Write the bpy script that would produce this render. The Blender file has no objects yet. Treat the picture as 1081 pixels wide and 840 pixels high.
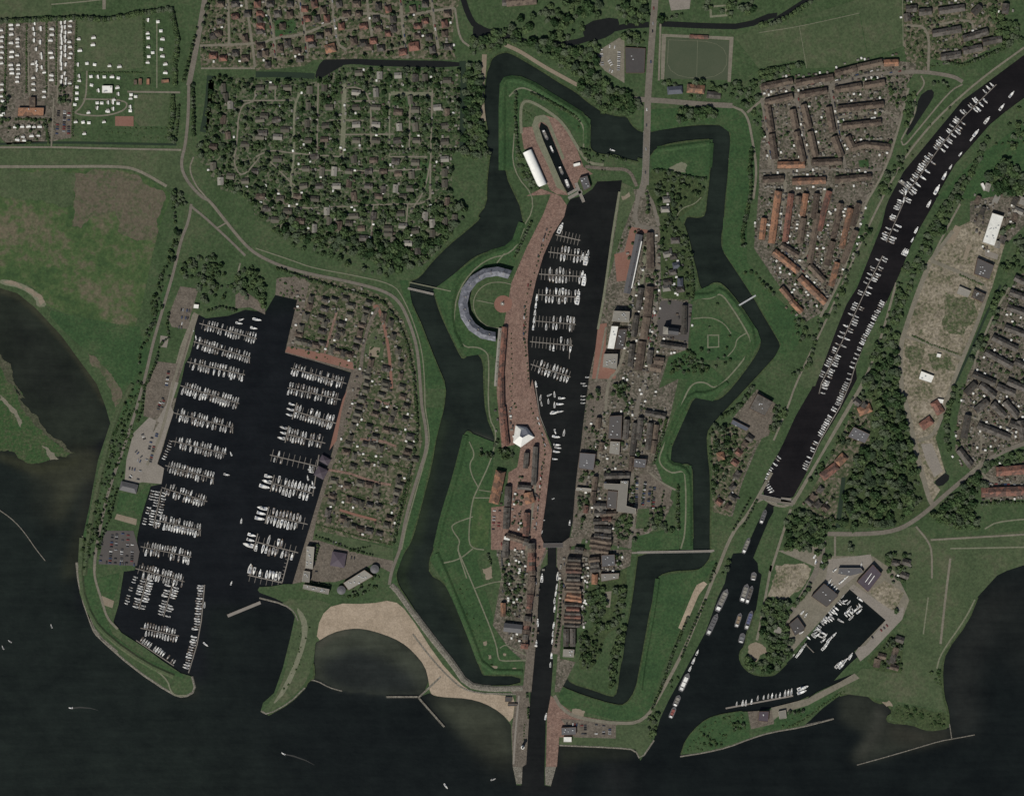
import bpy, math, random
import numpy as np
from mathutils import Vector, geometry

random.seed(11)
rng = np.random.default_rng(5)
S = 1.5                                   # metres per map unit
C = bpy.context.scene.collection
PI = math.pi
LAND = 1.5                                # height of the land above the water


def W(p):
    return ((p[0] - 540.5) * S, (420.0 - p[1]) * S)


# map sheets on which the survey was digitised: origin and width
TILES = {'A0': (0, 0, 280), 'A1': (270, 0, 280), 'A2': (540, 0, 280), 'A3': (801, 0, 280),
         'B0': (0, 200, 280), 'B1': (270, 200, 280), 'B2': (540, 200, 280), 'B3': (801, 200, 280),
         'C0': (0, 400, 280), 'C1': (270, 400, 280), 'C2': (540, 400, 280), 'C3': (801, 400, 280),
         'D0': (0, 630, 280), 'D1': (270, 630, 280), 'D2': (540, 630, 280), 'D3': (801, 630, 280),
         'M1': (400, 430, 200), 'M2': (400, 580, 200), 'M3': (580, 580, 200), 'M4': (580, 430, 200),
         'M5': (400, 230, 200), 'M6': (480, 30, 200), 'M7': (670, 90, 200), 'M8': (670, 230, 200),
         'N1': (0, 280, 200), 'N2': (80, 420, 200), 'N3': (80, 560, 200), 'N4': (200, 540, 200),
         'N5': (240, 370, 160), 'N6': (230, 480, 180.17), 'N7': (760, 570, 200), 'N8': (680, 660, 200),
         'V1': (520, 420, 102.95), 'V2': (680, 300, 122.26), 'V7': (540, 110, 128.7), 'V8': (60, 20, 130),
         'V4': (530, 720, 154.43), 'V5': (190, 330, 102.95), 'V6': (290, 310, 115.78),
         'Q1': (600, 190, 141.57), 'Q2': (600, 290, 141.57), 'Q3': (520, 560, 167.27), 'Q4': (940, 180, 141.5),
         'Q5': (940, 280, 154.43), 'Q6': (940, 390, 206), 'Q7': (340, 390, 141.56), 'Q8': (320, 490, 167.3),
         'P': (0, 0, 1081)}


def Z(t, s):
    ox, oy, w = TILES[t]
    k = w / 1081.0
    out = []
    for tok in s.split():
        a = tok.split(',')
        out.append((ox + float(a[0]) * k, oy + float(a[1]) * k))
    return out


def ZZ(s):
    """several map sheets in one line: 'A0 x,y x,y | B1 x,y ...'"""
    out = []
    for seg in s.split('|'):
        toks = seg.split()
        out += Z(toks[0], ' '.join(toks[1:]))
    return out


def chaikin(pts, n=1, closed=True):
    for _ in range(n):
        out = []
        m = len(pts)
        for i in range(m if closed else m - 1):
            a, b = pts[i], pts[(i + 1) % m]
            out.append((a[0] * .75 + b[0] * .25, a[1] * .75 + b[1] * .25))
            out.append((a[0] * .25 + b[0] * .75, a[1] * .25 + b[1] * .75))
        if not closed:
            out = [pts[0]] + out + [pts[-1]]
        pts = out
    return pts


def ragged(pts, amp):
    """natural outline: fractal midpoint displacement"""
    for k in range(4):
        out = []
        for i in range(len(pts)):
            a, b = pts[i], pts[(i + 1) % len(pts)]
            d = math.hypot(b[0] - a[0], b[1] - a[1])
            out.append(a)
            if d > 2:
                o = random.uniform(-1, 1) * min(d * .16, amp)
                out.append(((a[0] + b[0]) / 2 - (b[1] - a[1]) / d * o, (a[1] + b[1]) / 2 + (b[0] - a[0]) / d * o))
        pts = out
    return pts


def area2(pts):
    return sum(pts[i - 1][0] * pts[i][1] - pts[i][0] * pts[i - 1][1] for i in range(len(pts)))


def inside(p, poly):
    x, y = p
    r = False
    j = len(poly) - 1
    for i in range(len(poly)):
        xi, yi = poly[i]
        xj, yj = poly[j]
        if (yi > y) != (yj > y) and x < (xj - xi) * (y - yi) / (yj - yi) + xi:
            r = not r
        j = i
    return r


# ------------------------------------------------------------------ objects
def link(name, me, mat=None, parent=None, loc=(0, 0, 0), rz=0.0, scale=None):
    o = bpy.data.objects.new(name, me)
    C.objects.link(o)
    if mat is not None and me is not None and len(me.materials) == 0:
        me.materials.append(mat)
    if parent is not None:
        o.parent = parent
    o.location = loc
    if rz:
        o.rotation_euler = (0, 0, rz)
    if scale is not None:
        o.scale = scale if hasattr(scale, '__len__') else (scale,) * 3
    return o


def tag(o, label=None, cat=None, group=None, kind=None):
    if label:
        o['label'] = label
    if cat:
        o['category'] = cat
    if group:
        o['group'] = group
    if kind:
        o['kind'] = kind
    return o


def mesh(name, V, F, mats=(), mi=None, smooth=False):
    me = bpy.data.meshes.new(name)
    me.from_pydata(V, [], F)
    for m in mats:
        me.materials.append(m)
    if mi is not None:
        me.polygons.foreach_set('material_index', mi)
    if smooth:
        me.polygons.foreach_set('use_smooth', [True] * len(me.polygons))
    me.update()
    return me


class MB:
    """mesh builder"""
    def __init__(self):
        self.V, self.F, self.M = [], [], []

    def add(self, V, F, m=0):
        k = len(self.V)
        self.V += [tuple(v) for v in V]
        self.F += [tuple(i + k for i in f) for f in F]
        self.M += [m] * len(F)

    def box(self, cx, cy, z0, z1, lx, ly, rz=0.0, m=0, taper=1.0):
        c, s = math.cos(rz), math.sin(rz)
        V = []
        for z, t in ((z0, 1.0), (z1, taper)):
            for sx, sy in ((-1, -1), (1, -1), (1, 1), (-1, 1)):
                x, y = sx * lx * .5 * t, sy * ly * .5 * t
                V.append((cx + x * c - y * s, cy + x * s + y * c, z))
        self.add(V, [(3, 2, 1, 0), (4, 5, 6, 7), (0, 1, 5, 4), (1, 2, 6, 5), (2, 3, 7, 6), (3, 0, 4, 7)], m)

    def bar(self, a, b, w, z0, z1, m=0):
        dx, dy = b[0] - a[0], b[1] - a[1]
        self.box((a[0] + b[0]) / 2, (a[1] + b[1]) / 2, z0, z1, math.hypot(dx, dy), w, math.atan2(dy, dx), m)

    def cyl(self, cx, cy, z0, z1, r0, r1, n=12, m=0):
        V = []
        for z, r in ((z0, r0), (z1, r1)):
            for i in range(n):
                a = 2 * PI * i / n
                V.append((cx + r * math.cos(a), cy + r * math.sin(a), z))
        F = [(i, (i + 1) % n, n + (i + 1) % n, n + i) for i in range(n)]
        F += [tuple(range(n - 1, -1, -1)), tuple(range(n, 2 * n))]
        self.add(V, F, m)

    def prism(self, pts, z0, z1, m=0, mtop=None):
        if area2(pts) < 0:
            pts = pts[::-1]
        n = len(pts)
        k = len(self.V)
        self.V += [(p[0], p[1], z0) for p in pts] + [(p[0], p[1], z1) for p in pts]
        for i in range(n):
            self.F.append((k + i, k + (i + 1) % n, k + n + (i + 1) % n, k + n + i))
            self.M.append(m)
        tris = geometry.tessellate_polygon([[Vector((p[0], p[1], 0)) for p in pts]])
        for t in tris:
            a, b, c = (pts[i] for i in t)
            if (b[0] - a[0]) * (c[1] - a[1]) - (b[1] - a[1]) * (c[0] - a[0]) < 0:
                t = (t[0], t[2], t[1])
            self.F.append(tuple(k + n + i for i in t))
            self.M.append(m if mtop is None else mtop)

    def mesh(self, name, *mats, smooth=False):
        return mesh(name, self.V, self.F, mats, self.M, smooth)

    def build(self, name, mats, parent=None, **kw):
        if not isinstance(mats, (list, tuple)):
            mats = [mats]
        return link(name, self.mesh(name, *mats), None, parent, **kw)


ONES = ['', 'first', 'second', 'third', 'fourth', 'fifth', 'sixth', 'seventh', 'eighth', 'ninth', 'tenth', 'eleventh', 'twelfth',
        'thirteenth', 'fourteenth', 'fifteenth', 'sixteenth', 'seventeenth', 'eighteenth', 'nineteenth']


def nth(n):
    if n < 20:
        return ONES[n]
    return str(n) + ({1: 'st', 2: 'nd', 3: 'rd'}.get(n % 10, 'th') if n % 100 not in (11, 12, 13) else 'th')


# ------------------------------------------------------------------ materials
def newmat(name):
    m = bpy.data.materials.new(name)
    m.use_nodes = True
    nt = m.node_tree
    b = nt.nodes['Principled BSDF']
    b.inputs['Roughness'].default_value = .85
    b.inputs['Specular IOR Level'].default_value = .25
    return m, nt, b


def vary(name, cols, scales=(40., 6.), fine=.25, rough=.85, rand=0.0, kind='noise', spec=.25, obj=False, con=.2, grain=0.0):
    """surface colour wandering between cols on two scales (metres), plus fine grain and per-object variation"""
    m, nt, b = newmat(name)
    N, L = nt.nodes, nt.links
    b.inputs['Roughness'].default_value = rough
    b.inputs['Specular IOR Level'].default_value = spec
    if obj:
        tc = N.new('ShaderNodeTexCoord')
        pos = tc.outputs['Object']
    else:
        g = N.new('ShaderNodeNewGeometry')
        pos = g.outputs['Position']
    n1 = N.new('ShaderNodeTexNoise')
    n1.inputs['Scale'].default_value = 1.0 / scales[0]
    n1.inputs['Detail'].default_value = 4
    n1.inputs['Roughness'].default_value = .6
    L.new(pos, n1.inputs['Vector'])
    if kind == 'cells':
        v = N.new('ShaderNodeTexVoronoi')
        v.inputs['Scale'].default_value = 1.0 / scales[1]
        L.new(pos, v.inputs['Vector'])
        sep = N.new('ShaderNodeSeparateColor')
        L.new(v.outputs['Color'], sep.inputs[0])
        second = sep.outputs[0]
    else:
        n2 = N.new('ShaderNodeTexNoise')
        n2.inputs['Scale'].default_value = 1.0 / scales[1]
        n2.inputs['Detail'].default_value = 3
        L.new(pos, n2.inputs['Vector'])
        second = n2.outputs['Fac']
    mx = N.new('ShaderNodeMath')
    mx.operation = 'MULTIPLY_ADD'
    mx.inputs[1].default_value = 1.0 - fine * 1.2
    L.new(n1.outputs['Fac'], mx.inputs[0])
    m2 = N.new('ShaderNodeMath')
    m2.operation = 'MULTIPLY'
    m2.inputs[1].default_value = fine * 1.2
    L.new(second, m2.inputs[0])
    L.new(m2.outputs[0], mx.inputs[2])
    fac = mx.outputs[0]
    if rand:
        oi = N.new('ShaderNodeObjectInfo')
        m3 = N.new('ShaderNodeMath')
        m3.operation = 'MULTIPLY_ADD'
        m3.inputs[1].default_value = rand
        L.new(oi.outputs['Random'], m3.inputs[0])
        m4 = N.new('ShaderNodeMath')
        m4.operation = 'SUBTRACT'
        m4.inputs[1].default_value = rand * .5
        L.new(fac, m3.inputs[2])
        L.new(m3.outputs[0], m4.inputs[0])
        fac = m4.outputs[0]
    r = N.new('ShaderNodeValToRGB')
    e = r.color_ramp.elements
    k = len(cols)
    lo, hi = .5 - con, .5 + con
    e[0].position, e[1].position = lo, hi
    e[0].color = (*cols[0], 1)
    e[1].color = (*cols[-1], 1)
    for i in range(1, k - 1):
        x = e.new(lo + (hi - lo) * i / (k - 1))
        x.color = (*cols[i], 1)
    L.new(fac, r.inputs[0])
    if grain:
        n5 = N.new('ShaderNodeTexNoise')
        n5.inputs['Scale'].default_value = 1 / 3.2
        n5.inputs['Detail'].default_value = 3
        n5.inputs['Roughness'].default_value = .7
        L.new(pos, n5.inputs['Vector'])
        mr = N.new('ShaderNodeMapRange')
        mr.inputs[1].default_value, mr.inputs[2].default_value = .33, .67
        mr.inputs[3].default_value, mr.inputs[4].default_value = 1 - grain * 1.3, 1 + grain * 1.3
        L.new(n5.outputs['Fac'], mr.inputs[0])
        vm = N.new('ShaderNodeVectorMath')
        vm.operation = 'SCALE'
        L.new(r.outputs[0], vm.inputs[0])
        L.new(mr.outputs[0], vm.inputs['Scale'])
        L.new(vm.outputs[0], b.inputs['Base Color'])
        return m
    L.new(r.outputs[0], b.inputs['Base Color'])
    return m


def dk(c, f):
    return tuple(x * f for x in c)


def simple(name, c, rough=.6, rand=.25, spec=.3, v=.22):
    return vary(name, [dk(c, 1 - v), c, dk(c, 1 + v)], (7., .9), .5, rough, rand, spec=spec)


M = {}
M['grass'] = vary('grass', [(.028, .053, .019), (.038, .065, .026), (.056, .074, .035)], (60, 5), .35, con=.14, grain=.24)
M['lush'] = vary('lush_grass', [(.020, .050, .017), (.028, .062, .021), (.043, .070, .028)], (45, 4), .35, con=.14, grain=.24)
M['field'] = vary('field_grass', [(.040, .062, .027), (.052, .074, .034), (.070, .080, .044)], (70, 8), .3, con=.13, grain=.22)
M['meadow'] = vary('meadow', [(.026, .054, .018), (.036, .068, .022), (.050, .080, .028), (.078, .082, .045), (.105, .092, .060)], (75, 9), .3, con=.13, grain=.2)
M['marsh'] = vary('marsh_grass', [(.018, .050, .014), (.026, .060, .018), (.040, .062, .024), (.070, .074, .042)], (26, 5), .45, con=.15, grain=.25)
M['sitegreen'] = vary('site_scrub', [(.034, .052, .020), (.052, .068, .030), (.110, .104, .068), (.17, .15, .11)], (9, 3), .4, con=.16, grain=.3)
M['bare'] = vary('bare_field', [(.048, .064, .030), (.070, .074, .042), (.092, .080, .056), (.088, .076, .052), (.062, .072, .038)], (55, 6), .35, con=.13, grain=.2)
M['scrub'] = vary('scrub_ground', [(.022, .038, .014), (.036, .055, .020), (.052, .068, .029)], (18, 3), .5, grain=.3)
M['garden'] = vary('garden_ground', [(.034, .048, .020), (.050, .062, .030), (.075, .072, .045), (.125, .108, .080)], (22, 3.6), .5, kind='cells', grain=.25)
M['park'] = vary('park_ground', [(.020, .040, .014), (.032, .056, .021), (.048, .066, .030), (.095, .094, .066)], (18, 3.6), .45, kind='cells', grain=.25)
M['yard'] = vary('yard_ground', [(.050, .052, .034), (.080, .070, .054), (.098, .086, .067), (.140, .124, .100)], (24, 2.4), .42, kind='cells', grain=.2)
M['paving'] = vary('paving', [(.078, .066, .052), (.105, .090, .072), (.135, .116, .094)], (16, 2), .5, con=.15, grain=.22)
M['brick'] = vary('brick_paving', [(.118, .075, .060), (.165, .105, .082), (.195, .135, .108)], (16, 2), .5, con=.14, grain=.24)
M['redbrick'] = vary('red_brick_paving', [(.150, .075, .056), (.180, .094, .070), (.200, .118, .092)], (20, 2), .5)
M['gravel'] = vary('gravel', [(.150, .122, .088), (.19, .158, .116), (.23, .20, .155)], (14, 2), .5)
M['road'] = vary('road', [(.105, .094, .076), (.130, .117, .096), (.150, .136, .112)], (25, 2), .4, grain=.12)
M['lane'] = vary('lane', [(.115, .106, .080), (.148, .136, .105), (.175, .160, .126)], (20, 2), .4, grain=.12)
M['asphalt'] = vary('asphalt', [(.058, .053, .050), (.070, .064, .060), (.084, .076, .072)], (25, 2), .4)
M['concrete'] = vary('concrete', [(.14, .128, .108), (.19, .172, .148), (.23, .21, .18)], (14, 2), .5)
M['path'] = vary('mown_path', [(.105, .115, .072), (.135, .140, .094), (.165, .162, .118)], (15, 2), .4, grain=.12)
M['sand'] = vary('sand', [(.215, .172, .125), (.275, .222, .164), (.33, .27, .205)], (25, 2), .4, con=.15, grain=.12)
M['dirt'] = vary('dirt', [(.050, .066, .030), (.105, .100, .062), (.17, .148, .108), (.21, .185, .14), (.25, .22, .17)], (30, 4), .4, con=.15, grain=.3)
M['stone'] = vary('stone', [(.070, .066, .052), (.13, .12, .098), (.23, .215, .18)], (5, 1.4), .6, con=.14)
M['pitch'] = vary('sports_turf', [(.043, .058, .034), (.052, .066, .039), (.062, .072, .045)], (30, 2), .35)
M['quay'] = vary('quay_wall', [(.05, .045, .036), (.07, .062, .05), (.09, .082, .068)], (8, 1), .5)
M['shoal'] = vary('wet_sand', [(.10, .095, .07), (.15, .14, .105), (.19, .17, .13)], (12, 2), .5)

M['mud'] = vary('mud', [(.034, .044, .022), (.050, .054, .032), (.075, .072, .048)], (22, 3), .5, con=.15, grain=.25)
M['white'] = simple('white_paint', (.66, .66, .62), .5)
M['hull'] = simple('gelcoat', (.66, .66, .63), .35, .5)
M['deck'] = simple('deck', (.48, .465, .43), .6, .6)
M['canvas'] = simple('canvas', (.17, .18, .20), .8, 1.2, v=.55)
M['glass'] = simple('dark_glass', (.02, .024, .03), .15, 0, .5)
M['teak'] = simple('teak', (.20, .15, .10), .7, .3)
M['metal'] = simple('metal', (.42, .43, .43), .4)
M['pont'] = simple('pontoon_boards', (.17, .155, .135), .8)
M['roofgrey'] = vary('grey_roof_tile', [(.046, .042, .036), (.066, .060, .051), (.092, .084, .074)], (20, 5.5), .6, .75, .5, kind='cells', grain=.2)
M['roofbrown'] = vary('brown_roof_tile', [(.060, .046, .036), (.086, .067, .052), (.115, .090, .068)], (20, 5.5), .6, .8, .5, kind='cells', grain=.2)
M['roofpark'] = simple('weathered_roof', (.082, .077, .060), .85, .9)
M['rooforange'] = vary('orange_roof_tile', [(.12, .075, .052), (.19, .105, .066), (.25, .13, .078)], (20, 5.5), .6, .75, .4, kind='cells', grain=.2)
M['roofred'] = vary('red_roof_tile', [(.082, .052, .042), (.135, .072, .055), (.175, .085, .062)], (20, 5.5), .6, .75, .5, kind='cells', grain=.2)
M['roofslate'] = simple('slate_roof', (.088, .087, .090), .6, .3)
M['roofflat'] = simple('flat_felt_roof', (.062, .058, .056), .85, .5)
M['rooflight'] = simple('pale_flat_roof', (.20, .19, .165), .8, .4)
M['roofwhite'] = simple('white_roof', (.60, .60, .56), .6, .2)
M['roofpurple'] = simple('plum_roof', (.060, .048, .060), .7, .2)
M['roofcrescent'] = vary('blue_slate', [(.105, .110, .128), (.145, .150, .172), (.18, .186, .21)], (12, 4), .55, .6, .2, kind='cells', grain=.15)
M['roofblue'] = simple('blue_grey_roof', (.075, .083, .102), .6, .3)
M['wallbrick'] = simple('brick_wall', (.13, .085, .062), .85, .5)
M['wallpale'] = simple('pale_wall', (.34, .31, .26), .8, .4)
M['chim'] = simple('chimney_brick', (.12, .075, .055), .9, .3)
M['trunk'] = simple('bark', (.05, .038, .026), .95, .3)


def foliage(name, a, b, c):
    m = vary(name, [a, b, c], (9., 1.6), .55, .9, .55, spec=.08)
    return m


M['leaf'] = foliage('foliage', (.030, .056, .022), (.049, .084, .033), (.076, .110, .048))
M['leafgrey'] = foliage('grey_foliage', (.034, .052, .029), (.055, .078, .045), (.082, .104, .064))
M['leafdark'] = foliage('dark_foliage', (.021, .042, .017), (.033, .060, .025), (.054, .084, .038))
M['leafbush'] = foliage('shrub_foliage', (.026, .050, .019), (.044, .074, .029), (.074, .102, .046))


# ------------------------------------------------------------------ ground pieces
_lv = [0]


def zlev(level):
    _lv[0] = (_lv[0] + 1) % 12
    return LAND + .06 * level + .004 * _lv[0]


def sheet(name, pts, z, mat, holes=(), depth=0, side=None, label=None, kind='structure', smooth=0, noframe=True):
    """flat piece of ground; with depth it is a slab with side walls"""
    if smooth < 0:
        pts = ragged(pts, -smooth)
    elif smooth:
        pts = chaikin(pts, smooth)
    loops = [[W(p) for p in pts]] + [[W(p) for p in h] for h in holes]
    if area2(loops[0]) < 0:
        loops[0].reverse()
    for h in loops[1:]:
        if area2(h) > 0:
            h.reverse()
    flat = [p for l in loops for p in l]
    tris = geometry.tessellate_polygon([[Vector((x, y, 0)) for x, y in l] for l in loops])
    V = [(x, y, z) for x, y in flat]
    F, mi = [], []
    for t in tris:
        a, b, c = (flat[i] for i in t)
        if (b[0] - a[0]) * (c[1] - a[1]) - (b[1] - a[1]) * (c[0] - a[0]) < 0:
            t = (t[0], t[2], t[1])
        F.append(tuple(t))
        mi.append(0)
    mats = [mat]
    if depth:
        n = len(flat)
        V += [(x, y, z - depth) for x, y in flat]
        k = 0
        for l in loops:
            for i in range(len(l)):
                a, b = k + i, k + (i + 1) % len(l)
                F.append((a, a + n, b + n, b))
                mi.append(1)
            k += len(l)
        mats.append(side or M['quay'])
    o = link(name, mesh(name, V, F, mats, mi))
    tag(o, label, None, None, kind)
    return o


def strip(name, pts, w, z, mat, smooth=1, kind='structure', closed=False):
    """road or path of width w map units along a line"""
    if smooth:
        pts = chaikin(pts, smooth, closed)
    P = [W(p) for p in pts]
    n = len(P)
    V = []
    for i in range(n):
        a = P[max(i - 1, 0)]
        b = P[min(i + 1, n - 1)]
        if closed:
            a, b = P[i - 1], P[(i + 1) % n]
        dx, dy = b[0] - a[0], b[1] - a[1]
        l = math.hypot(dx, dy) or 1
        h = w * S / 2
        ww = w[i] if hasattr(w, '__len__') else None
        V += [(P[i][0] - dy / l * h, P[i][1] + dx / l * h, z), (P[i][0] + dy / l * h, P[i][1] - dx / l * h, z)]
    F = [(2 * i + 1, 2 * i + 3, 2 * i + 2, 2 * i) for i in range(n - 1)]
    if closed:
        F.append((2 * n - 1, 1, 0, 2 * n - 2))
    o = link(name, mesh(name, V, F, [mat]))
    tag(o, None, None, None, kind)
    return o


def ridge(name, pts, w, top, h, mat, smooth=1, z0=LAND, kind='structure', label=None, cat=None):
    """bank or dam with sloping sides along a line (widths in map units, h in metres)"""
    if smooth:
        pts = chaikin(pts, smooth, False)
    P = [W(p) for p in pts]
    n = len(P)
    V = []
    prof = ((-w / 2, -.6), (-top / 2, h), (top / 2, h), (w / 2, -.6))
    for i in range(n):
        a, b = P[max(i - 1, 0)], P[min(i + 1, n - 1)]
        dx, dy = b[0] - a[0], b[1] - a[1]
        l = math.hypot(dx, dy) or 1
        for o_, z in prof:
            V.append((P[i][0] + dy / l * o_ * S, P[i][1] - dx / l * o_ * S, z0 + z))
    F = []
    for i in range(n - 1):
        for k in range(3):
            F.append((4 * i + k, 4 * i + k + 1, 4 * i + k + 5, 4 * i + k + 4))
    F += [(3, 2, 1, 0), (4 * n - 4, 4 * n - 3, 4 * n - 2, 4 * n - 1)]
    o = link(name, mesh(name, V, F, [mat]))
    tag(o, label, cat, None, kind)
    return o


def raster(poly, X, Y):
    r = np.zeros(X.shape, bool)
    n = len(poly)
    for i in range(n):
        (xi, yi), (xj, yj) = poly[i], poly[i - 1]
        if yi == yj:
            continue
        c = (yi > Y) != (yj > Y)
        r ^= c & (X < (xj - xi) * (Y - yi) / (yj - yi) + xi)
    return r


def blur(a, s):
    if s <= 0:
        return a
    k = int(s * 2.5) + 1
    w = np.exp(-.5 * (np.arange(-k, k + 1) / s) ** 2)
    w /= w.sum()
    for ax in (0, 1):
        p = np.pad(a, [(k, k) if d == ax else (0, 0) for d in (0, 1)], mode='edge')
        a = sum(w[i] * (p[i:i + a.shape[0]] if ax == 0 else p[:, i:i + a.shape[1]]) for i in range(2 * k + 1))
    return a
# =================================================================== SETTING
FAR = 3000
coast_west = ZZ('A3 1081,225 900,360 830,410 700,560 590,700 530,790 | B3 500,150 400,400 300,560 215,811 | '
    'C3 150,150 100,260 80,300 35,380 15,430 20,470 45,490 | C2 1000,590 960,680 | N7 130,70 75,75 50,130 | '
    'M3 1000,190 960,270 930,360 890,470 820,600 735,760 | D2 640,420 605,495 580,580 525,665 505,620 430,612 260,605 190,600 180,690 '
    '160,770 135,765 135,690 140,500 160,400 170,260 | M2 990,620 1000,400 1012,250 1028,150 1030,110 1010,95 | '
    'Q3 435,235 435,110 470,85 525,45 | C2 245,600 260,550 270,400 290,200 315,0 | B2 360,560 385,430 420,170 445,0 | '
    'A2 450,735 400,738 350,740 330,770 295,795 | B2 240,40 225,65 215,110 170,180 130,270 100,370 75,480 65,620 75,800 | '
    'C2 90,50 115,160 160,260 165,290 140,500 120,640 | Q3 320,35 350,80 375,110 375,230 310,275 310,330 | '
    'M2 900,430 880,640 | D2 80,300 75,440 60,670 45,690 40,765 20,765 5,690 0,600 | '
    'D1 1040,520 1000,470 930,430 860,412 780,408 730,402 710,390 680,400 705,340 690,280 640,220 590,180 520,150 440,128 380,128 '
    '310,145 245,185 235,270 240,330 215,340 200,370 140,430 50,480 20,465 30,430 75,390 110,290 140,170 160,80 130,30 80,5 | '
    'N4 400,460 390,445 400,428 470,425 540,412 590,412 | N5 750,715 790,530 850,270 885,155 640,80 410,15 | '
    'B1 120,665 170,450 80,430 | B0 1081,500 1000,490 930,515 840,525 800,505 | V5 170,120 160,290 110,480 55,570 30,700 5,800 | '
    'N2 575,0 550,100 520,210 480,330 465,375 500,400 490,490 420,505 365,720 350,800 | '
    'N3 355,150 335,225 275,232 245,420 215,520 260,580 330,625 400,670 500,745 600,811 | '
    'D0 780,322 795,380 750,405 700,390 550,290 400,160 380,130 350,20 | '
    'C0 325,790 330,680 365,520 400,330 430,240 450,180 430,110 395,20 | N1 460,550 350,400 200,240 100,160 0,130')
landA = [(-FAR, 300), (-FAR, -FAR), (FAR, -FAR), (FAR, -1374)] + coast_west

moat = ZZ('M2 810,775 545,780 470,720 400,630 330,540 240,410 160,280 112,210 95,150 110,80 150,0 | '
    'M1 175,780 210,680 250,520 300,330 320,200 345,90 370,0 | B1 775,800 740,720 700,620 670,540 640,480 620,420 | '
    'M5 175,360 230,340 300,250 400,150 500,70 580,0 | B1 900,110 940,60 | A1 940,750 945,700 955,620 935,590 945,540 932,470 928,400 938,300 | '
    'M6 195,220 210,170 260,140 310,135 400,185 500,245 600,310 690,360 760,420 850,480 930,500 985,500 1010,550 1060,590 | '
    'M7 95,265 150,250 260,235 350,225 470,222 520,240 548,275 548,350 540,420 535,520 520,650 510,811 | '
    'M8 497,100 500,180 560,270 640,390 690,470 740,560 800,660 835,720 825,760 790,811 | '
    'M4 985,40 930,100 900,150 905,260 920,380 920,600 918,790 | M3 925,40 880,100 840,120 700,125 625,150 610,200 590,300 570,380 550,500 520,660 '
    '495,800 | D2 465,440 420,440 300,405 200,365 190,345 192,322 225,325 245,350 330,375 410,405 428,390 440,280 | '
    'M3 415,620 430,480 460,340 480,200 495,80 505,20 | M4 820,790 815,600 815,400 810,340 780,320 740,340 690,310 675,280 700,210 740,120 780,30 | '
    'C2 740,75 780,65 810,85 850,80 900,30 | M8 670,811 710,740 715,700 690,640 640,560 580,470 520,400 480,370 440,375 410,410 380,410 365,380 '
    '350,300 330,230 310,130 280,40 | M7 275,800 290,760 300,747 370,755 400,740 410,640 420,560 430,450 445,310 350,315 200,335 120,365 90,410 45,425 10,415 | '
    'M6 1065,770 980,750 900,720 850,725 790,710 765,670 775,520 700,475 600,410 500,350 400,285 330,275 285,290 270,320 270,500 275,800 | '
    'M5 840,0 790,110 760,170 620,195 540,230 470,290 380,370 310,410 350,540 400,650 470,795 490,800 505,770 | '
    'B1 900,660 930,700 930,800 | C1 940,150 975,230 | M1 665,195 640,230 600,262 570,200 540,170 525,140 500,135 480,180 430,370 385,550 360,620 330,740 315,811 | '
    'M2 290,60 290,140 370,180 420,270 470,370 510,480 560,620 590,700 600,715 810,715')
dock = ZZ('V7 235,180 260,160 290,165 320,200 450,500 560,740 555,770 505,800 440,690 350,480 280,320 240,230')

sheet('ground', landA, LAND, M['grass'], holes=[chaikin(moat, 1), dock], depth=3.5)

coast_east = ZZ('A3 1081,400 1000,460 940,510 870,590 800,670 730,790 | B3 735,20 660,150 620,230 580,330 525,450 480,530 430,630 395,720 | '
    'C3 400,0 330,130 250,260 200,370 140,480 95,492 60,520 60,540 40,575 0,670 | N7 190,100 215,130 220,180 238,195 205,400 180,480 152,530 145,600 112,640 '
    '115,690 150,740 210,770 290,770 320,760 380,700 430,650 470,600 530,520 600,430 660,360 740,275 790,310 870,390 945,455 830,605 790,615 765,632 '
    '790,660 740,705 700,745 650,800 | D3 390,310 330,345 240,385 200,412 | N8 940,402 830,450 730,470 620,490 560,490 400,515 320,560 240,650 210,735 '
    '350,722 480,690 600,645 720,607 900,580 | D3 210,500 260,452 330,400 390,385 440,395 480,430 520,430 550,470 520,490 530,510 620,515 680,540 720,540 775,530 '
    '770,460 750,400 745,290 760,220 850,100 890,0 | C3 970,800 1010,780 1081,757')
sheet('ground', [(FAR, -1296)] + coast_east + [(FAR, 560)], LAND, M['grass'], depth=3.5)

marshland = ZZ('P -40,370 -5,372 | N1 20,590 50,660 130,740 | C0 55,20 80,80 150,180 220,250 270,290 310,300 225,318 150,342 90,330 30,290 | P -10,480 -40,470')
sheet('marsh_island', marshland, .45, M['marsh'], depth=1.2, side=M['shoal'], smooth=-3)
sheet('marsh_shore', ZZ('P -40,362 -5,365 | N1 15,535 60,560 75,640 150,760 | C0 80,80 120,130 190,215 275,285 310,300 270,295 220,256 140,190 75,90 45,20 | N1 120,750 40,660 10,590'), .5, M['mud'], smooth=-2)
for s in ('C0 0,60 30,90 90,180 85,200 40,130 0,85', 'C0 170,270 220,300 240,325 205,330 190,300'):
    sheet('sand_bar', Z('C0', s[3:]), .55, M['shoal'], smooth=-3)

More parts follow.
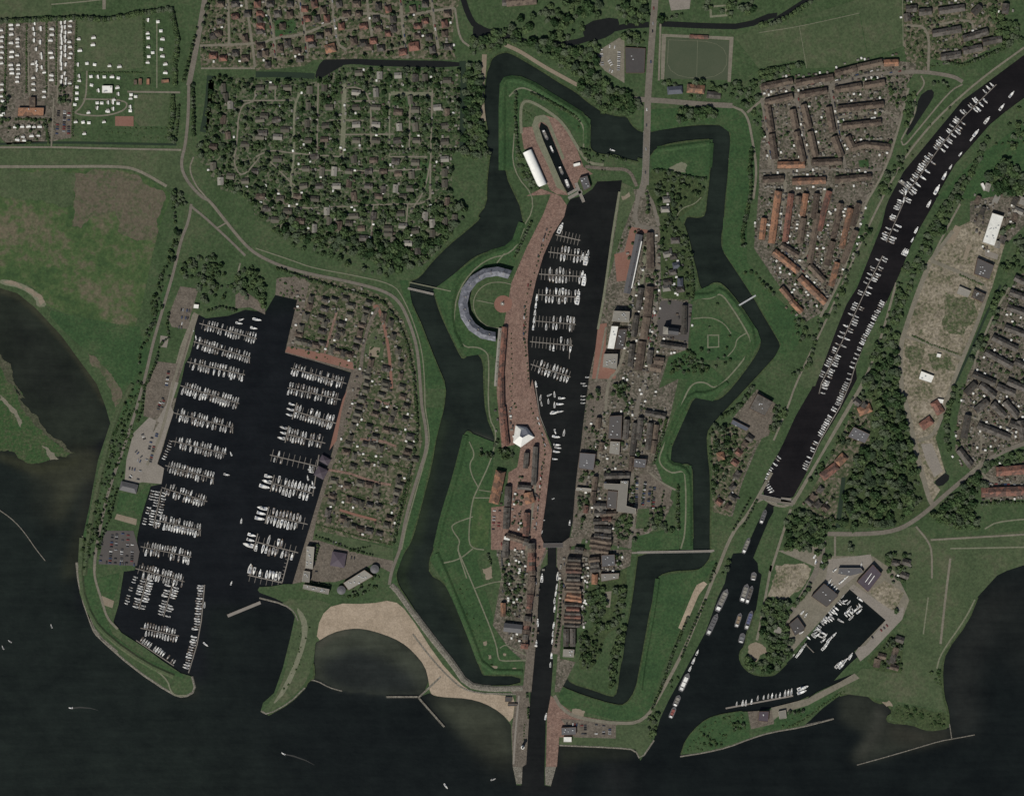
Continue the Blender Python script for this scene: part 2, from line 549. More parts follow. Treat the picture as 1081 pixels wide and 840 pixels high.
# ---- water: one sheet; the bed shows through in the shallows
# water bodies and shallows: outline, blur (map units), strength, colour of what lies under the surface
BEDS = [
 ('P -60,290 260,290 260,500 230,720 330,900 -60,900', 40, 1, (.0096, .0132, .0106)),
 ('P 95,330 390,330 390,640 220,640 220,720 190,720 80,640', 6, 1, (.0072, .0082, .0090)),
 ('P 540,190 660,190 660,640 600,840 550,840', 3, 1, (.0098, .0104, .0094)),
 ('P 1100,20 1100,110 930,330 870,520 790,540 850,400 950,180', 4, 1, (.0105, .0092, .0092)),
 ('moat', 2, 1, (.0120, .0168, .0128)),
 ('N1 -60,120 0,130 100,160 200,240 350,400 460,550 | C0 395,20 430,110 450,180 430,240 385,270 300,300 270,290 220,256 150,180 80,80 55,20 | N1 75,640 60,560 15,590 -60,580', 2.5, .95, (.0160, .0200, .0138)),
 ('N1 60,250 200,330 330,480 430,640 500,811 300,811 130,700 90,600 60,520', 8, .5, (.0125, .0140, .0115)),
 ('N1 -20,110 100,145 210,230 360,390 470,540 | C0 410,20 440,90 420,110 395,60 | N1 440,560 340,430 190,270 90,190 0,160', 1.5, .7, (.036, .037, .022)),
 ('C0 300,280 400,285 400,400 330,420 260,560 210,580 230,440 120,380 0,300 100,330 230,330', 5, .85, (.032, .034, .021)),
 ('C0 410,300 340,640 310,811 250,811 310,600 370,420', 5, .6, (.026, .028, .016)),
 ('C0 120,370 230,400 380,330 350,440 250,620 160,560', 10, .5, (.024, .026, .017)),
 ('C0 0,300 150,350 320,320 320,350 150,385 0,330', 2.5, .7, (.040, .043, .024)),
 ('D1 240,195 310,146 380,128 440,128 520,150 590,180 640,220 690,280 706,340 680,400 530,402 350,384 235,330', 1.2, .95, (.037, .042, .030)),
 ('D1 262,262 400,205 520,240 630,310 670,380 660,400 400,395 280,345', 5, .9, (.0135, .0160, .0150)),
 ('D1 245,190 310,148 380,130 380,150 310,170 260,215', 2, .6, (.055, .053, .040)),
 ('D1 700,400 860,410 930,430 1000,470 1042,520 1046,680 960,660 850,570 760,480', 6, .95, (.034, .038, .026)),
 ('D1 850,520 960,600 1046,650 1046,760 900,640', 10, .6, (.020, .021, .014)),
 ('D3 330,400 440,395 480,430 520,500 530,520 680,545 775,540 785,580 640,615 520,650 410,680 370,660 440,560 330,500', 4, .9, (.024, .027, .020)),
 ('D3 480,430 530,440 500,560 430,660 390,650 450,560', 4, .5, (.040, .040, .032)),
 ('D3 520,500 680,545 775,540 780,575 640,610 540,590', 5, .55, (.030, .028, .020)),
 ('D3 885,0 1060,-60 1000,60 900,300 890,560 800,570 770,460 748,300', 9, .8, (.0170, .0185, .0160)),
 ('P 1100,590 1100,720 1060,700 1040,640', 14, .5, (.0150, .0165, .0140)),
 ('D2 190,600 430,612 505,620 480,660 300,660 200,690', 4, .6, (.020, .023, .014)),
 ('D2 370,690 470,650 480,800 380,800', 12, .5, (.020, .020, .019)),
 ('M1 135,790 250,350 310,200 350,60 400,60 330,300 240,780', 4, .55, (.022, .032, .015)),
 ('M2 95,150 150,0 200,0 150,150 200,300 160,280', 3, .6, (.024, .036, .016)),
 ('M2 270,0 400,180 520,470 590,700 540,640 440,420 330,240', 4, .5, (.024, .032, .017)),
 ('M1 525,135 660,190 600,262 560,200', 2, .8, (.045, .046, .036)),
 ('P 190,710 205,720 210,735 190,735', 4, .5, (.024, .025, .016)),
]
SEA = (.0062, .0082, .0074)


def water_sheet():
    st = 2
    xs = np.arange(-40, 1122, st, dtype=float)
    ys = np.arange(-40, 882, st, dtype=float)
    X, Y = np.meshgrid(xs, ys)
    col = np.zeros(X.shape + (3,)) + np.array(SEA)
    for s, bl, st_, c in BEDS:
        f = blur(raster(moat if s == 'moat' else ZZ(s), X, Y).astype(float), bl / st)[..., None] * st_
        if s == 'moat':
            f = np.maximum(f, 0)
        col = col * (1 - f) + np.array(c) * f
    ny, nx = X.shape
    V = [((x - 540.5) * S, (420 - y) * S, 0.0) for x, y in zip(X.ravel(), Y.ravel())]
    cols = [tuple(c) + (1,) for c in col.reshape(-1, 3)]
    idx = np.arange(ny * nx).reshape(ny, nx)
    F = np.stack([idx[1:, :-1], idx[1:, 1:], idx[:-1, 1:], idx[:-1, :-1]], -1).reshape(-1, 4).tolist()
    k = len(V)
    x0, x1, y0, y1 = V[0][0], V[-1][0], V[0][1], V[-1][1]
    B = 30000.0
    V += [(-B, B, 0), (B, B, 0), (B, -B, 0), (-B, -B, 0), (x0, y0, 0), (x1, y0, 0), (x1, y1, 0), (x0, y1, 0)]
    we = (*BEDS[0][3], 1)
    cols += [we, (*SEA, 1), (*SEA, 1), we, we, (*SEA, 1), (*SEA, 1), we]
    F += [(k + 4, k + 5, k + 1, k), (k + 5, k + 6, k + 2, k + 1), (k + 6, k + 7, k + 3, k + 2), (k + 7, k + 4, k, k + 3)]
    m, nt, b = newmat('water')
    N, L = nt.nodes, nt.links
    at = N.new('ShaderNodeAttribute')
    at.attribute_name = 'bed'
    g = N.new('ShaderNodeNewGeometry')
    nz = N.new('ShaderNodeTexNoise')
    nz.inputs['Scale'].default_value = 1 / 60
    nz.inputs['Detail'].default_value = 6
    nz.inputs['Roughness'].default_value = .72
    L.new(g.outputs['Position'], nz.inputs['Vector'])
    r = N.new('ShaderNodeMapRange')
    r.inputs[1].default_value, r.inputs[2].default_value = .3, .7
    r.inputs[3].default_value, r.inputs[4].default_value = .62, 1.38
    L.new(nz.outputs['Fac'], r.inputs[0])
    mp = N.new('ShaderNodeMapping')
    mp.inputs['Rotation'].default_value = (0, 0, .25)
    mp.inputs['Scale'].default_value = (1 / 160, 1 / 14, 1)
    L.new(g.outputs['Position'], mp.inputs['Vector'])
    nst = N.new('ShaderNodeTexNoise')
    nst.inputs['Scale'].default_value = 1
    nst.inputs['Detail'].default_value = 5
    nst.inputs['Roughness'].default_value = .7
    L.new(mp.outputs[0], nst.inputs['Vector'])
    rs_ = N.new('ShaderNodeMapRange')
    rs_.inputs[1].default_value, rs_.inputs[2].default_value = .3, .7
    rs_.inputs[3].default_value, rs_.inputs[4].default_value = .80, 1.22
    L.new(nst.outputs['Fac'], rs_.inputs[0])
    mm = N.new('ShaderNodeMath')
    mm.operation = 'MULTIPLY'
    L.new(r.outputs[0], mm.inputs[0])
    L.new(rs_.outputs[0], mm.inputs[1])
    mx = N.new('ShaderNodeVectorMath')
    mx.operation = 'SCALE'
    L.new(at.outputs['Color'], mx.inputs[0])
    L.new(mm.outputs[0], mx.inputs['Scale'])
    L.new(mx.outputs[0], b.inputs['Base Color'])
    b.inputs['Roughness'].default_value = .12
    b.inputs['Specular IOR Level'].default_value = .3
    n2 = N.new('ShaderNodeTexNoise')
    n2.inputs['Scale'].default_value = .16
    n2.inputs['Detail'].default_value = 4
    L.new(g.outputs['Position'], n2.inputs['Vector'])
    bp = N.new('ShaderNodeBump')
    bp.inputs['Strength'].default_value = .35
    bp.inputs['Distance'].default_value = 1.0
    L.new(n2.outputs['Fac'], bp.inputs['Height'])
    L.new(bp.outputs[0], b.inputs['Normal'])
    me = mesh('water', V, F, [m])
    ca = me.color_attributes.new('bed', 'FLOAT_COLOR', 'POINT')
    ca.data.foreach_set('color', np.array(cols, dtype=np.float32).ravel())
    tag(link('water', me), None, None, None, 'structure')
    return m


M['water'] = water_sheet()

# where there is land to plant on
_gx, _gy = np.meshgrid(np.arange(-20, 1110, 2.0), np.arange(-20, 870, 2.0))
DRY = (raster(landA, _gx, _gy) & ~raster(moat, _gx, _gy) & ~raster(dock, _gx, _gy)) | raster([(FAR, -1296)] + coast_east + [(FAR, 560)], _gx, _gy)


def dry(px, py, r=0):
    for dx, dy in ((0, 0), (r, 0), (-r, 0), (0, r), (0, -r)):
        i, j = int(round((py + dy + 20) / 2)), int(round((px + dx + 20) / 2))
        if 0 <= i < DRY.shape[0] and 0 <= j < DRY.shape[1] and not DRY[i, j]:
            return False
    return True


# ---- inland ponds and ditches (cut in as shallow dark water sheets)
M['pond'] = simple('pond_water', (.012, .013, .012), .15, 0, .3)
M['reed'] = simple('reed_water', (.020, .032, .020), .3, 0, .25)
for nm, mt, s in (
        ('pond', 'pond', 'A3 650,395 700,360 718,385 692,430 665,470 605,560 598,540 640,470'),
        ('pond', 'pond', 'C3 710,420 750,375 785,400 740,443'),
        ('pond', 'pond', 'A2 288,150 300,92 430,68 442,110 400,150 330,172'),
        ('pond', 'pond', 'A1 240,310 265,250 300,240 400,240 500,246 840,250 840,278 500,272 400,262 345,268 322,322 250,324'),
        ('pond', 'pond', 'A1 885,105 905,95 960,130 910,160 885,165')):
    sheet(nm, ZZ(s), zlev(2), M[mt], smooth=1)
for nm, s, w in (('stream', 'A1 840,-20 865,60 895,110 960,135 1081,165 | A2 100,185 240,180 340,150 440,110 560,102', 6),
                 ('stream', 'A2 600,98 800,108 950,110 1081,55 | A3 60,90 140,40 215,-10', 6),
                 ('ditch', 'A1 843,250 848,420 842,610', 7), ('ditch', 'A0 860,310 850,430 830,540', 8),
                 ('ditch', 'C3 345,400 335,500 322,605', 4.5), ('ditch', 'C3 790,0 760,120 715,230 705,270 735,340 760,385', 4),
                 ('ditch', 'A0 0,588 200,580 720,590', 2.5), ('ditch', 'A1 0,305 120,305 240,312', 6),
                 ('ditch', 'B3 985,390 930,500 870,640 800,790', 2.5)):
    strip(nm, ZZ(s), w, zlev(2), M['reed'] if nm == 'ditch' else M['pond'])

# ---- fields, lawns, yards and paved areas: (name, level, material, outline, smoothing)
AREAS = [
 ('meadow', 1, 'meadow', 'A0 -400,690 0,690 240,688 480,690 560,705 680,775 700,800 | B0 685,60 640,180 560,560 520,560 180,485 150,400 60,370 0,372 -400,372', 1),
 ('bare_field', 2, 'bare', 'A0 300,705 480,700 560,712 660,775 | B0 675,45 630,200 560,210 480,170 470,90 380,110 330,160 295,150 300,70', -4),
 ('rough_field', 2, 'field', 'A0 -400,695 0,695 240,696 300,700 | B0 298,66 80,40 0,20 -400,20', -4),
 ('meadow', 1, 'lush', 'B0 180,485 300,515 510,555 590,560 560,811 450,811 380,680 270,590', 1),
 ('dike_grass', 1, 'field', 'A0 0,610 740,615 745,690 830,811 680,760 560,690 300,672 0,672', 0),
 ('shore_path', 2, 'path', 'N1 0,80 60,85 140,110 210,150 250,190 270,235 210,240 205,190 120,130 0,108', 1),
 ('shore_sand', 3, 'gravel', 'N1 20,95 100,100 180,135 230,165 258,210 235,230 215,185 140,130 60,110', -4),
 ('shore_bare', 2, 'bare', 'N1 500,500 560,540 640,620 690,700 700,780 660,811 640,740 600,640', -4),
 ('dike_scrub', 1, 'lush', 'N1 720,740 780,560 820,430 900,240 960,60 1000,100 950,200 900,330 850,500 790,740 760,790 | C0 480,180 400,440 370,640 335,811 330,680 365,520 430,300 470,120', 1),
 ('camp_ground', 2, 'yard', 'A0 -60,95 310,70 300,560 225,575 30,590 0,560 -60,560', 0),
 ('camp_lawn', 3, 'field', 'A0 315,85 580,62 585,275 420,300 320,290', 0),
 ('camp_lawn', 3, 'grass', 'A0 590,62 690,60 700,350 640,350 590,280', 0),
 ('camp_lawn', 3, 'grass', 'A0 318,300 590,300 580,365 545,370 540,470 320,470', 0),
 ('camp_lawn', 3, 'field', 'A0 550,385 690,385 685,515 570,515 548,490', 0),
 ('camp_lawn', 3, 'grass', 'A0 305,525 700,525 700,580 305,575', 0),
 ('farm_field', 2, 'field', 'A0 -400,-400 410,-400 425,0 215,10 210,60 0,80 -400,90', 0),
 ('farm_field', 2, 'grass', 'A0 440,-400 700,-400 700,25 440,45', 0),
 ('village_ground', 2, 'garden', 'A0 830,-300 | A1 830,-300 830,20 810,40 800,200 820,245 500,240 240,245 200,270 0,290 | A0 1040,285 820,275 815,180 840,60', 0),
 ('park_ground', 2, 'park', 'A0 850,330 900,310 | A1 0,325 250,330 345,275 835,285 830,600 800,630 800,811 | B1 840,60 820,130 700,300 580,320 400,270 220,220 90,180 0,110 | B0 1000,30 900,0 | A0 800,640 840,560', 0),
 ('park_lawn', 3, 'grass', 'A1 800,680 870,660 935,700 930,790 | B1 920,40 860,110 820,40', 0),
 ('marina_village_ground', 2, 'garden', 'B1 85,360 220,350 420,395 540,445 600,530 640,640 655,760 | C1 660,100 680,250 660,330 600,560 560,680 250,620 245,560 330,280 370,120 400,0 | B1 400,750 120,660 170,450', 0),
 ('marina_lawn', 3, 'field', 'C1 250,615 560,690 560,740 440,720 250,650', 0),
 ('marina_square', 3, 'paving', 'C1 215,660 250,655 440,715 560,740 555,790 480,750 380,810 | N4 830,400 700,400 640,390 | C1 160,811', 0),
 ('quay_paving', 3, 'paving', 'N5 750,720 790,530 850,270 885,155 640,80 410,15 | B1 120,665 170,450 80,430 85,365 220,345 215,395 165,640 280,670 400,705 | C1 440,0 400,110 330,300 250,560 205,800 | N4 640,400 588,412', 0),
 ('brick_walk', 4, 'redbrick', 'B1 130,640 280,668 395,705 400,735 120,662', 0),
 ('brick_walk', 4, 'redbrick', 'C1 375,40 350,130 330,250 300,290 325,190 355,80', 0),
 ('beach', 2, 'sand', 'D1 245,185 262,80 320,25 460,28 560,10 620,60 740,250 830,350 880,385 1000,400 1060,400 1045,520 1000,470 930,430 860,412 780,408 730,402 710,390 705,340 690,280 640,220 590,180 520,150 440,128 380,128 310,145', 1),
 ('spit_grass', 2, 'field', 'D1 85,5 320,15 265,70 240,190 225,300 190,370 60,475 25,462 100,380 145,200 180,80', 1),
 ('spit_path', 3, 'path', 'D1 160,30 205,80 215,140 190,240 130,380 60,450 110,370 170,240 195,130', 1),
 ('dike_slope', 2, 'lush', 'N3 100,220 130,400 210,590 380,720 600,811 620,840 400,780 200,640 100,540 60,400 40,200', 0),
 ('car_park', 3, 'asphalt', 'N3 165,0 330,0 365,120 350,200 130,190', 0),
 ('lawn', 3, 'lush', 'N3 120,270 250,240 240,330 215,390 130,400', 0),
 ('car_park', 3, 'paving', 'B0 735,395 810,405 775,520 770,570 700,560 685,520', 0),
 ('car_park', 3, 'paving', 'B0 640,700 720,710 690,811 600,811', 0),
 ('car_park', 3, 'paving', 'C0 600,0 700,0 680,120 620,160 585,150', 0),
 ('boat_yard', 3, 'concrete', 'N2 420,110 460,130 440,200 540,40 560,80 520,200 480,330 465,375 505,400 490,490 380,480 340,490 280,470 290,350 330,200', 0),
 ('boat_yard', 2, 'yard', 'N2 470,0 575,0 545,110 500,280 465,380 380,390 400,200', 0),
 ('lawn', 3, 'lush', 'N2 250,540 350,550 420,490 430,500 370,690 330,640 230,650', 0),
 ('pale_terrace', 4, 'gravel', 'N2 235,660 350,690 345,725 222,690', 0),
 ('quay_strip', 2, 'lane', 'B0 790,500 810,510 740,740 715,811 690,811 735,640', 0),
 ('yard', 2, 'paving', 'B0 960,430 990,410 1081,470 1081,510 1020,480 960,485', 0),
 # the fortress
 ('bastion_lawn', 2, 'lush', 'M6 285,290 330,275 400,285 500,350 600,410 700,475 775,520 765,670 740,680 700,600 640,540 560,450 400,400 370,430 370,680 330,811 275,811 270,320', 0),
 ('dock_square', 3, 'brick', 'V7 80,210 220,200 235,180 200,120 280,95 430,140 520,240 640,560 720,620 600,660 560,760 450,520 320,200 260,160 240,240 440,690 500,810 400,800 340,760 180,400 110,400', 0),
 ('dock_edge', 4, 'path', 'V7 180,190 210,110 290,95 330,130 470,480 450,500 325,200 290,165 255,160 235,185 280,320 440,690 480,780 400,740 330,560 220,330', 0),
 ('quay_paving', 3, 'brick', 'A2 60,800 120,770 200,800 | B2 225,65 215,110 170,180 130,270 100,370 75,480 65,620 75,811 | C2 85,0 115,160 165,290 140,500 120,640 140,690 110,760 60,800 70,640 90,400 20,380 40,260 -40,280 -60,60 | B2 -60,790 -40,600 0,380 60,240 130,100 160,20', 0),
 ('square', 4, 'redbrick', 'M5 655,490 670,455 705,440 740,450 765,480 750,530 700,545 665,525', 1),
 ('crescent_lawn', 3, 'grass', 'M5 550,460 580,405 630,375 700,370 755,390 750,450 700,440 655,475 650,510 690,548 745,545 735,615 640,625 580,590 545,530', 0),
 ('rampart_lawn', 2, 'lush', 'M5 310,410 470,290 620,200 760,175 800,130 760,340 680,330 500,340 450,480 490,600 660,700 670,811 630,770 500,790 400,650', 0),
 ('rampart_lawn', 2, 'lush', 'M1 500,135 660,200 650,330 640,500 630,811 400,811 315,811 360,620 430,370 480,180', 0),
 ('rampart_lawn', 3, 'meadow', 'M1 540,520 640,540 620,790 520,800', 0),
 ('rampart_lawn', 2, 'lush', 'M2 315,0 600,0 560,60 680,480 820,600 820,710 600,712 510,480 370,180 290,60', 0),
 ('brick_lane', 3, 'brick', 'M1 640,570 720,560 740,370 790,340 900,200 960,240 985,260 920,740 870,811 640,811', 0),
 ('town_ground', 2, 'yard', 'M2 670,0 930,0 900,430 830,640 740,560 650,430 700,150', 0),
 ('quay_paving', 3, 'paving', 'M2 850,0 965,0 910,120 905,430 870,811 820,811 840,600 870,400', 0),
 ('quay_paving', 3, 'paving', 'Q3 440,100 470,85 525,45 620,40 600,90 530,110 480,600 450,840 400,840 440,560 455,300 450,265 437,235', 0),
 ('town_ground', 2, 'yard', 'M3 105,0 470,0 460,90 420,110 200,200 195,430 65,430 60,620 150,640 60,811 30,811 60,430 90,200', 0),
 ('town_garden', 3, 'scrub', 'M3 205,210 400,130 440,100 440,220 400,440 330,480 300,700 250,690 170,680 180,470 250,440 210,330', 0),
 ('park_lawn', 4, 'grass', 'M3 320,500 370,480 350,600 320,780 235,690 290,600', 0),
 ('mole', 3, 'brick', 'D2 140,690 145,480 160,400 195,430 260,480 435,510 425,580 195,570 185,690', 0),
 ('mole', 4, 'paving', 'D2 5,690 0,540 20,400 -10,380 0,360 60,360 75,440 60,680 45,690', 0),
 ('mole_tip', 4, 'stone', 'D2 5,690 45,690 42,760 20,760', 0),
 ('mole_tip', 4, 'stone', 'D2 137,690 182,690 160,768 138,763', 0),
 ('shore_grass', 3, 'field', 'D2 430,520 560,520 570,580 525,655 505,615 430,608 260,600 200,598 200,575', 0),
 ('glacis', 2, 'lush', 'M3 625,150 840,120 930,60 960,60 850,230 830,240 740,460 700,560 640,700 600,811 | D2 560,500 420,500 200,440 190,360 300,405 420,440 465,440 500,400 550,200', 0),
 ('sand_court', 4, 'sand', 'M3 840,200 880,180 900,195 850,260 765,460 735,445 820,240', 0),
 ('car_park', 4, 'paving', 'D2 200,495 425,510 425,575 255,570', 0),
 ('harbour_east_ground', 2, 'yard', 'B2 445,0 600,0 605,180 610,440 720,440 720,650 640,680 600,811 | C2 680,0 640,180 580,330 640,480 660,500 620,580 480,690 240,640 260,550 290,200 315,0 | B2 360,560 420,170', 0),
 ('allotment', 3, 'scrub', 'M7 100,480 340,520 400,600 380,660 250,760 270,790 | M8 290,100 330,330 330,470 160,460 140,0 | M7 60,560', 0),
 ('bastion_lawn', 2, 'lush', 'M7 90,410 120,365 445,310 420,540 330,525 100,480', 0),
 ('bastion_path', 3, 'path', 'M7 190,480 260,440 300,460 290,500 220,495', -4),
 ('bastion_lawn', 2, 'lush', 'M8 320,430 440,380 500,390 580,480 700,640 720,700 650,811 320,811', 0),
 ('bastion_lawn', 3, 'grass', 'M8 400,440 480,430 580,520 660,680 560,640 480,560 340,575 330,480', 0),
 ('bastion_lawn', 2, 'lush', 'B2 720,640 900,800 | C2 880,20 820,90 740,75 700,110 640,290 600,300 720,0 | B2 620,770 640,690', 0),
 ('quay_grass', 3, 'field', 'Q1 430,20 520,60 540,150 440,420 380,600 330,780 310,811 380,400', 0),
 ('quay_brick', 4, 'redbrick', 'Q1 500,380 700,390 690,430 540,430 525,540 480,810 390,820 370,600 450,580', 0),
 ('quay_brick', 4, 'redbrick', 'Q2 240,400 310,390 300,600 280,740 390,770 380,838 190,838', 0),
 ('church_square', 4, 'asphalt', 'Q2 740,210 880,210 1000,240 965,540 730,490 715,380', 0),
 ('car_park', 4, 'paving', 'M4 500,380 570,380 700,460 680,560 500,570', 0),
 ('harbour_square', 4, 'paving', 'C2 320,20 390,10 380,200 300,200', 0),
 ('lawn', 3, 'lush', 'M4 470,740 730,680 740,811 470,811', 0),
 ('lawn', 3, 'grass', 'M4 505,580 570,575 570,690 490,690', 0),
 ('moat_bank', 2, 'lush', 'M4 690,310 740,340 810,330 820,811 745,811 720,480 570,370 600,290 740,20 790,20 700,210', 0),
 ('moat_bank', 2, 'lush', 'M7 480,225 640,180 690,320 690,480 640,811 510,811 548,275', 0),
 ('moat_bank', 2, 'lush', 'M8 505,0 640,0 640,250 780,430 930,560 960,680 870,811 790,811 835,720 690,470 500,180', 0),
 ('moat_bank', 2, 'lush', 'M7 45,140 560,120 600,180 500,225 350,225 95,265 40,250', 0),
 ('moat_bank', 2, 'lush', 'M1 260,0 370,0 320,200 250,520 175,780 | M2 150,0 95,150 112,210 70,200 110,60 | M1 135,790 250,350 285,220', 0),
 ('moat_bank', 2, 'lush', 'B1 585,370 620,370 640,480 740,720 775,811 690,811 650,600', 0),
 # north
 ('sports_pitch', 3, 'pitch', 'A2 632,155 888,168 880,328 625,322', 0),
 ('pitch_walk', 2, 'lane', 'A2 612,140 905,152 893,335 880,335 888,165 630,152 622,325 608,325', 0),
 ('sports_field', 2, 'field', 'A2 905,150 1081,100 | A3 160,110 410,55 585,-20 590,190 320,275 200,280 180,240 0,280', 0),
 ('sports_field', 3, 'field', 'A3 0,130 165,110 180,245 0,270', 0),
 ('sports_field', 3, 'field', 'A3 170,110 415,55 435,215 330,270 205,278', 0),
 ('farm_field', 2, 'field', 'A3 150,80 400,0 400,-300 585,-300 585,10 410,55', 0),
 ('car_park', 3, 'lane', 'A2 350,210 440,155 460,160 460,340 380,290 345,250', 0),
 ('village_ground', 2, 'garden', 'A3 590,-300 1010,-300 1000,100 980,180 820,260 700,240 690,300 610,290 590,190', 0),
 ('terrace_ground', 2, 'yard', 'A3 0,350 140,325 300,300 500,240 640,260 640,290 600,350 610,380 540,640 495,720 460,780 | B3 440,60 350,340 260,500 190,540 60,360 -20,240 0,0 | A3 0,690 20,400', 0),
 ('village_lawn', 3, 'lush', 'A3 405,655 445,650 450,680 410,682', 0),
 ('canal_bank', 1, 'field', 'A3 1081,190 900,320 720,480 600,620 540,720 | B3 490,20 400,230 310,440 150,780 190,811 230,800 320,560 450,240 530,40 | A3 590,700 830,410 1081,225', 0),
 ('yard', 3, 'paving', 'C3 -60,110 0,50 80,110 40,230 -10,250 -80,150', 0),
 ('canal_yard_ground', 2, 'yard', 'C2 900,160 1000,40 1081,130 1000,280 940,420 900,560 820,540 860,360 960,250', 0),
 ('garden_ground', 2, 'garden', 'C2 810,210 920,190 1000,250 940,400 890,560 820,540 815,300', 0),
 # east
 ('building_site', 3, 'dirt', 'B3 690,290 800,160 860,130 1000,230 950,400 870,600 790,780 | C3 800,20 720,240 760,380 710,420 740,450 700,510 650,380 600,150 570,0 | B3 570,640 600,560', 0),
 ('site_grass', 4, 'sitegreen', 'B3 760,420 880,450 890,500 830,600 750,570', -4),
 ('site_earth', 4, 'dirt', 'B3 690,340 760,370 720,460 650,480', -4),
 ('site_grass', 4, 'sitegreen', 'B3 600,640 670,650 660,700 620,720', -4),
 ('site_grass', 4, 'sitegreen', 'B3 690,670 780,680 800,740 720,740', -4),
 ('east_village_ground', 2, 'yard', 'B3 1000,440 1081,330 1300,330 1300,760 | C3 1300,270 1081,250 920,330 860,370 800,290 810,150 | B3 850,760', 0),
 ('east_village_ground', 2, 'yard', 'C3 910,400 960,350 1300,330 1300,490 920,490', 0),
 ('east_park', 1, 'lush', 'A3 1000,560 1081,500 1300,500 1300,811 720,811 880,650', 0),
 ('east_garden', 2, 'yard', 'B3 860,50 1081,0 1081,150 1000,230 860,130', 0),
 ('wood_ground', 2, 'scrub', 'C3 430,60 570,0 600,180 690,520 570,600 350,610 330,420', 0),
 ('wood_glade', 3, 'grass', 'C3 440,340 500,350 490,440 420,450', -4),
 ('wood_glade', 3, 'grass', 'C3 510,230 560,220 550,290 490,320', -4),
 ('canal_houses_ground', 2, 'garden', 'C3 400,80 460,80 450,260 330,440 310,600 190,520 200,480 330,250', 0),
 ('dike_land', 1, 'field', 'C3 280,650 640,600 700,650 1300,600 1300,690 1081,757 1010,780 970,800 500,811 460,720 300,720', 0),
 ('headland', 1, 'field', 'C3 600,800 970,800 | D3 890,0 850,100 758,220 740,290 745,400 760,460 640,440 480,410 320,390 420,290 580,300 600,120', 0),
 ('boatyard_ground', 2, 'lane', 'N7 330,60 560,30 600,90 870,90 1000,180 1080,340 1040,450 850,640 790,615 945,455 740,275 600,430 400,650 350,480 480,330 540,150', 0),
 ('yard_earth', 3, 'dirt', 'N7 320,140 480,130 520,160 450,290 360,340 270,320', -4),
 ('boatyard_slip', 3, 'concrete', 'N7 620,110 860,80 870,130 680,280 600,240', 0),
 ('boatyard_earth', 3, 'dirt', 'N7 850,290 940,230 1050,300 1000,400 920,370', 0),
 ('harbour_quay', 3, 'concrete', 'N7 735,275 760,250 980,400 1050,380 1040,450 850,650 800,690 770,640 790,610 830,600 945,455', 0),
 ('spit_clearing', 3, 'gravel', 'N7 160,610 200,580 260,610 270,640 200,700 165,660', -4),
 ('headland_gravel', 3, 'gravel', 'D3 500,425 530,420 545,445 520,445', -4),
 ('headland_scrub', 2, 'scrub', 'D3 560,440 640,445 760,470 770,525 700,535 620,505 540,500', -4),
 ('south_spit_grass', 1, 'lush', 'N8 560,490 400,515 320,560 240,650 215,735 350,718 600,640 600,560', 0),
 ('south_bank', 1, 'lush', 'D3 10,550 130,525 260,440 330,395 300,390 150,450 60,470', 0),
 ('pier_square', 3, 'paving', 'N8 590,490 740,480 740,560 610,590', 0),
 ('pier_road', 3, 'lane', 'D3 50,450 130,430 200,412 240,390 330,345 390,310 410,330 330,370 200,440 100,470 60,500', 0),
 ('shore_garden', 2, 'scrub', 'D3 440,260 540,150 590,160 580,310 480,300', 0),
 ('sports_court', 5, 'redbrick', 'A0 470,475 545,475 545,516 470,514', 0),
 ('camp_yard', 4, 'paving', 'A0 65,405 180,415 195,480 60,475', 0),
 ('camp_yard', 4, 'paving', 'A0 235,430 290,435 290,562 225,565', 0),
 ('village_square', 5, 'gravel', 'B1 465,640 508,645 500,685 460,675', 0),
 ('village_lawn', 4, 'field', 'B1 490,560 520,640 520,690 440,680 450,620', 0),
 ('village_lawn', 4, 'lush', 'A1 75,85 160,80 170,135 80,150', 0),
 ('village_lawn', 4, 'lush', 'A1 605,5 690,5 700,40 610,55', 0),
 ('park_lawn', 4, 'lush', 'A1 670,660 710,665 700,780 668,770', 0),
 ('park_lawn', 4, 'lush', 'A1 550,395 640,398 640,440 560,430', 0),
 ('gun_floor', 5, 'path', 'V2 588,470 700,470 700,590 588,596', 0),
 ('gun_floor', 6, 'lush', 'V2 600,482 690,482 690,580 600,584', 0),
 ('stone_patch', 5, 'gravel', 'M2 595,525 615,520 612,548 598,545', -4), ('stone_patch', 5, 'gravel', 'M2 622,598 640,600 638,625 625,622', -4),
 ('stone_patch', 5, 'gravel', 'M2 630,660 680,665 675,695 640,690', -4), ('stone_patch', 5, 'gravel', 'M2 762,672 785,675 780,692 765,692', -4), ('stone_patch', 5, 'gravel', 'M2 708,590 728,592 725,605 710,602', -4),
 ('stone_patch', 4, 'gravel', 'M2 590,110 640,90 650,160 610,170', -4),
 ('worn_grass', 4, 'gravel', 'D2 248,455 300,465 290,490 240,480', -4),
 ('boat_store', 4, 'gravel', 'N3 150,370 220,400 210,440 150,420', 0),
 ('paddle_court', 4, 'concrete', 'A2 640,0 730,0 725,38 650,45', 0),
 ('play_court', 4, 'path', 'A2 805,25 880,20 880,68 808,74', 0), ('play_court', 5, 'grass', 'A2 815,33 870,28 870,60 817,65', 0),
 ('garden_path', 4, 'lane', 'M3 320,240 355,235 345,330 310,325', 0),
 ('site_floor', 5, 'gravel', 'Q4 520,440 570,460 510,590 450,590', 0), ('site_floor', 5, 'gravel', 'Q4 620,590 655,600 610,725 580,715', 0), ('site_floor', 5, 'concrete', 'Q4 760,640 870,680 860,720 760,690', 0),
 ('site_floor', 5, 'concrete', 'C3 660,265 705,262 750,375 715,400 680,330', 0),
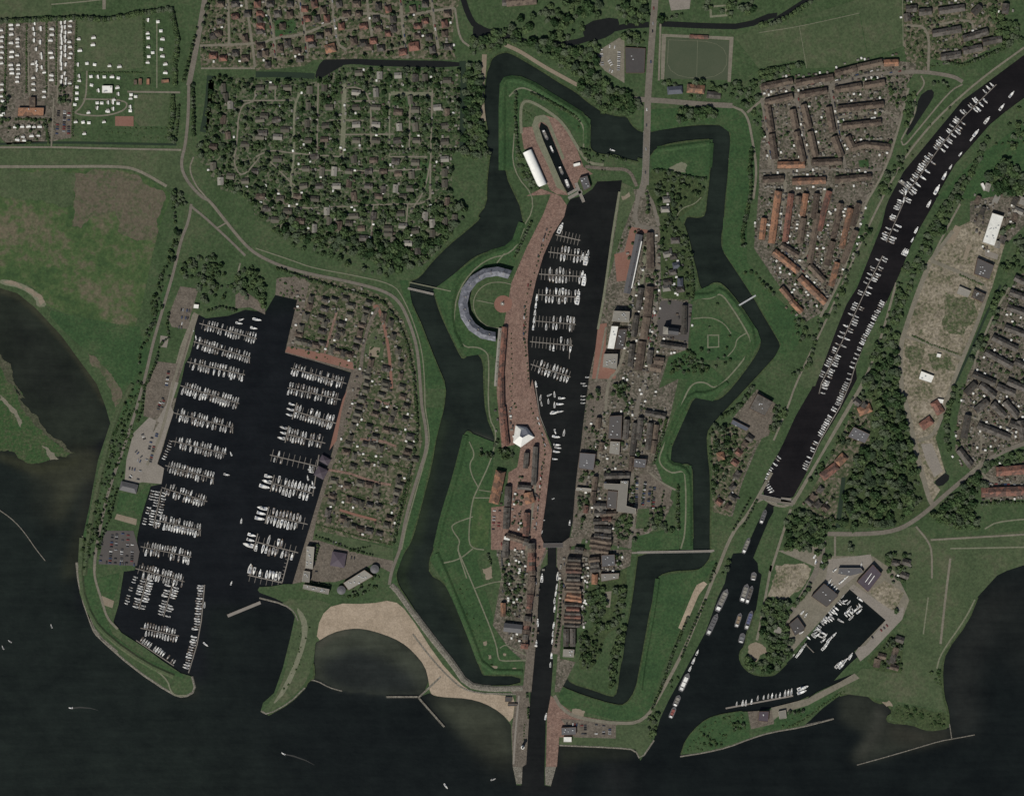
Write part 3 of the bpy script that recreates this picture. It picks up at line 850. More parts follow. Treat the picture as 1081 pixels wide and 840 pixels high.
 ('quay_gravel', 5, 'gravel', 'Q1 425,130 490,95 500,130 440,165', -4), ('quay_gravel', 4, 'path', 'Q1 600,530 640,530 600,838 555,838', -4),
 ('quay_strip', 4, 'paving', 'B0 772,560 785,565 722,800 690,800', 0), ('quay_strip', 4, 'concrete', 'C0 700,10 728,15 690,130 668,190 640,170 680,100', 0), ('garden_plots', 4, 'concrete', 'B0 655,595 690,600 680,645 650,640', 0),
]
for nm, lv, mt, s, sm in AREAS:
    sheet(nm, ZZ(s), zlev(lv), M[mt], smooth=sm)

# ---- roads, lanes and paths: (name, width, material, line)
ROADS = [
 ('dike_road', 3.2, 'road', 'A0 770,350 768,480 755,600 742,640 740,690 770,750 830,811 | B0 850,40 920,130 1010,240 1081,285 | B1 120,318 220,345 400,380 530,415 590,460 630,550 660,650 672,811 | M1 245,0 270,120 275,230 230,370 180,530 150,650 120,811 | M2 100,50 70,130 60,200'),
 ('field_lane', 2.0, 'lane', 'A0 -100,600 25,602 200,600 420,606 740,612'),
 ('dike_lane', 1.6, 'lane', 'A0 790,640 770,690 800,760 | B0 830,20 905,115 1000,225'),
 ('dike_path', 1.2, 'path', 'B1 0,240 150,290 230,320 400,350 560,385 600,440 640,530 680,660 690,811 | M1 262,0 285,120 288,220 240,380 195,540 160,660 130,811'),
 ('camp_road', 3, 'lane', 'A0 -60,680 240,680 480,678 560,690 680,760'),
 ('dike_road', 3, 'road', 'B0 780,60 770,130 740,200 710,330 690,400 660,500 620,640 590,780 | C0 520,240 450,430 420,550 390,700 385,780'),
 ('dike_road', 2.5, 'road', 'B0 780,70 830,110 880,155 950,220 1000,270'),
 ('lane', 1.5, 'lane', 'B0 885,158 925,135'),
 ('lane', 1.5, 'lane', 'B0 980,300 960,380 1000,395'),
 ('quay_lane', 3, 'lane', 'B0 790,510 740,680 700,811 | C0 700,60 650,250 600,350'),
 ('dike_lane', 1.6, 'path', 'N3 40,30 20,170 30,300 70,450 130,560 230,640 330,720 520,830 | D0 700,400 760,400'),
 ('lane', 2.4, 'lane', 'N3 110,190 105,260 150,400 180,500 240,560'),
 ('main_road', 5.5, 'road', 'A0 835,0 800,200 770,350'),
 ('village_street', 2.6, 'lane', 'A0 930,0 935,180'), ('village_street', 2.6, 'lane', 'A0 815,188 1081,178 | A1 60,160 210,140 330,78 460,50 560,78 720,45 812,35'),
 ('village_street', 2.6, 'lane', 'A0 1000,-10 1030,190 1040,275'), ('village_street', 1.8, 'lane', 'A0 820,280 1040,280'),
 ('village_street', 2.8, 'lane', 'A1 40,0 75,150 80,240'), ('village_street', 2.8, 'lane', 'A1 175,-10 205,150 210,240'),
 ('village_street', 2.8, 'lane', 'A1 308,-10 330,180 370,205'), ('village_street', 3, 'lane', 'A1 455,-10 460,80 475,150'),
 ('village_street', 3, 'lane', 'A1 590,-10 600,130 620,240'), ('village_street', 3, 'lane', 'A1 715,-10 730,120 745,200'),
 ('village_street', 2.2, 'lane', 'A1 812,35 830,160 870,190'),
 ('grass_lane', 5, 'path', 'A1 360,345 360,500 350,640'), ('park_lane', 1.6, 'path', 'A1 545,380 545,640'),
 ('park_lane', 4, 'path', 'A1 550,382 720,385'), ('park_lane', 1.6, 'lane', 'A1 720,370 715,560 710,811'),
 ('park_lane', 2.4, 'path', 'A1 180,380 155,440 158,640 140,740 150,811'), ('park_lane', 1.6, 'lane', 'A1 -60,412 150,410'),
 ('park_lane', 1.6, 'lane', 'A1 0,640 60,610 140,625 350,640'), ('park_lane', 1.6, 'lane', 'A1 370,413 490,413'),
 ('park_lane', 1.6, 'lane', 'A1 300,490 440,492'), ('park_lane', 1.6, 'lane', 'A1 340,550 560,548'),
 ('park_lane', 1.6, 'lane', 'A1 80,330 80,410'), ('park_lane', 1.6, 'lane', 'A1 545,640 700,640'),
 ('park_lane', 1.6, 'lane', 'A0 1040,360 1040,415 975,430 965,600 950,660 985,730 1060,640'),
 ('park_lane', 1.6, 'lane', 'B1 90,0 130,80 350,70 560,60 700,60 720,0'), ('park_lane', 1.6, 'lane', 'A1 715,640 690,780 | B1 630,90'),
 ('foot_path', 4, 'gravel', 'M6 285,95 370,130 500,215 600,270 700,325'), ('foot_path', 5, 'gravel', 'M6 170,150 165,260 150,350 155,440 165,530'),
 ('main_road', 7, 'road', 'A2 590,-60 575,120 562,300 555,400 552,560 545,740 520,800'),
 ('foot_way', 2, 'lane', 'A2 608,60 600,330'),
 ('main_road', 5.5, 'road', 'A2 500,405 620,412 760,425 900,432'), ('road', 2.5, 'lane', 'A2 900,435 960,460 985,590 1000,700 985,811'),
 ('road', 2.5, 'lane', 'A2 960,460 1030,400 1081,370'),
 ('street', 3, 'lane', 'M7 740,90 760,270 770,460'), ('street', 3, 'road', 'M7 715,490 900,490 1081,470 | A3 360,700 500,690'),
 ('street', 3, 'road', 'A3 10,400 40,560 60,700'), ('street', 3.6, 'road', 'A3 150,380 180,540 210,690'), ('street', 3.2, 'road', 'A3 290,350 320,500 355,700'),
 ('street', 4, 'road', 'A3 290,350 450,305 640,290 790,310 830,335'), ('street', 3.5, 'road', 'A3 10,385 140,350 290,340'),
 ('street', 2.6, 'lane', 'A3 690,290 695,110 600,105'), ('street', 2.4, 'lane', 'A3 695,110 860,75 880,130'),
 ('street', 2, 'lane', 'A3 325,480 505,450 570,480'), ('street', 2.2, 'lane', 'A3 610,360 570,520 530,650 490,740 | B3 420,80 350,330 270,490'),
 ('canal_path', 2, 'lane', 'A3 1081,195 900,325 720,485 595,640 540,740 | B3 500,40 400,250 300,480 150,790 | C3 120,110 60,250'),
 ('canal_path', 1.6, 'lane', 'A3 830,345 780,370 640,540 590,600 | A3 580,575'), ('pond_path', 1.6, 'lane', 'A3 660,310 680,345 630,400 645,450 580,570'),
 ('street', 2.8, 'lane', 'B3 110,-30 80,220 200,340 290,440 250,520'), ('street', 2.8, 'lane', 'B3 270,0 215,240 170,290'),
 ('street', 2.5, 'lane', 'B3 60,250 200,350'), ('street', 2.5, 'lane', 'M7 860,490 850,640 820,811'),
 ('harbour_road', 4.5, 'road', 'B2 520,0 495,150 | B2 590,160 600,320 590,440 575,640 540,811 | C2 510,100 490,280 490,420'),
 ('harbour_road', 3, 'road', 'B2 500,150 600,160'), ('harbour_road', 3.5, 'road', 'A2 520,790 | B2 570,30 600,150'),
 ('harbour_road', 3, 'lane', 'B2 500,380 480,560 440,740 | C2 390,0 380,200 350,350'), ('harbour_road', 4.5, 'paving', 'C2 270,360 500,375'),
 ('quay_edge', 2.5, 'path', 'B2 440,10 412,180 378,430 352,570'), ('quay_edge', 2, 'lane', 'B2 385,560 345,780'),
 ('quay_lane', 3.5, 'paving', 'C2 300,200 270,400 255,600'), ('harbour_road', 3, 'road', 'C2 520,400 500,560 480,690'),
 ('rampart_path', 1.6, 'path', 'C2 690,690 710,620 710,380 690,375 650,385 605,350 600,310 670,170 710,60 740,15 790,12 825,40 870,10 | M8 630,800 670,720 640,650 560,520 490,425 440,460 380,460 325,430'),
 ('rampart_path', 1.1, 'path', 'M8 330,575 430,565 510,600 550,660'), ('rampart_path', 1.1, 'path', 'M8 640,655 580,690 575,740 530,790'),
 ('rampart_path', 1, 'path', 'M7 230,760 270,700 340,680 380,640'), ('glacis_path', 2, 'lane', 'M4 570,370 640,430 720,470'),
 ('rampart_path', 1.4, 'path', 'M5 830,60 765,205 600,235 450,400 420,620 480,740 560,735 610,760 630,800 | C1 945,150 985,220 960,330 905,445 880,500 865,660 885,690 930,695'),
 ('rampart_path', 1.3, 'path', 'M1 515,195 550,270 515,320 530,390 570,460'), ('rampart_path', 1.3, 'path', 'C1 885,560 800,590 800,615 835,660 820,690 860,811'),
 ('rampart_path', 1.3, 'path', 'C1 885,690 830,735 760,750'), ('rampart_path', 1.4, 'path', 'M2 450,0 545,220 670,530 680,620 700,635 840,630'),
 ('rampart_path', 1.2, 'path', 'M2 545,220 680,175 840,185'), ('rampart_path', 1.2, 'path', 'M1 545,515 640,515'),
 ('rampart_path', 1.6, 'path', 'M6 310,390 360,340 420,345 560,430 740,530 735,680'), ('rampart_path', 1.3, 'path', 'M6 340,600 325,811 | B2 110,50 20,200 -60,300'),
 ('dock_road', 3, 'path', 'M6 380,600 375,470 390,420 430,415 520,465 620,540 700,680 760,770 850,780'),
 ('dock_road', 3.5, 'paving', 'A2 300,680 400,690 480,690 510,760'),
 ('dam_walk', 1.8, 'concrete', 'M3 470,18 700,14 940,5'), ('bank_road', 3.4, 'lane', 'C2 1060,380 960,560 900,620 830,800 | M3 950,120 870,330 760,590 640,811 | D2 540,510 420,515 260,490 200,450 175,400'),
 ('bank_lane', 2.4, 'lane', 'C2 1000,500 1040,480 1081,510'), ('bank_road', 2.6, 'lane', 'C3 0,470 60,515 130,520 200,400 420,30'),
 ('canal_lane', 2.4, 'lane', 'B3 560,380 500,600 440,760 | C3 330,170 210,390 140,510'), ('canal_lane', 2.6, 'lane', 'C3 130,530 100,620 40,811 | N7 300,100 230,480 210,570'),
 ('east_road', 4.5, 'road', 'C3 280,630 420,632 560,620 660,560 760,470 880,370 960,310 1081,260 1300,200'), ('east_road', 2, 'lane', 'C3 640,600 690,660 705,700 705,811'),
 ('east_path', 2, 'lane', 'C3 700,655 1300,620'), ('east_path', 1.6, 'path', 'C3 780,690 1300,680'), ('east_path', 1.6, 'path', 'C3 920,610 980,575 1300,560'),
 ('farm_lane', 2.4, 'lane', 'C3 780,730 770,811 | D3 760,0 740,190'), ('farm_lane', 1.4, 'path', 'D3 690,0 670,150'), ('shore_lane', 1.6, 'path', 'D3 880,10 840,90 740,230 725,290'),
 ('yard_road', 5.5, 'road', 'N7 590,0 580,90 540,200 430,380 340,500'), ('yard_road', 2.2, 'lane', 'C3 310,640 310,730'),
 ('site_road', 5, 'lane', 'B3 695,300 640,440 600,560 575,640 580,811 | C3 590,60 640,290 690,480 710,515'), ('site_road', 4, 'lane', 'B3 700,290 800,330 940,390 900,520 830,690 780,811 | C3 720,230 650,250'),
 ('site_road', 3, 'lane', 'B3 600,600 700,630 830,690'), ('site_road', 4, 'lane', 'B3 700,290 790,170'),
 ('harbour_road', 2.6, 'lane', 'C2 60,700 90,500 110,300'), ('mole_walk', 2, 'concrete', 'D2 30,400 15,560 8,680'),
 ('street', 2.2, 'lane', 'B3 1020,400 960,500 900,640 870,720 | C3 920,330 860,380'), ('street', 2.6, 'lane', 'C3 900,370 940,420 1081,430'),
 ('street', 2.2, 'lane', 'C3 830,140 960,190 1081,220'), ('street', 2, 'lane', 'B3 820,60 750,190 700,290'),
 ('beach_path', 1.6, 'stone', 'D1 640,150 700,230 770,310 860,390 1060,395'),
 ('village_street', 3, 'redbrick', 'B1 480,480 500,470 540,620 555,811'), ('village_street', 3.5, 'paving', 'B1 500,480 450,570 425,740 | C1 440,0'),
 ('village_street', 2.4, 'brick', 'B1 330,500 280,670'), ('village_street', 2.4, 'brick', 'Q7 440,250 560,290'), ('village_street', 2.6, 'brick', 'Q7 310,560 470,570 600,620'),
 ('village_street', 2.6, 'brick', 'Q8 130,30 320,60 480,120 600,140'), ('village_street', 2.6, 'redbrick', 'Q8 250,310 380,350 500,380'),
 ('camp_lane', 1.6, 'lane', 'A0 355,290 352,400 330,440 305,460'), ('camp_lane', 1.6, 'lane', 'A0 340,405 520,408 515,450 430,475 330,470 305,460'), ('camp_lane', 2, 'lane', 'A0 520,375 735,378'),
 ('camp_lane', 1.2, 'path', 'A0 640,80 640,360'), ('camp_lane', 1.4, 'lane', 'A0 112,110 120,390'), ('camp_lane', 1.4, 'lane', 'A0 195,110 200,400'), ('camp_lane', 1.6, 'lane', 'A0 220,400 210,600'), ('camp_lane', 1.6, 'lane', 'A0 235,100 235,420'),
 ('field_edge', 1.4, 'path', 'A0 210,20 330,10 415,0'), ('field_edge', 3.5, 'lane', 'A0 425,-20 425,40'), ('field_edge', .7, 'path', 'A3 0,135 165,110 410,55'), ('field_edge', .8, 'path', 'A3 585,-20 588,190'), ('field_edge', .6, 'path', 'A3 165,110 195,280'),
 ('field_edge', .6, 'lush', 'A3 410,55 440,215'), ('pitch_line', .35, 'path', 'A2 758,165 754,326'), ('pitch_line', .35, 'path', 'A2 640,164 880,174 873,322 632,316 640,164'),
 ('crescent_path', 1, 'path', 'M5 755,380 700,366 630,370 575,402 540,460 540,530 580,595 640,630 735,625'), ('crescent_path', 1, 'path', 'M5 555,470 655,490'),
 ('rampart_path', 1, 'path', 'M2 690,560 720,540 760,560 840,600'), ('rampart_path', 1, 'path', 'M1 570,470 640,480'),
 ('park_lane', 1.6, 'lane', 'A1 545,420 545,390 560,380'), ('park_lane', 1.6, 'lane', 'A1 365,360 420,355 470,400 470,600'), ('park_lane', 1.6, 'lane', 'A1 630,400 625,600'), ('park_lane', 1.6, 'lane', 'A1 255,340 250,600'),
 ('park_lane', 1.6, 'lane', 'B1 130,80 100,160'), ('park_lane', 1.6, 'lane', 'B1 480,60 470,200'), ('park_lane', 1.6, 'lane', 'B1 620,60 610,180'), ('park_lane', 1.6, 'lane', 'A1 60,660 180,780'), ('park_lane', 1.6, 'lane', 'A1 160,690 420,700 700,690'),
]
for nm, w, mt, s in ROADS:
    strip(nm, ZZ(s), w, zlev(6), M[mt], smooth=2)

# reeds and rough grass where the banks meet the water
strip('reed_margin', chaikin(moat, 1), 1.7, LAND + .03, M['scrub'], smooth=0, closed=True)
strip('reed_margin', ZZ('N7 205,400 180,480 152,530 145,600 112,640 115,690 150,740 210,770 290,770 320,760 380,700'), 2, LAND + .03, M['scrub'])
strip('reed_margin', ZZ('D3 330,400 390,385 440,395 480,430 520,430 550,470 520,490 530,510 620,515 680,540 720,540 775,530 770,460 750,400 745,290 760,220 850,100 890,0'), 2.4, LAND + .03, M['scrub'])
strip('reed_margin', ZZ('N8 560,490 400,515 320,560 240,650 212,735'), 2.2, LAND + .03, M['scrub'])
strip('reed_margin', ZZ('D1 235,270 240,330 215,340 200,370 140,430 50,480'), 2, LAND + .03, M['scrub'])

# stone-faced slopes
for s, w in (('M2 70,200 110,240 200,370 330,540 420,650 500,770 620,795 820,790', 7.5),):
    ridge('stone_slope', ZZ(s), w, 3.4, 1.0, M['stone'])
for s, w in (('D0 345,20 378,128 400,160 550,292 700,392 750,407 797,380 782,322', 3), ('N3 8,180 20,300 60,450 120,590 240,690', 3.5),
             ('D1 22,462 50,478 140,428 200,368', 2.4), ('N4 400,490 540,525 600,570 620,620', 2.2), ('N8 205,745 350,722 480,692 600,645 720,607 900,578 1081,530', 2), ('D2 195,602 430,612 505,620 525,663 580,582', 2.2)):
    ridge('stone_edge', ZZ(s), w, w * .4, .3, M['stone'])

# ramparts: grassy banks inside the moat and dikes outside it
for s, w, t, h in (
        ('M6 275,811 275,330 300,290 400,300 600,425 755,520 750,660', 9, 1.5, 2.2),
        ('M5 820,30 770,170 610,215 470,320 420,420 410,620 470,740', 9, 1.5, 2.2),
        ('M1 500,160 440,400 370,620 330,800', 8, 1.5, 2), ('M2 330,20 400,180 520,470 600,690 820,695', 8, 1.5, 2),
        ('M8 340,445 450,440 490,400 580,500 690,670 640,811', 9, 1.5, 2.2), ('C2 880,15 810,60 730,60 690,130 620,290 640,350 700,360 725,400 725,680', 8, 1.5, 2.2),
        ('M7 430,330 130,370', 8, 1.5, 1.8), ('M7 430,330 420,470', 8, 1.5, 1.8), ('M3 620,165 595,350 540,640 520,800', 6, 1.5, 2)):
    ridge('rampart', ZZ(s), w, t, h, M['lush'])
for s, w, t, h in (('C0 345,800 360,640 400,430 470,150 540,20', 7, 2, 2), ('N3 40,40 25,300 90,500 200,620 400,760 560,830', 7, 2, 2)):
    ridge('dike', ZZ(s), w, t, h, M['field'], kind='structure')
# =================================================================== BUILDINGS
def children(o):
    return [c for c in KIDS.get(o.name, [])]


KIDS = {}


def kid(parent, name, me, loc=(0, 0, 0), rz=0.0, scale=None):
    o = link(name, me, None, parent, loc, rz, scale)
    KIDS.setdefault(parent.name, []).append(o)
    return o


def dup(root, loc, rz, scale=None):
    r = root.copy()
    C.objects.link(r)
    r.location = loc
    r.rotation_euler = (0, 0, rz)
    if scale is not None:
        r.scale = scale
    for ch in children(root):
        c = ch.copy()
        C.objects.link(c)
        c.parent = r
        for g in children(ch):
            d = g.copy()
            C.objects.link(d)
            d.parent = c
    return r


def gable_walls(l, w, h, rh):
    L, B = l / 2, w / 2
    V = [(-L, -B, -.5), (L, -B, -.5), (L, B, -.5), (-L, B, -.5), (-L, -B, h), (L, -B, h), (L, B, h), (-L, B, h), (-L, 0, h + rh - .08), (L, 0, h + rh - .08)]
    return V, [(0, 1, 5, 4), (2, 3, 7, 6), (1, 2, 6, 9, 5), (3, 0, 4, 8, 7)]


def gable_roof(l, w, h, rh, oh=.45, hip=0.0, th=.22):
    L, B = l / 2 + (oh if not hip else oh), w / 2 + oh
    z = h - rh / (w / 2) * oh
    R = max(L - hip * B, .05)
    V = [(-L, -B, z), (L, -B, z), (L, B, z), (-L, B, z), (-R, 0, h + rh), (R, 0, h + rh)]
    V += [(a, b, c - th) for a, b, c in V]
    F = [(0, 1, 5, 4), (2, 3, 4, 5), (1, 2, 5), (3, 0, 4)] if hip else [(0, 1, 5, 4), (2, 3, 4, 5)]
    k = len(F)
    F += [tuple(i + 6 for i in reversed(f)) for f in F[:k]]
    if hip:
        F += [(0, 6, 7, 1), (1, 7, 8, 2), (2, 8, 9, 3), (3, 9, 6, 0)]
    else:
        F += [(0, 6, 7, 1), (2, 8, 9, 3), (1, 7, 11, 5), (5, 11, 8, 2), (3, 9, 10, 4), (4, 10, 6, 0)]
    return V, F


_CH = None


def chimney_mesh():
    global _CH
    if _CH is None:
        b = MB()
        b.box(0, 0, -1.2, 1.0, .9, .7)
        b.box(0, 0, 1.0, 1.12, 1.1, .9)
        b.cyl(.2, 0, 1.12, 1.4, .12, .1, 6)
        b.cyl(-.2, 0, 1.12, 1.4, .12, .1, 6)
        _CH = b.mesh('chimney', M['chim'])
    return _CH


def window_band(l, w, h, storeys=1):
    """windows and a door set just proud of the walls"""
    b = MB()
    for s in range(storeys):
        z = 1.0 + 2.8 * s
        n = max(2, int(l / 4))
        for i in range(n):
            x = -l / 2 + (i + .5) * l / n
            for sy in (-1, 1):
                if s == 0 and sy < 0 and i == n // 2:
                    b.box(x, sy * (w / 2 + .02), 0, 2.1, 1.0, .08)
                else:
                    b.box(x, sy * (w / 2 + .02), z, z + 1.3, 1.5, .08)
    return b


_HP = {}


def house_proto(name, l, w, h, rh, wm, rm, hip=0.0, chim=1, win=False):
    key = (name, round(l, 1), round(w, 1), h, rh, wm, rm, hip, chim)
    if key in _HP:
        return _HP[key], False
    root = link(name, mesh('walls', *gable_walls(l, w, h, rh * (0.02 if hip else 1)), [M[wm]]))
    r = kid(root, 'roof', mesh('roof', *gable_roof(l, w, h, rh, hip=hip), [M[rm]]))
    for i in range(chim):
        x = (i + .5) / chim * l * .8 - l * .4 + (l * .16 if chim == 1 else 0)
        kid(r, 'chimney', chimney_mesh(), (x, w * .09, h + rh * .95))
    if win:
        kid(root, 'windows', window_band(l, w, h, 1 if h < 4.2 else 2).mesh('windows', M['glass']))
    _HP[key] = root
    return root, True


def house(name, px, py, rz, *spec, z=LAND, **kw):
    x, y = W((px, py))
    p, first = house_proto(name, *spec, **kw)
    if first:
        p.location = (x, y, z)
        p.rotation_euler = (0, 0, rz)
        return p
    return dup(p, (x, y, z), rz)


OCC = {}                                   # built-over ground, for keeping trees off the roofs


def occupy(px, py, r):
    for i in range(int(px - r) // 2, int(px + r) // 2 + 1):
        for j in range(int(py - r) // 2, int(py + r) // 2 + 1):
            if (i * 2 + 1 - px) ** 2 + (j * 2 + 1 - py) ** 2 < r * r + 2:
                OCC[(i, j)] = 1


def taken(px, py):
    return (int(px // 2), int(py // 2)) in OCC


def occ_line(a, b, w):
    n = int(math.hypot(b[0] - a[0], b[1] - a[1]) / 2) + 1
    for i in range(n + 1):
        occupy(a[0] + (b[0] - a[0]) * i / n, a[1] + (b[1] - a[1]) * i / n, w / 2)


def rows(items, band):
    """items [(px,py,...)] -> [(row number from north, place from west, item)]"""
    items = sorted(items, key=lambda q: q[1])
    out, cur, y0, k = [], [], None, 0
    lines = []
    for q in items:
        if y0 is None or q[1] - y0 > band:
            cur = []
            lines.append(cur)
            y0 = q[1]
        cur.append(q)
    for r, ln in enumerate(lines):
        for c, q in enumerate(sorted(ln, key=lambda q: q[0])):
            out.append((r + 1, c + 1, q))
    return out


def dedupe(pts, d):
    out = []
    for p in pts:
        if all((p[0] - q[0]) ** 2 + (p[1] - q[1]) ** 2 > d * d for q in out):
            out.append(p)
    return out


# ---- long buildings: one gabled or flat body along a line
def hall(name, t, s, w, h, rh, wm, rm, label, cat, group=None, hip=0.0, chim=0, win=False):
    a, b = Z(t, s)
    A, B = W(a), W(b)
    l = math.hypot(B[0] - A[0], B[1] - A[1])
    rz = math.atan2(B[1] - A[1], B[0] - A[0])
    ww = w * TILES[t][2] / 1081 * S
    root = link(name, mesh('walls', *gable_walls(l, ww, h, rh * (0.02 if hip else 1)), [M[wm]]), None, None, ((A[0] + B[0]) / 2, (A[1] + B[1]) / 2, LAND), rz)
    r = kid(root, 'roof', mesh('roof', *gable_roof(l, ww, h, rh, hip=hip), [M[rm]]))
    for i in range(chim):
        kid(r, 'chimney', chimney_mesh(), ((i + .5) / chim * l - l / 2, ww * .08, h + rh * .95))
    if win:
        kid(root, 'windows', window_band(l, ww, h, 1 if h < 4.2 else 2).mesh('windows', M['glass']))
    tag(root, label, cat, group)
    occ_line(a, b, w * TILES[t][2] / 1081 + 1)
    return root


def block(name, t, s, h, wm, rm, label, cat, group=None, units=0, parapet=.5):
    pts = [W(p) for p in Z(t, s)]
    cx, cy = sum(p[0] for p in pts) / len(pts), sum(p[1] for p in pts) / len(pts)
    q = [(x - cx, y - cy) for x, y in pts]
    b = MB()
    b.prism(q, -.5, h)
    root = b.build(name, [M[wm]], loc=(cx, cy, LAND))
    r = MB()
    r.prism([(x * .985, y * .985) for x, y in q], h + .01, h + .12)
    rf = r.build('roof', [M[rm]])
    rf.parent = root
    KIDS.setdefault(root.name, []).append(rf)
    e = MB()
    n = len(q)
    for i in range(n):
        e.bar(q[i], q[(i + 1) % n], .35, h, h + parapet)
    kid(root, 'parapet', e.mesh('parapet', M[wm]))
    for i in range(units):
        f, g = random.random(), random.random()
        p0, p1, p2 = q[0], q[1], q[-1]
        x = p0[0] + (p1[0] - p0[0]) * (.15 + .7 * f) + (p2[0] - p0[0]) * (.15 + .7 * g)
        y = p0[1] + (p1[1] - p0[1]) * (.15 + .7 * f) + (p2[1] - p0[1]) * (.15 + .7 * g)
        u = MB()
        u.box(x, y, h + .12, h + 1.3, random.uniform(1.2, 2.6), random.uniform(1, 2))
        kid(root, 'rooftop_unit', u.mesh('rooftop_unit', M['metal']))
    tag(root, label, cat, group)
    for p in Z(t, s):
        pass
    xs, ys = [p[0] for p in Z(t, s)], [p[1] for p in Z(t, s)]
    P = Z(t, s)
    for i in range(int(min(xs)) - 1, int(max(xs)) + 2, 2):
        for j in range(int(min(ys)) - 1, int(max(ys)) + 2, 2):
            if inside((i, j), P):
                occupy(i, j, 1.2)
    return root


# ---- terraces
TERR = [  # area phrase, sheet, default width, roof, lines 'x1,y1 x2,y2'
 ('the north-east estate', 'A3', 24, 'roofbrown',
  '10,357 135,332;150,342 300,317;310,302 395,280;400,278 500,256;25,420 135,395;165,390 275,372;310,370 415,352;430,352 510,338;'
  '32,430 50,540;50,550 65,650;135,450 150,525;152,540 180,660;180,430 205,525;207,540 230,640;282,440 300,540;305,560 335,640;'
  '320,447 505,427;340,517 495,500;360,560 380,602;375,608 430,592;430,592 530,602;215,665 335,660;15,735 100,730;310,735 455,722'),
 ('the north-east estate', 'A3', 26, 'rooforange', '508,260 565,258;75,675 185,673;135,742 270,737'),
 ('the angled estate east of the moat', 'B3', 26, 'rooforange', '78,10 50,220;60,255 160,335;165,360 270,462'),
 ('the angled estate east of the moat', 'B3', 22, 'roofred', '130,20 105,215;285,10 262,90;262,92 245,170'),
 ('the angled estate east of the moat', 'B3', 22, 'roofbrown', '240,100 205,300;90,228 160,270;235,20 222,120;205,310 265,375;160,30 160,60;180,120 165,220;332,60 302,200;405,60 380,150;300,215 275,310;395,170 340,300'),
 ('the angled estate east of the moat', 'B3', 22, 'rooforange', '372,80 335,240;318,300 292,395;20,120 10,205;190,20 175,110'),
 ('the angled estate east of the moat', 'B3', 22, 'rooforange', '90,402 130,450;130,455 172,500'),
 ('the northern corner village', 'A3', 26, 'roofgrey',
  '598,42 640,38;650,55 700,50;730,50 835,35;705,142 820,122;830,162 930,132;740,237 820,225;830,212 905,197;910,177 985,162;600,60 605,90;1000,60 1005,20;870,60 900,30'),
 ('the eastern estate', 'C3', 26, 'roofgrey',
  '900,22 960,72;968,30 1040,60;1000,92 1050,152;850,148 832,240;890,188 1020,240;1062,170 1075,250;950,100 1000,152;812,288 862,352;880,130 930,90;840,60 880,20;1010,10 1081,40;1020,180 1081,200'),
 ('the eastern estate', 'B3', 24, 'roofgrey', '1010,480 1081,505;920,662 1030,722;1000,562 1081,592;950,602 1050,652;1040,700 1081,720;1020,420 1081,440;870,752 960,790;1040,360 1081,380'),
 ('the red-roofed estate by the curved road', 'C3', 36, 'roofred', '965,377 1085,368;905,462 1075,455'),
 ('the harbour east bank', 'Q2', 58, 'roofbrown', '655,100 632,335;630,345 602,520;592,540 562,770;690,690 765,700;660,745 745,760'),
 ('the harbour square back streets', 'M4', 26, 'roofbrown', '610,100 600,180;598,190 590,260;262,395 252,470;252,480 246,545;290,610 380,602;300,200 290,250;280,60 275,120;470,280 462,360'),
 ('the harbour square back streets', 'M4', 24, 'roofred', '300,640 350,636;210,560 205,600'),
 ('the harbour east bank', 'Q2', 40, 'roofgrey', '585,110 560,290;545,330 525,500;515,560 495,740;935,250 930,480;660,610 650,720;740,560 940,590'),
 ('the harbour east bank', 'M4', 30, 'roofgrey', '310,390 455,388;440,70 432,180;545,30 660,50;520,60 505,180;575,90 560,240;490,90 470,270'),
 ('the west bank lane', 'M1', 34, 'roofgrey', '738,450 732,560;730,570 725,690'),
 ('the west bank lane', 'M1', 34, 'roofred', '845,600 838,730;705,0 722,200'),
 ('the square behind the lock', 'M4', 30, 'roofgrey', '250,560 320,562;255,600 320,604;250,650 330,648;255,690 350,694;255,730 350,740'),
]
_tc = {}
TERRS = []
for area, t, w, rm, lines in TERR:
    for ln in lines.split(';'):
        a, b = Z(t, ln)
        k = TILES[t][2] / 1081
        TERRS.append(((a[0] + b[0]) / 2, (a[1] + b[1]) / 2, area, t, ln, w, rm))
RN = {'roofbrown': 'brown', 'rooforange': 'orange', 'roofred': 'red', 'roofgrey': 'grey', 'roofpark': 'weathered', 'roofslate': 'slate', 'roofblue': 'blue-grey',
      'roofflat': 'dark', 'rooflight': 'pale', 'roofwhite': 'white'}
byarea = {}
for q in TERRS:
    byarea.setdefault((q[2], q[6]), []).append(q)
SHEDS = []
for (area, rm), L in byarea.items():
    for i, q in enumerate(sorted(L, key=lambda q: q[1])):
        _, _, _, t, ln, w, _ = q
        a, b = Z(t, ln)
        l = math.hypot(a[0] - b[0], a[1] - b[1]) * S
        lab = f'{RN[rm]}-roofed terrace in {area}' + (f', {nth(i + 1)} such row from the north' if len(L) > 1 else '')
        if area.startswith('the red-roofed'):
            lab = 'long red terrace beside the curved road, ' + ('northern' if i == 0 else 'southern') + ' of the two'
        hall('terraced_row', t, ln, w, 5.6, 3.0, 'wallbrick', rm, lab, 'terrace', 'rows of terraced houses', chim=max(1, int(l / 12)))
        # sheds and lean-tos in the gardens on both sides
        dx, dy = (b[0] - a[0]), (b[1] - a[1])
        n = math.hypot(dx, dy)
        for s_ in (-1, 1):
            for i2 in range(int(n / 3.4)):
                if random.random() < .55:
                    f = (i2 + random.uniform(.2, .8)) / max(1, int(n / 3.4))
                    o = s_ * (w * TILES[t][2] / 1081 / 2 + random.uniform(2.2, 6.0))
                    SHEDS.append((a[0] + dx * f - dy / n * o, a[1] + dy * f + dx / n * o, math.atan2(-dy, dx), area))

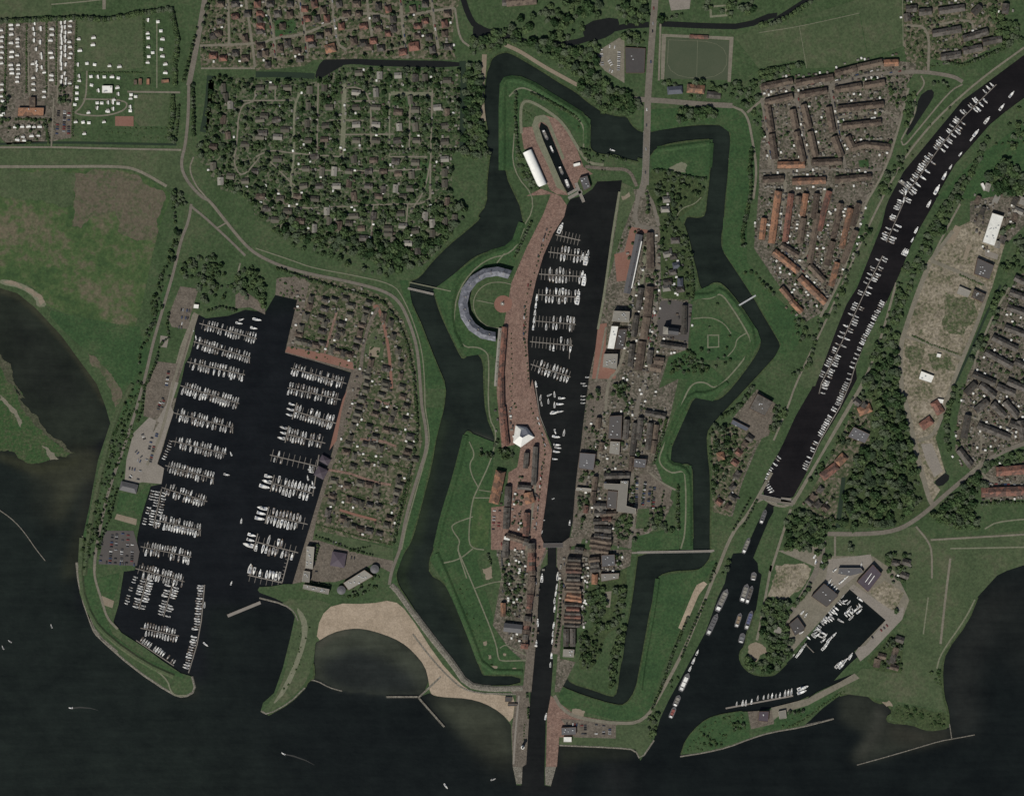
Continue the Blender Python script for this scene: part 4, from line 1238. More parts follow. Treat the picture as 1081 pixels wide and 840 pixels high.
# ---- detached houses and cottages
VILLAGE = ('A1 305,195 275,45 770,100 770,140 785,195 720,205 705,155 600,215 50,265 100,200 180,245 170,210 220,160 230,185 210,80 200,40 90,60 140,20 60,20 240,20 340,20 370,60 350,110 '
           '420,60 440,110 490,80 500,30 540,40 560,80 560,120 500,120 440,180 460,195 510,200 540,140 20,190 40,220 20,110 110,110 690,90 640,190 295,135 640,40 660,110 690,20 780,60 410,20 '
           '480,170 400,170 290,80 250,80 260,150 130,180 20,60 140,60 660,150 | A0 900,20 960,70 900,90 890,140 960,220 910,240 870,230 1000,240 1050,20 1060,80 1060,130 1060,225 1000,160 960,20 1010,60 870,150')
PARK = ('A1 420,300 505,310 580,310 650,320 690,320 780,330 215,435 300,440 410,380 490,380 410,440 490,440 580,460 650,450 740,440 780,460 410,510 490,510 585,520 650,520 770,515 210,505 285,515 '
        '35,475 85,490 30,545 90,560 215,575 280,570 410,575 490,575 580,575 655,575 770,580 90,650 205,690 270,700 320,700 380,700 460,700 520,700 580,710 635,715 770,705 195,760 260,760 330,760 '
        '380,750 460,760 520,775 570,770 630,770 770,750 70,355 130,360 220,370 280,360 120,530 240,640 400,650 480,655 570,660 650,665 770,650 630,410 | '
        'A0 910,360 940,430 920,400 910,490 930,555 1060,360 1060,560 1060,490 870,680 940,720 1040,700 1000,740 900,740 1000,590 870,600 | '
        'B1 45,80 80,125 130,90 240,160 340,150 380,140 300,130 430,160 540,160 560,210 600,150 690,110 720,180 770,130 810,120 660,250 540,180 620,220 780,50 20,30 170,30 480,110 400,110 650,170 180,130 720,140 '
        '440,200 590,100 290,90 100,40 240,40 400,30 500,30 600,30')
MARINA = ('V6 360,50 340,130 310,230 260,340 240,400 500,60 590,60 490,150 460,240 490,300 470,370 700,50 750,120 740,210 660,300 650,380 620,420 925,90 905,165 885,240 860,310 840,390 820,460 800,530 '
          '240,470 300,480 350,500 410,510 470,490 560,560 620,570 680,590 735,600 950,680 930,750 910,810 | B1 550,545 560,600 580,660 590,710 590,760 530,730 530,790 470,710 465,760 520,520 | '
          'Q7 370,50 360,110 350,165 320,240 300,300 290,355 270,400 250,460 230,545 210,600 195,665 440,290 430,360 500,340 580,345 560,400 670,400 680,295 380,460 350,600 410,610 470,640 520,490 580,500 '
          '430,540 710,540 710,610 690,665 670,710 590,720 500,790 260,700 250,780 360,770 510,80 510,150 510,20 635,50 645,140 650,220 480,205 750,720 | '
          'Q8 340,20 540,45 210,110 300,145 390,130 500,165 500,215 650,100 660,140 640,190 630,240 200,215 195,255 170,330 175,380 310,240 360,250 400,270 455,275 515,285 270,370 300,400 345,420 390,440 '
          '450,455 520,470 590,365 570,415 450,140 440,30')
CANAL = 'C2 950,265 925,300 910,340 920,390 900,440 900,480 880,520 970,240 845,500 | C3 430,110 220,480 250,450 240,510 270,525 205,500 400,95'
SHORE = 'D3 572,172 555,220 500,240 550,285 480,268 545,250 | N7 1000,130 1060,125 1050,200'
EAST = 'Q4 740,330 850,230 700,240 900,560 860,600 1000,250 1060,250 1030,330 1000,380 1060,320 | A3 930,765'
EMOAT = 'Q1 860,490 845,620 840,745 870,690 790,160 780,240 800,600 | Q2 800,60 900,120 790,110 900,60 | M4 290,590 330,700 300,740'
SEV = 'C3 575,760 600,745 640,770 570,800'


def houses(name, area, s, spec, cols, d, rz0, cat, group, band, jit=.12, occ=5.5, desc=None, scales=(1, 1)):
    pts = dedupe(ZZ(s), d)
    for r, c, q in rows(pts, band):
        rm = cols[random.randrange(len(cols))]
        l, w, h, rh, wm, hip = spec
        rz = rz0 + random.uniform(-jit, jit) + random.choice((0, 0, PI / 2))
        o = house(name, q[0], q[1], rz, l, w, h, rh, wm, rm, hip=hip)
        f = random.uniform(*scales)
        o.scale = (f * random.uniform(.9, 1.15), f * random.uniform(.9, 1.1), random.uniform(.9, 1.1))
        tag(o, f'{RN[rm]}-roofed {desc} in {area}, {nth(r)} row from north, {nth(c)} from west', cat, group)
        occupy(q[0], q[1], occ)
        for _ in range(2):
            if random.random() < .5:
                a = random.uniform(0, 2 * PI)
                SHEDS.append((q[0] + math.cos(a) * 6.5, q[1] + math.sin(a) * 6, rz, area))


houses('detached_house', 'the northern village', VILLAGE, (11, 9, 3.6, 4.2, 'wallbrick', .7),
       ['roofred', 'roofgrey', 'roofgrey', 'roofbrown', 'roofgrey', 'roofbrown', 'roofred'], 5, .1, 'house', 'detached village houses', 7, desc='house')
houses('holiday_bungalow', 'the wooded holiday park', PARK, (12, 8, 2.8, 2.2, 'wallpale', 0.0),
       ['roofpark', 'roofgrey', 'roofpark', 'roofbrown', 'roofpark', 'rooflight'], 5, 0, 'bungalow', 'bungalows of the wooded holiday park', 7, desc='bungalow')
houses('holiday_cottage', 'the marina village', MARINA, (12.5, 8.5, 3.2, 3.6, 'wallbrick', .75),
       ['roofgrey', 'roofpark', 'roofpark', 'roofpark', 'roofbrown'], 4.6, -.26, 'cottage', 'cottages of the marina village', 5, jit=.06, occ=4.5, desc='cottage', scales=(.82, 1.0))
houses('detached_house', 'the canal-side gardens', CANAL, (11, 9, 3.6, 4, 'wallbrick', .5), ['roofgrey', 'roofred', 'roofbrown', 'roofgrey'], 5, .9, 'house', 'houses along the canal', 6, desc='house')
houses('detached_house', 'the shore garden', SHORE, (13, 9, 3.2, 3, 'wallpale', .0), ['roofgrey', 'roofbrown'], 5, -.3, 'house', 'houses in the shore garden', 6, desc='house')
houses('detached_house', 'the eastern yards', EAST, (12, 8, 3.4, 3, 'wallbrick', .0), ['roofgrey', 'roofbrown', 'rooflight'], 5, 1.2, 'house', 'houses by the white hall', 6, desc='house')
houses('detached_house', 'the moat gardens', EMOAT, (12, 9, 3.6, 3.6, 'wallpale', .5), ['roofgrey', 'roofblue', 'rooflight'], 5, .1, 'house', 'houses by the eastern moat', 6, desc='house')
for t, s, rm, lab in (('A1', '285,205 325,195', 'rooforange', 'big orange-roofed house by the northern stream, beside the wide pond'), ('A1', '625,195 665,190', 'roofred', 'big red-roofed house with a pink yard above the stream'),
                      ('C2', '838,318 866,312', 'rooforange', 'small bright orange-roofed house among trees by the moat'), ('C3', '405,135 455,115', 'rooforange', 'orange-roofed house north-east of the canal basin'),
                      ('C3', '318,345 350,312', 'rooforange', 'orange-roofed house beside the canal wood, upper of a stepped pair'), ('C3', '255,400 318,352', 'roofred', 'red-orange house beside the canal wood, lower of a stepped pair'),
                      ('A2', '715,362 785,368', 'rooforange', 'orange-roofed villa south of the sports pitch'), ('C3', '712,92 740,140', 'roofred', 'new red-roofed house on the building site, northern of two'),
                      ('C3', '660,195 702,165', 'roofred', 'new red-roofed house on the building site, southern of two')):
    hall('detached_house', t, s, 34, 4.2, 3.6, 'wallbrick', rm, lab, 'house', hip=.6, chim=1)


# ---- narrow town houses on both quays of the lock canal
def town_row(t, s, depth, unit, cols, area, ridge_across=True, h=7):
    a, b = Z(t, s)
    n = math.hypot(b[0] - a[0], b[1] - a[1])
    k = int(n / unit)
    rz = math.atan2(-(b[1] - a[1]), b[0] - a[0])
    for i in range(k):
        f = (i + .5) / k
        q = (a[0] + (b[0] - a[0]) * f, a[1] + (b[1] - a[1]) * f)
        rm = random.choice(cols)
        wid = n / k * S - .15
        dp = depth * S * random.choice((.85, 1.0, 1.1))
        if ridge_across:
            o = house('town_house', q[0], q[1], rz + PI / 2, round(dp), round(wid * 2) / 2, h, 2.6, 'wallbrick', rm, win=False)
        else:
            o = house('town_house', q[0], q[1], rz, round(wid * 2) / 2, round(dp), h, 2.6, 'wallbrick', rm, win=False)
        o.scale = (1, 1, random.uniform(.8, 1.12))
        tag(o, f'narrow {RN[rm]}-roofed town house on {area}, {nth(i + 1)} from its northern end', 'town house', 'town houses by the lock canal')
    occ_line(a, b, depth + 2)
    for i in range(int(n / 2.2)):
        for s_ in (-1, 1):
            if random.random() < .3:
                f, o_ = random.random(), s_ * (depth / 2 + random.uniform(2, 9))
                px, py = a[0] + (b[0] - a[0]) * f, a[1] + (b[1] - a[1]) * f
                px -= (b[1] - a[1]) / n * o_
                py += (b[0] - a[0]) / n * o_
                SHEDS.append((px, py, rz, area))


MIX = ['roofbrown', 'roofred', 'roofgrey', 'roofbrown', 'roofred']
town_row('Q3', '555,180 545,420', 16, 4.0, ['roofbrown', 'roofgrey', 'roofbrown', 'roofred'], 'the east canal quay')
town_row('Q3', '555,425 548,480', 17, 4.0, ['rooforange'], 'the east canal quay in the orange group')
town_row('Q3', '548,490 540,655', 16, 4.0, ['roofbrown', 'roofgrey', 'roofred'], 'the east canal quay near the grey hall')
town_row('Q3', '690,180 700,280', 10, 4.2, MIX, 'the back lane east of the canal')
town_row('Q3', '740,50 725,150', 22, 4.6, MIX, 'the lane north-east of the lock bridge')
town_row('Q3', '590,110 585,150', 10, 4.0, ['roofgrey'], 'the lock square corner')
town_row('Q3', '262,85 270,300', 6.5, 4.4, MIX, 'the west canal quay north part', False)
town_row('Q3', '270,310 245,560', 6.5, 4.4, MIX, 'the west canal quay middle part', False)
town_row('Q3', '240,580 215,800', 6.5, 4.4, MIX, 'the west canal quay south part', False)
town_row('Q3', '95,30 245,80', 6, 4.4, ['roofgrey', 'roofbrown'], 'the lane west of the lock bridge', False)
town_row('Q3', '90,70 85,180', 7, 5, ['roofgrey'], 'the western back street', False)
town_row('M1', '850,485 862,545', 9, 4.4, ['rooforange', 'roofred'], 'the harbour street bend', False)

# ---- landmark and larger buildings
hall('barracks', 'M1', '695,362 655,545', 54, 7, 5, 'wallbrick', 'rooforange', 'long orange-roofed barracks on the western rampart lawn', 'barracks', hip=.5, chim=4)
hall('storehouse', 'B1', '1014,562 996,800', 20, 6, 2.6, 'wallpale', 'roofred', 'long red-roofed storehouse south of the crescent building', 'storehouse', chim=6)
hall('storehouse', 'C1', '1002,0 1004,112', 17, 6, 2.6, 'wallpale', 'roofred', 'red-roofed storehouse on the promenade just above the white pavilion', 'storehouse', chim=3)
hall('storehouse', 'C1', '1010,165 1024,268', 18, 6, 2.6, 'wallbrick', 'roofred', 'narrow red storehouse between the rampart path and white pavilion', 'storehouse', chim=3)
hall('lean_to', 'B1', '996,566 985,700', 11, 3, 1.2, 'wallpale', 'rooflight', 'pale lean-to row behind the long red storehouse, northern half', 'lean-to', chim=4)
hall('lean_to', 'B1', '984,704 978,800', 11, 3, 1.2, 'wallpale', 'rooflight', 'pale lean-to row behind the long red storehouse, southern half', 'lean-to', chim=3)
nb = hall('workshop', 'Q1', '570,445 470,915', 52, 7, 4, 'wallbrick', 'roofslate', 'long slate-roofed workshop with a white eastern eave, harbour east bank', 'workshop', chim=5)
b = MB()
b.box(0, 0, 0, 0.25, 76, 1.7)
kid(nb, 'eave', b.mesh('eave', M['white']), (0, 5.6, 7.6))
hall('ropewalk', 'Q1', '655,430 662,715', 52, 6, 3, 'wallbrick', 'roofbrown', 'long brown-roofed shed beside the harbour road', 'shed')
hall('orange_house', 'Q3', '72,492 72,580', 32, 5, 3, 'wallbrick', 'rooforange', 'small orange-roofed barn on the western back lane', 'barn')
hall('orange_house', 'Q3', '696,292 694,362', 38, 6, 3.5, 'wallbrick', 'rooforange', 'orange-roofed hall behind the east canal houses', 'hall', hip=.5)
hall('school', 'Q3', '78,655 200,668', 56, 6, 3, 'wallbrick', 'roofslate', 'grey hall at the south end of the western back lane', 'hall')
hall('warehouse', 'Q3', '500,665 500,785', 34, 7, 2.6, 'wallbrick', 'roofgrey', 'grey warehouse on the east canal quay, western of a pair', 'warehouse', chim=3)
hall('warehouse', 'Q3', '545,665 545,785', 34, 7, 2.6, 'wallbrick', 'roofgrey', 'grey warehouse behind the canal quay, eastern of a pair', 'warehouse', chim=3)
block('flat_house', 'Q3', '482,805 556,808 552,860 478,855', 6, 'wallpale', 'rooflight', 'pale square flat-roofed house at the end of the east quay', 'house', units=3)
block('town_hall', 'Q3', '740,165 830,160 835,235 745,245', 8, 'wallbrick', 'roofslate', 'large grey-roofed block behind the lock square houses', 'building', units=4)
block('town_hall', 'Q3', '738,292 862,288 858,325 740,345', 6, 'wallbrick', 'rooflight', 'low pale grey flat hall beside the wooded garden', 'hall', units=2)
block('flats', 'Q2', '365,295 490,300 485,385 350,375', 12, 'wallpale', 'rooflight', 'pale apartment block north of the white strip building on the harbour', 'apartments', units=8)
block('flats', 'Q2', '285,640 395,640 385,760 275,745', 12, 'wallpale', 'rooflight', 'pale apartment block south of the white strip building on the harbour', 'apartments', units=8)
block('strip_building', 'Q2', '345,415 400,418 365,600 312,596', 9, 'wallpale', 'roofwhite', 'white strip building on the harbour east quay', 'building', units=2)
block('solar_roof_building', 'Q2', '405,440 470,440 440,600 372,600', 7, 'wallbrick', 'roofflat', 'dark flat building behind the white strip building', 'building', units=6)
block('market_hall', 'M4', '342,50 412,45 408,182 332,178', 8, 'wallbrick', 'roofflat', 'large dark flat-roofed hall east of the harbour square', 'hall', units=5)
block('market_hall', 'M4', '345,192 402,195 398,272 338,262', 6, 'wallbrick', 'rooflight', 'grey flat-roofed annex south of the dark market hall', 'annex', units=3)
block('pump_house', 'M4', '172,258 262,265 250,358 165,345', 8, 'wallbrick', 'roofslate', 'grey flat-roofed building right on the harbour east quay', 'building', units=3)
block('nursing_home', 'M4', '405,418 448,418 436,560 492,575 488,605 382,590 392,470 312,462 308,432 405,436', 10, 'wallpale', 'rooflight', 'pale L-shaped flat-roofed home around a dark courtyard roof', 'building', units=8)
block('courtyard_hall', 'M4', '332,474 388,478 380,580 325,570', 5, 'wallbrick', 'roofflat', 'low dark hall inside the pale L-shaped home', 'hall', units=2)
block('flats', 'M4', '482,290 552,295 545,345 478,340', 8, 'wallbrick', 'roofslate', 'grey block of flats north of the moat-side car park', 'apartments', units=4)
block('quay_house', 'M4', '155,455 238,462 236,480 150,472', 5, 'wallpale', 'rooflight', 'low pale quay house beside the harbour garden', 'house', units=1)
block('quay_house', 'M1', '715,732 750,735 745,758 712,752', 6, 'wallpale', 'roofwhite', 'small pale-roofed house at the top of the back street', 'house', units=1)
hall('curved_block', 'M1', '893,225 882,440', 26, 8, 2, 'wallbrick', 'roofgrey', 'grey-roofed row along the promenade south of the white pavilion', 'building')
hall('curved_block', 'M1', '792,452 868,458', 24, 7, 2, 'wallbrick', 'roofgrey', 'short grey-roofed row closing the courtyard by the promenade', 'building')
hall('curved_block', 'M1', '842,260 836,345', 26, 7, 2, 'wallbrick', 'roofgrey', 'inner grey-roofed row in the courtyard by the promenade', 'building')
block('yard_hall', 'C2', '1000,60 1062,95 1030,150 968,120', 8, 'wallbrick', 'roofgrey', 'large grey-brown roofed hall between moat and canal', 'hall', units=4)
block('yard_hall', 'C2', '900,165 968,200 955,212 892,182', 5, 'wallbrick', 'roofblue', 'blue-roofed shed between moat and canal yard', 'shed', units=1)
block('canal_hall', 'C3', '385,195 450,225 430,262 360,235', 6, 'wallbrick', 'roofslate', 'large grey stepped roof beside the canal wood', 'building', units=6)
block('boat_hall', 'N7', '590,245 672,312 605,378 520,318', 8, 'wallbrick', 'roofflat', 'large dark-roofed boat hall north of the inner harbour', 'hall', units=3)
bh = block('boat_hall', 'N7', '868,138 918,192 840,292 778,236', 8, 'wallbrick', 'roofpurple', 'dark plum-roofed hall with pale roof lights at the boatyard', 'hall')
b = MB()
for o_ in (-3, 3):
    b.bar((-5 + o_ * .8, -8 - o_ * .6), (5 + o_ * .8, 6 - o_ * .6), .9, 8.13, 8.4)
kid(bh, 'roof_light', b.mesh('roof_light', M['white']))
block('boat_hall', 'N7', '676,158 800,158 815,182 740,202 668,190', 6, 'wallpale', 'roofslate', 'grey-roofed boat shed beside the plum-roofed hall', 'shed', units=2)
block('boat_hall', 'N7', '392,478 440,438 484,502 425,542', 6, 'wallbrick', 'roofflat', 'square grey flat-roofed shed west of the moored boats', 'shed', units=2)
block('boat_hall', 'N7', '318,490 352,500 345,530 306,522', 4, 'wallpale', 'rooflight', 'small pale shed at the edge of the harbour wood', 'shed')
block('club_house', 'N8', '655,487 708,487 704,545 648,540', 6, 'wallbrick', 'roofpurple', 'dark-roofed club house on the southern pier square', 'club house', units=2)
block('club_house', 'N8', '765,488 805,480 810,525 770,530', 4, 'wallpale', 'rooflight', 'low pale building east of the pier club house', 'building')
wb = block('white_hall', 'B3', '947,98 993,112 955,232 908,216', 8, 'wallpale', 'roofwhite', 'large white-roofed hall on the yards east of the canal', 'hall', units=9)
block('solar_hall', 'B3', '888,282 955,312 935,368 875,345', 7, 'wallbrick', 'roofflat', 'dark-roofed hall north of the building site road', 'hall', units=6)
block('site_hall', 'B3', '875,408 922,430 910,462 865,440', 6, 'wallbrick', 'roofgrey', 'grey roofed hall on the building site', 'hall', units=3)
block('site_hall', 'B3', '815,395 862,415 850,440 805,425', 4, 'wallpale', 'rooflight', 'pale foundation block beside the grey site hall', 'foundation')
block('site_office', 'B3', '660,740 712,760 700,788 650,772', 4, 'wallpale', 'roofwhite', 'white-roofed site office near the southern end of the site', 'office', units=2)
block('site_office', 'C3', '728,80 752,84 748,100 724,96', 3, 'wallpale', 'roofwhite', 'small white cabin beside the new red-roofed houses', 'cabin')
block('site_office', 'B3', '725,668 742,672 738,686 722,682', 3, 'wallpale', 'roofwhite', 'small white cabin alone on the middle of the site', 'cabin')
block('long_trailer', 'Q4', '722,110 742,102 770,158 750,168', 3.5, 'wallpale', 'roofwhite', 'long white cabin in the garden north of the white hall', 'cabin')
block('camp_hall', 'A0', '78,442 182,442 180,474 75,476', 5, 'wallbrick', 'rooforange', 'big orange-brown roofed camp hall beside the caravans', 'hall', units=2)
block('camp_hall', 'A0', '124,400 146,400 146,438 124,438', 5, 'wallbrick', 'roofbrown', 'narrow brown wing north of the orange camp hall', 'hall')
block('wash_house', 'V8', '402,592 492,592 492,655 402,655', 4, 'wallpale', 'roofwhite', 'square white-roofed wash house on the camp lawn', 'wash house', units=4)
block('villa', 'A2', '462,195 545,200 540,300 465,300', 3, 'wallbrick', 'roofflat', 'dark building among trees beside the northern car park', 'building', units=2)
hall('villa', 'A2', '635,372 695,368', 30, 4, 3, 'wallbrick', 'roofblue', 'blue-grey roofed house south-west of the sports pitch', 'house', hip=.5)
hall('villa', 'A2', '795,388 850,392', 26, 4, 3, 'wallbrick', 'roofgrey', 'grey-roofed house south-east of the orange villa', 'house')
hall('sports_stand', 'A2', '725,152 800,155', 14, 3, .6, 'wallpale', 'roofred', 'little reddish stand at the north edge of the pitch', 'stand')
hall('school', 'A2', '-20,12 100,2', 36, 5, 2.5, 'wallbrick', 'roofbrown', 'brown-roofed school block at the top edge of the park', 'school')
hall('school', 'A1', '1005,15 1060,15', 22, 4, 2, 'wallpale', 'roofgrey', 'grey-roofed school wing at the northern edge', 'school')
block('kiosk', 'B0', '792,468 812,470 810,486 790,484', 3.5, 'wallpale', 'roofwhite', 'small white kiosk at the north end of the marina car park', 'kiosk')
hall('harbour_office', 'N2', '258,498 352,520', 50, 4, 2.5, 'wallbrick', 'roofslate', 'dark harbour office with a hipped roof south of the boat yard', 'office', hip=.6)
hall('marina_pavilion', 'N6', '690,15 670,50', 62, 4, 2.5, 'wallbrick', 'roofpurple', 'plum-roofed marina pavilion on the east quay, upper of two', 'pavilion', hip=.9)
hall('marina_pavilion', 'N6', '668,85 640,140', 66, 4, 2.5, 'wallbrick', 'roofpurple', 'plum-roofed marina pavilion on the east quay, lower of two', 'pavilion', hip=.9)
hall('square_pavilion', 'N4', '812,265 890,278', 80, 5, 3.5, 'wallbrick', 'roofpurple', 'square plum hipped pavilion on the marina square', 'pavilion', hip=1)
block('flats', 'N4', '672,195 715,200 705,325 665,318', 9, 'wallpale', 'rooflight', 'pale flats on the west side of the marina square', 'apartments', units=7)
block('flats', 'N4', '655,335 690,340 686,400 645,395', 9, 'wallpale', 'rooflight', 'short pale flats at the corner of the marina square', 'apartments', units=4)
block('flats', 'N4', '655,412 800,440 795,468 650,435', 9, 'wallpale', 'rooflight', 'long pale flats closing the marina square to the south', 'apartments', units=8)
block('restaurant', 'N4', '1000,330 1050,365 910,445 880,405', 7, 'wallbrick', 'rooflight', 'long grey beach restaurant at an angle above the sand', 'restaurant', units=9)
b = MB()
for (t_, s_, r_, lab_) in (('N4', '868,445', 6.5, 'round grey end building west of the beach restaurant'), ('N4', '1058,325', 6.5, 'round grey end building east of the beach restaurant')):
    q = Z(t_, s_)[0]
    x, y = W(q)
    b = MB()
    b.cyl(0, 0, -.5, 5, r_, r_, 20)
    o = b.build('round_building', [M['wallpale']], loc=(x, y, LAND))
    b = MB()
    b.cyl(0, 0, 5.02, 6.6, r_ + .5, r_ * .3, 20)
    kid(o, 'roof', b.mesh('roof', M['roofslate']))
    tag(o, lab_, 'building')
    occupy(q[0], q[1], 5)
for s, lab in (('V4 22,108 70,108 70,140 22,140', 'dark open beach shelter, larger of two by the mole'), ('V4 42,155 112,155 112,172 42,172', 'narrow dark beach shelter, smaller of two by the mole')):
    block('beach_shelter', s[:2], s[3:], 3, 'teak', 'roofflat', lab, 'shelter')
block('mole_house', 'D2', '203,530 262,528 262,558 203,560', 5, 'wallbrick', 'roofslate', 'grey-roofed building on the eastern mole beside the car park', 'building', units=4)
block('mole_house', 'D2', '212,568 244,568 244,588 212,588', 4, 'wallpale', 'roofwhite', 'small white building below the grey one on the eastern mole', 'building')
block('dock_shed', 'V7', '545,535 605,520 610,545 552,560', 4, 'wallpale', 'roofwhite', 'small white shed beside the dry dock', 'shed')
block('dock_pump_house', 'V7', '600,660 670,640 700,740 640,770', 7, 'wallbrick', 'roofslate', 'grey pump house at the mouth of the dry dock', 'pump house', units=4)
for s, lab in (('V8 722,530 748,530 748,580 722,580', 'reddish camping cabin, western of two on the lawn'), ('V8 790,530 816,530 816,582 790,582', 'reddish camping cabin, eastern of two on the lawn'),
               ('V8 920,540 985,535 988,562 922,568', 'wide reddish camping cabin beside the dark hedge'), ('V8 680,540 705,540 705,580 680,580', 'small brown camping cabin west of the reddish pair')):
    block('camping_cabin', s[:2], s[3:], 3, 'wallbrick', 'roofbrown' if 'brown' in lab else 'rooforange', lab, 'cabin')

# the crescent: slate-roofed ring of flats round the lawn
def crescent():
    cx, cy = W((523.2, 321.2))
    ro, ri = 39 * S, 30 * S
    n = 9
    A = [math.radians(64 + (270 - 64) * i / n) for i in range(n + 1)]
    w, r, ins = MB(), MB(), MB()
    h, rh, oh = 9, 4, .6
    rm_ = (ro + ri) / 2
    for rad, zz, flip in ((ro, h, 0), (ri, h, 1)):
        V = []
        for a in A:
            V += [(rad * math.cos(a), rad * math.sin(a), -.5), (rad * math.cos(a), rad * math.sin(a), zz)]
        w.add(V, [((2 * i, 2 * i + 1, 2 * i + 3, 2 * i + 2) if not flip else (2 * i + 2, 2 * i + 3, 2 * i + 1, 2 * i)) for i in range(n)])
    for a in (A[0], A[-1]):
        V = [(rad * math.cos(a), rad * math.sin(a), z) for rad, z in ((ri, -.5), (ro, -.5), (ro, h), (rm_, h + rh - .1), (ri, h))]
        w.add(V, [(0, 1, 2, 3, 4)])
    V = []
    for a in A:
        for rad, z in ((ri - oh, h - .3), (rm_, h + rh), (ro + oh, h - .3)):
            V.append((rad * math.cos(a), rad * math.sin(a), z))
    F = []
    for i in range(n):
        for k in range(2):
            F.append((3 * i + k, 3 * i + k + 1, 3 * i + k + 4, 3 * i + k + 3))
    r.add(V, F)
    root = w.build('crescent_building', [M['wallbrick']], loc=(cx, cy, LAND))
    rf = kid(root, 'roof', r.mesh('roof', M['roofcrescent']))
    for i in range(n):
        a = (A[i] + A[i + 1]) / 2
        kid(rf, 'chimney', chimney_mesh(), (rm_ * math.cos(a), rm_ * math.sin(a), h + rh - .1), a)
        b = MB()
        b.box(0, 0, -.6, 1.4, 1.6, 2.2)
        kid(rf, 'dormer', b.mesh('dormer', M['rooflight']), ((rm_ * .5 + ri * .5) * math.cos(a), (rm_ * .5 + ri * .5) * math.sin(a), h + rh * .45), a)
    for i in range(40):
        a = A[0] + (A[-1] - A[0]) * i / 39
        for k in (29, 34.5, 40):
            occupy(523.2 + k * math.cos(a), 321.2 - k * math.sin(a), 2.5)
    tag(root, 'crescent-shaped slate-roofed building curving round the round lawn', 'building')


crescent()


def white_pavilion():
    P = Z('V1', '255,302 378,322 466,436 312,546 226,492')
    I = Z('V1', '315,350 365,345 398,402 330,440 300,420')
    q = [W(p) for p in P]
    q2 = [W(p) for p in I]
    cx, cy = W(Z('V1', '335,410')[0])
    b = MB()
    b.prism([((x - cx) * .93, (y - cy) * .93) for x, y in q], -.5, 3.5)
    root = b.build('white_pavilion', [M['glass']], loc=(cx, cy, LAND))
    V = [(x - cx, y - cy, 3.2) for x, y in q] + [(x - cx, y - cy, 10.5) for x, y in q2]
    F = [(i, i + 5, (i + 1) % 5 + 5, (i + 1) % 5) for i in range(5)]
    kid(root, 'roof', mesh('roof', V, F, [M['white']]))
    V = [(x - cx, y - cy, 10.4) for x, y in q2] + [(0, 0, 8.5)]
    kid(root, 'skylight', mesh('skylight', V, [(i, (i + 1) % 5, 5) for i in range(5)], [M['roofblue']]))
    tag(root, 'white five-sided tent-roofed pavilion with a grey skylight on the promenade', 'pavilion')
    occupy(*Z('V1', '335,420')[0], 10)


white_pavilion()


def vault_hall():
    a, b_ = Z('V7', '140,420 275,725')
    A, B = W(a), W(b_)
    l = math.hypot(B[0] - A[0], B[1] - A[1])
    rz = math.atan2(B[1] - A[1], B[0] - A[0])
    w, n = 15.0, 10
    V = []
    for x in (-l / 2, l / 2):
        for i in range(n + 1):
            t = PI * i / n
            V.append((x, -math.cos(t) * w / 2, 3 + math.sin(t) * 5.5))
    F = [(i, n + 1 + i, n + 2 + i, i + 1) for i in range(n)]
    b = MB()
    b.box(0, 0, -.5, 3, l - .4, w - .4)
    for x in (-l / 2 + .4, l / 2 - .4):
        b.add([(x, -math.cos(PI * i / n) * (w / 2 - .2), 3 + math.sin(PI * i / n) * 5.3) for i in range(n + 1)], [tuple(range(n + 1))])
    root = b.build('ship_hall', [M['white']], loc=((A[0] + B[0]) / 2, (A[1] + B[1]) / 2, LAND), rz=rz)
    kid(root, 'roof', mesh('roof', V, [tuple(reversed(f)) for f in F], [M['white']], None, True))
    tag(root, 'long white vaulted ship hall west of the dry dock', 'hall')
    occ_line(a, b_, 12)


vault_hall()


def church():
    x0, y0 = W(Z('V2', '265,440')[0])
    root = link('church', mesh('walls', *gable_walls(17, 10, 8, .2), [M['wallbrick']]), None, None, (x0, y0, LAND), math.radians(-6))
    kid(root, 'roof', mesh('roof', *gable_roof(17, 10, 8, 5.5, hip=.0), [M['roofslate']]))
    b = MB()
    b.box(-11.5, 0, -.5, 12, 7.5, 11)
    t = kid(root, 'tower', b.mesh('tower', M['wallbrick']))
    V = [(-16, -6.2, 12), (-7, -6.2, 12), (-7, 6.2, 12), (-16, 6.2, 12), (-9, 4, 19)]
    kid(t, 'spire', mesh('spire', V, [(0, 1, 4), (1, 2, 4), (2, 3, 4), (3, 0, 4)], [M['rooflight']]))
    b = MB()
    b.box(0, 0, 0, 1.6, .9, 1.3)
    kid(root, 'porch', b.mesh('porch', M['wallpale']), (9.2, 0, 0))
    tag(root, 'slate-roofed church with a pale pyramid roof on the dark square', 'church')
    occupy(*Z('V2', '250,430')[0], 9)


church()


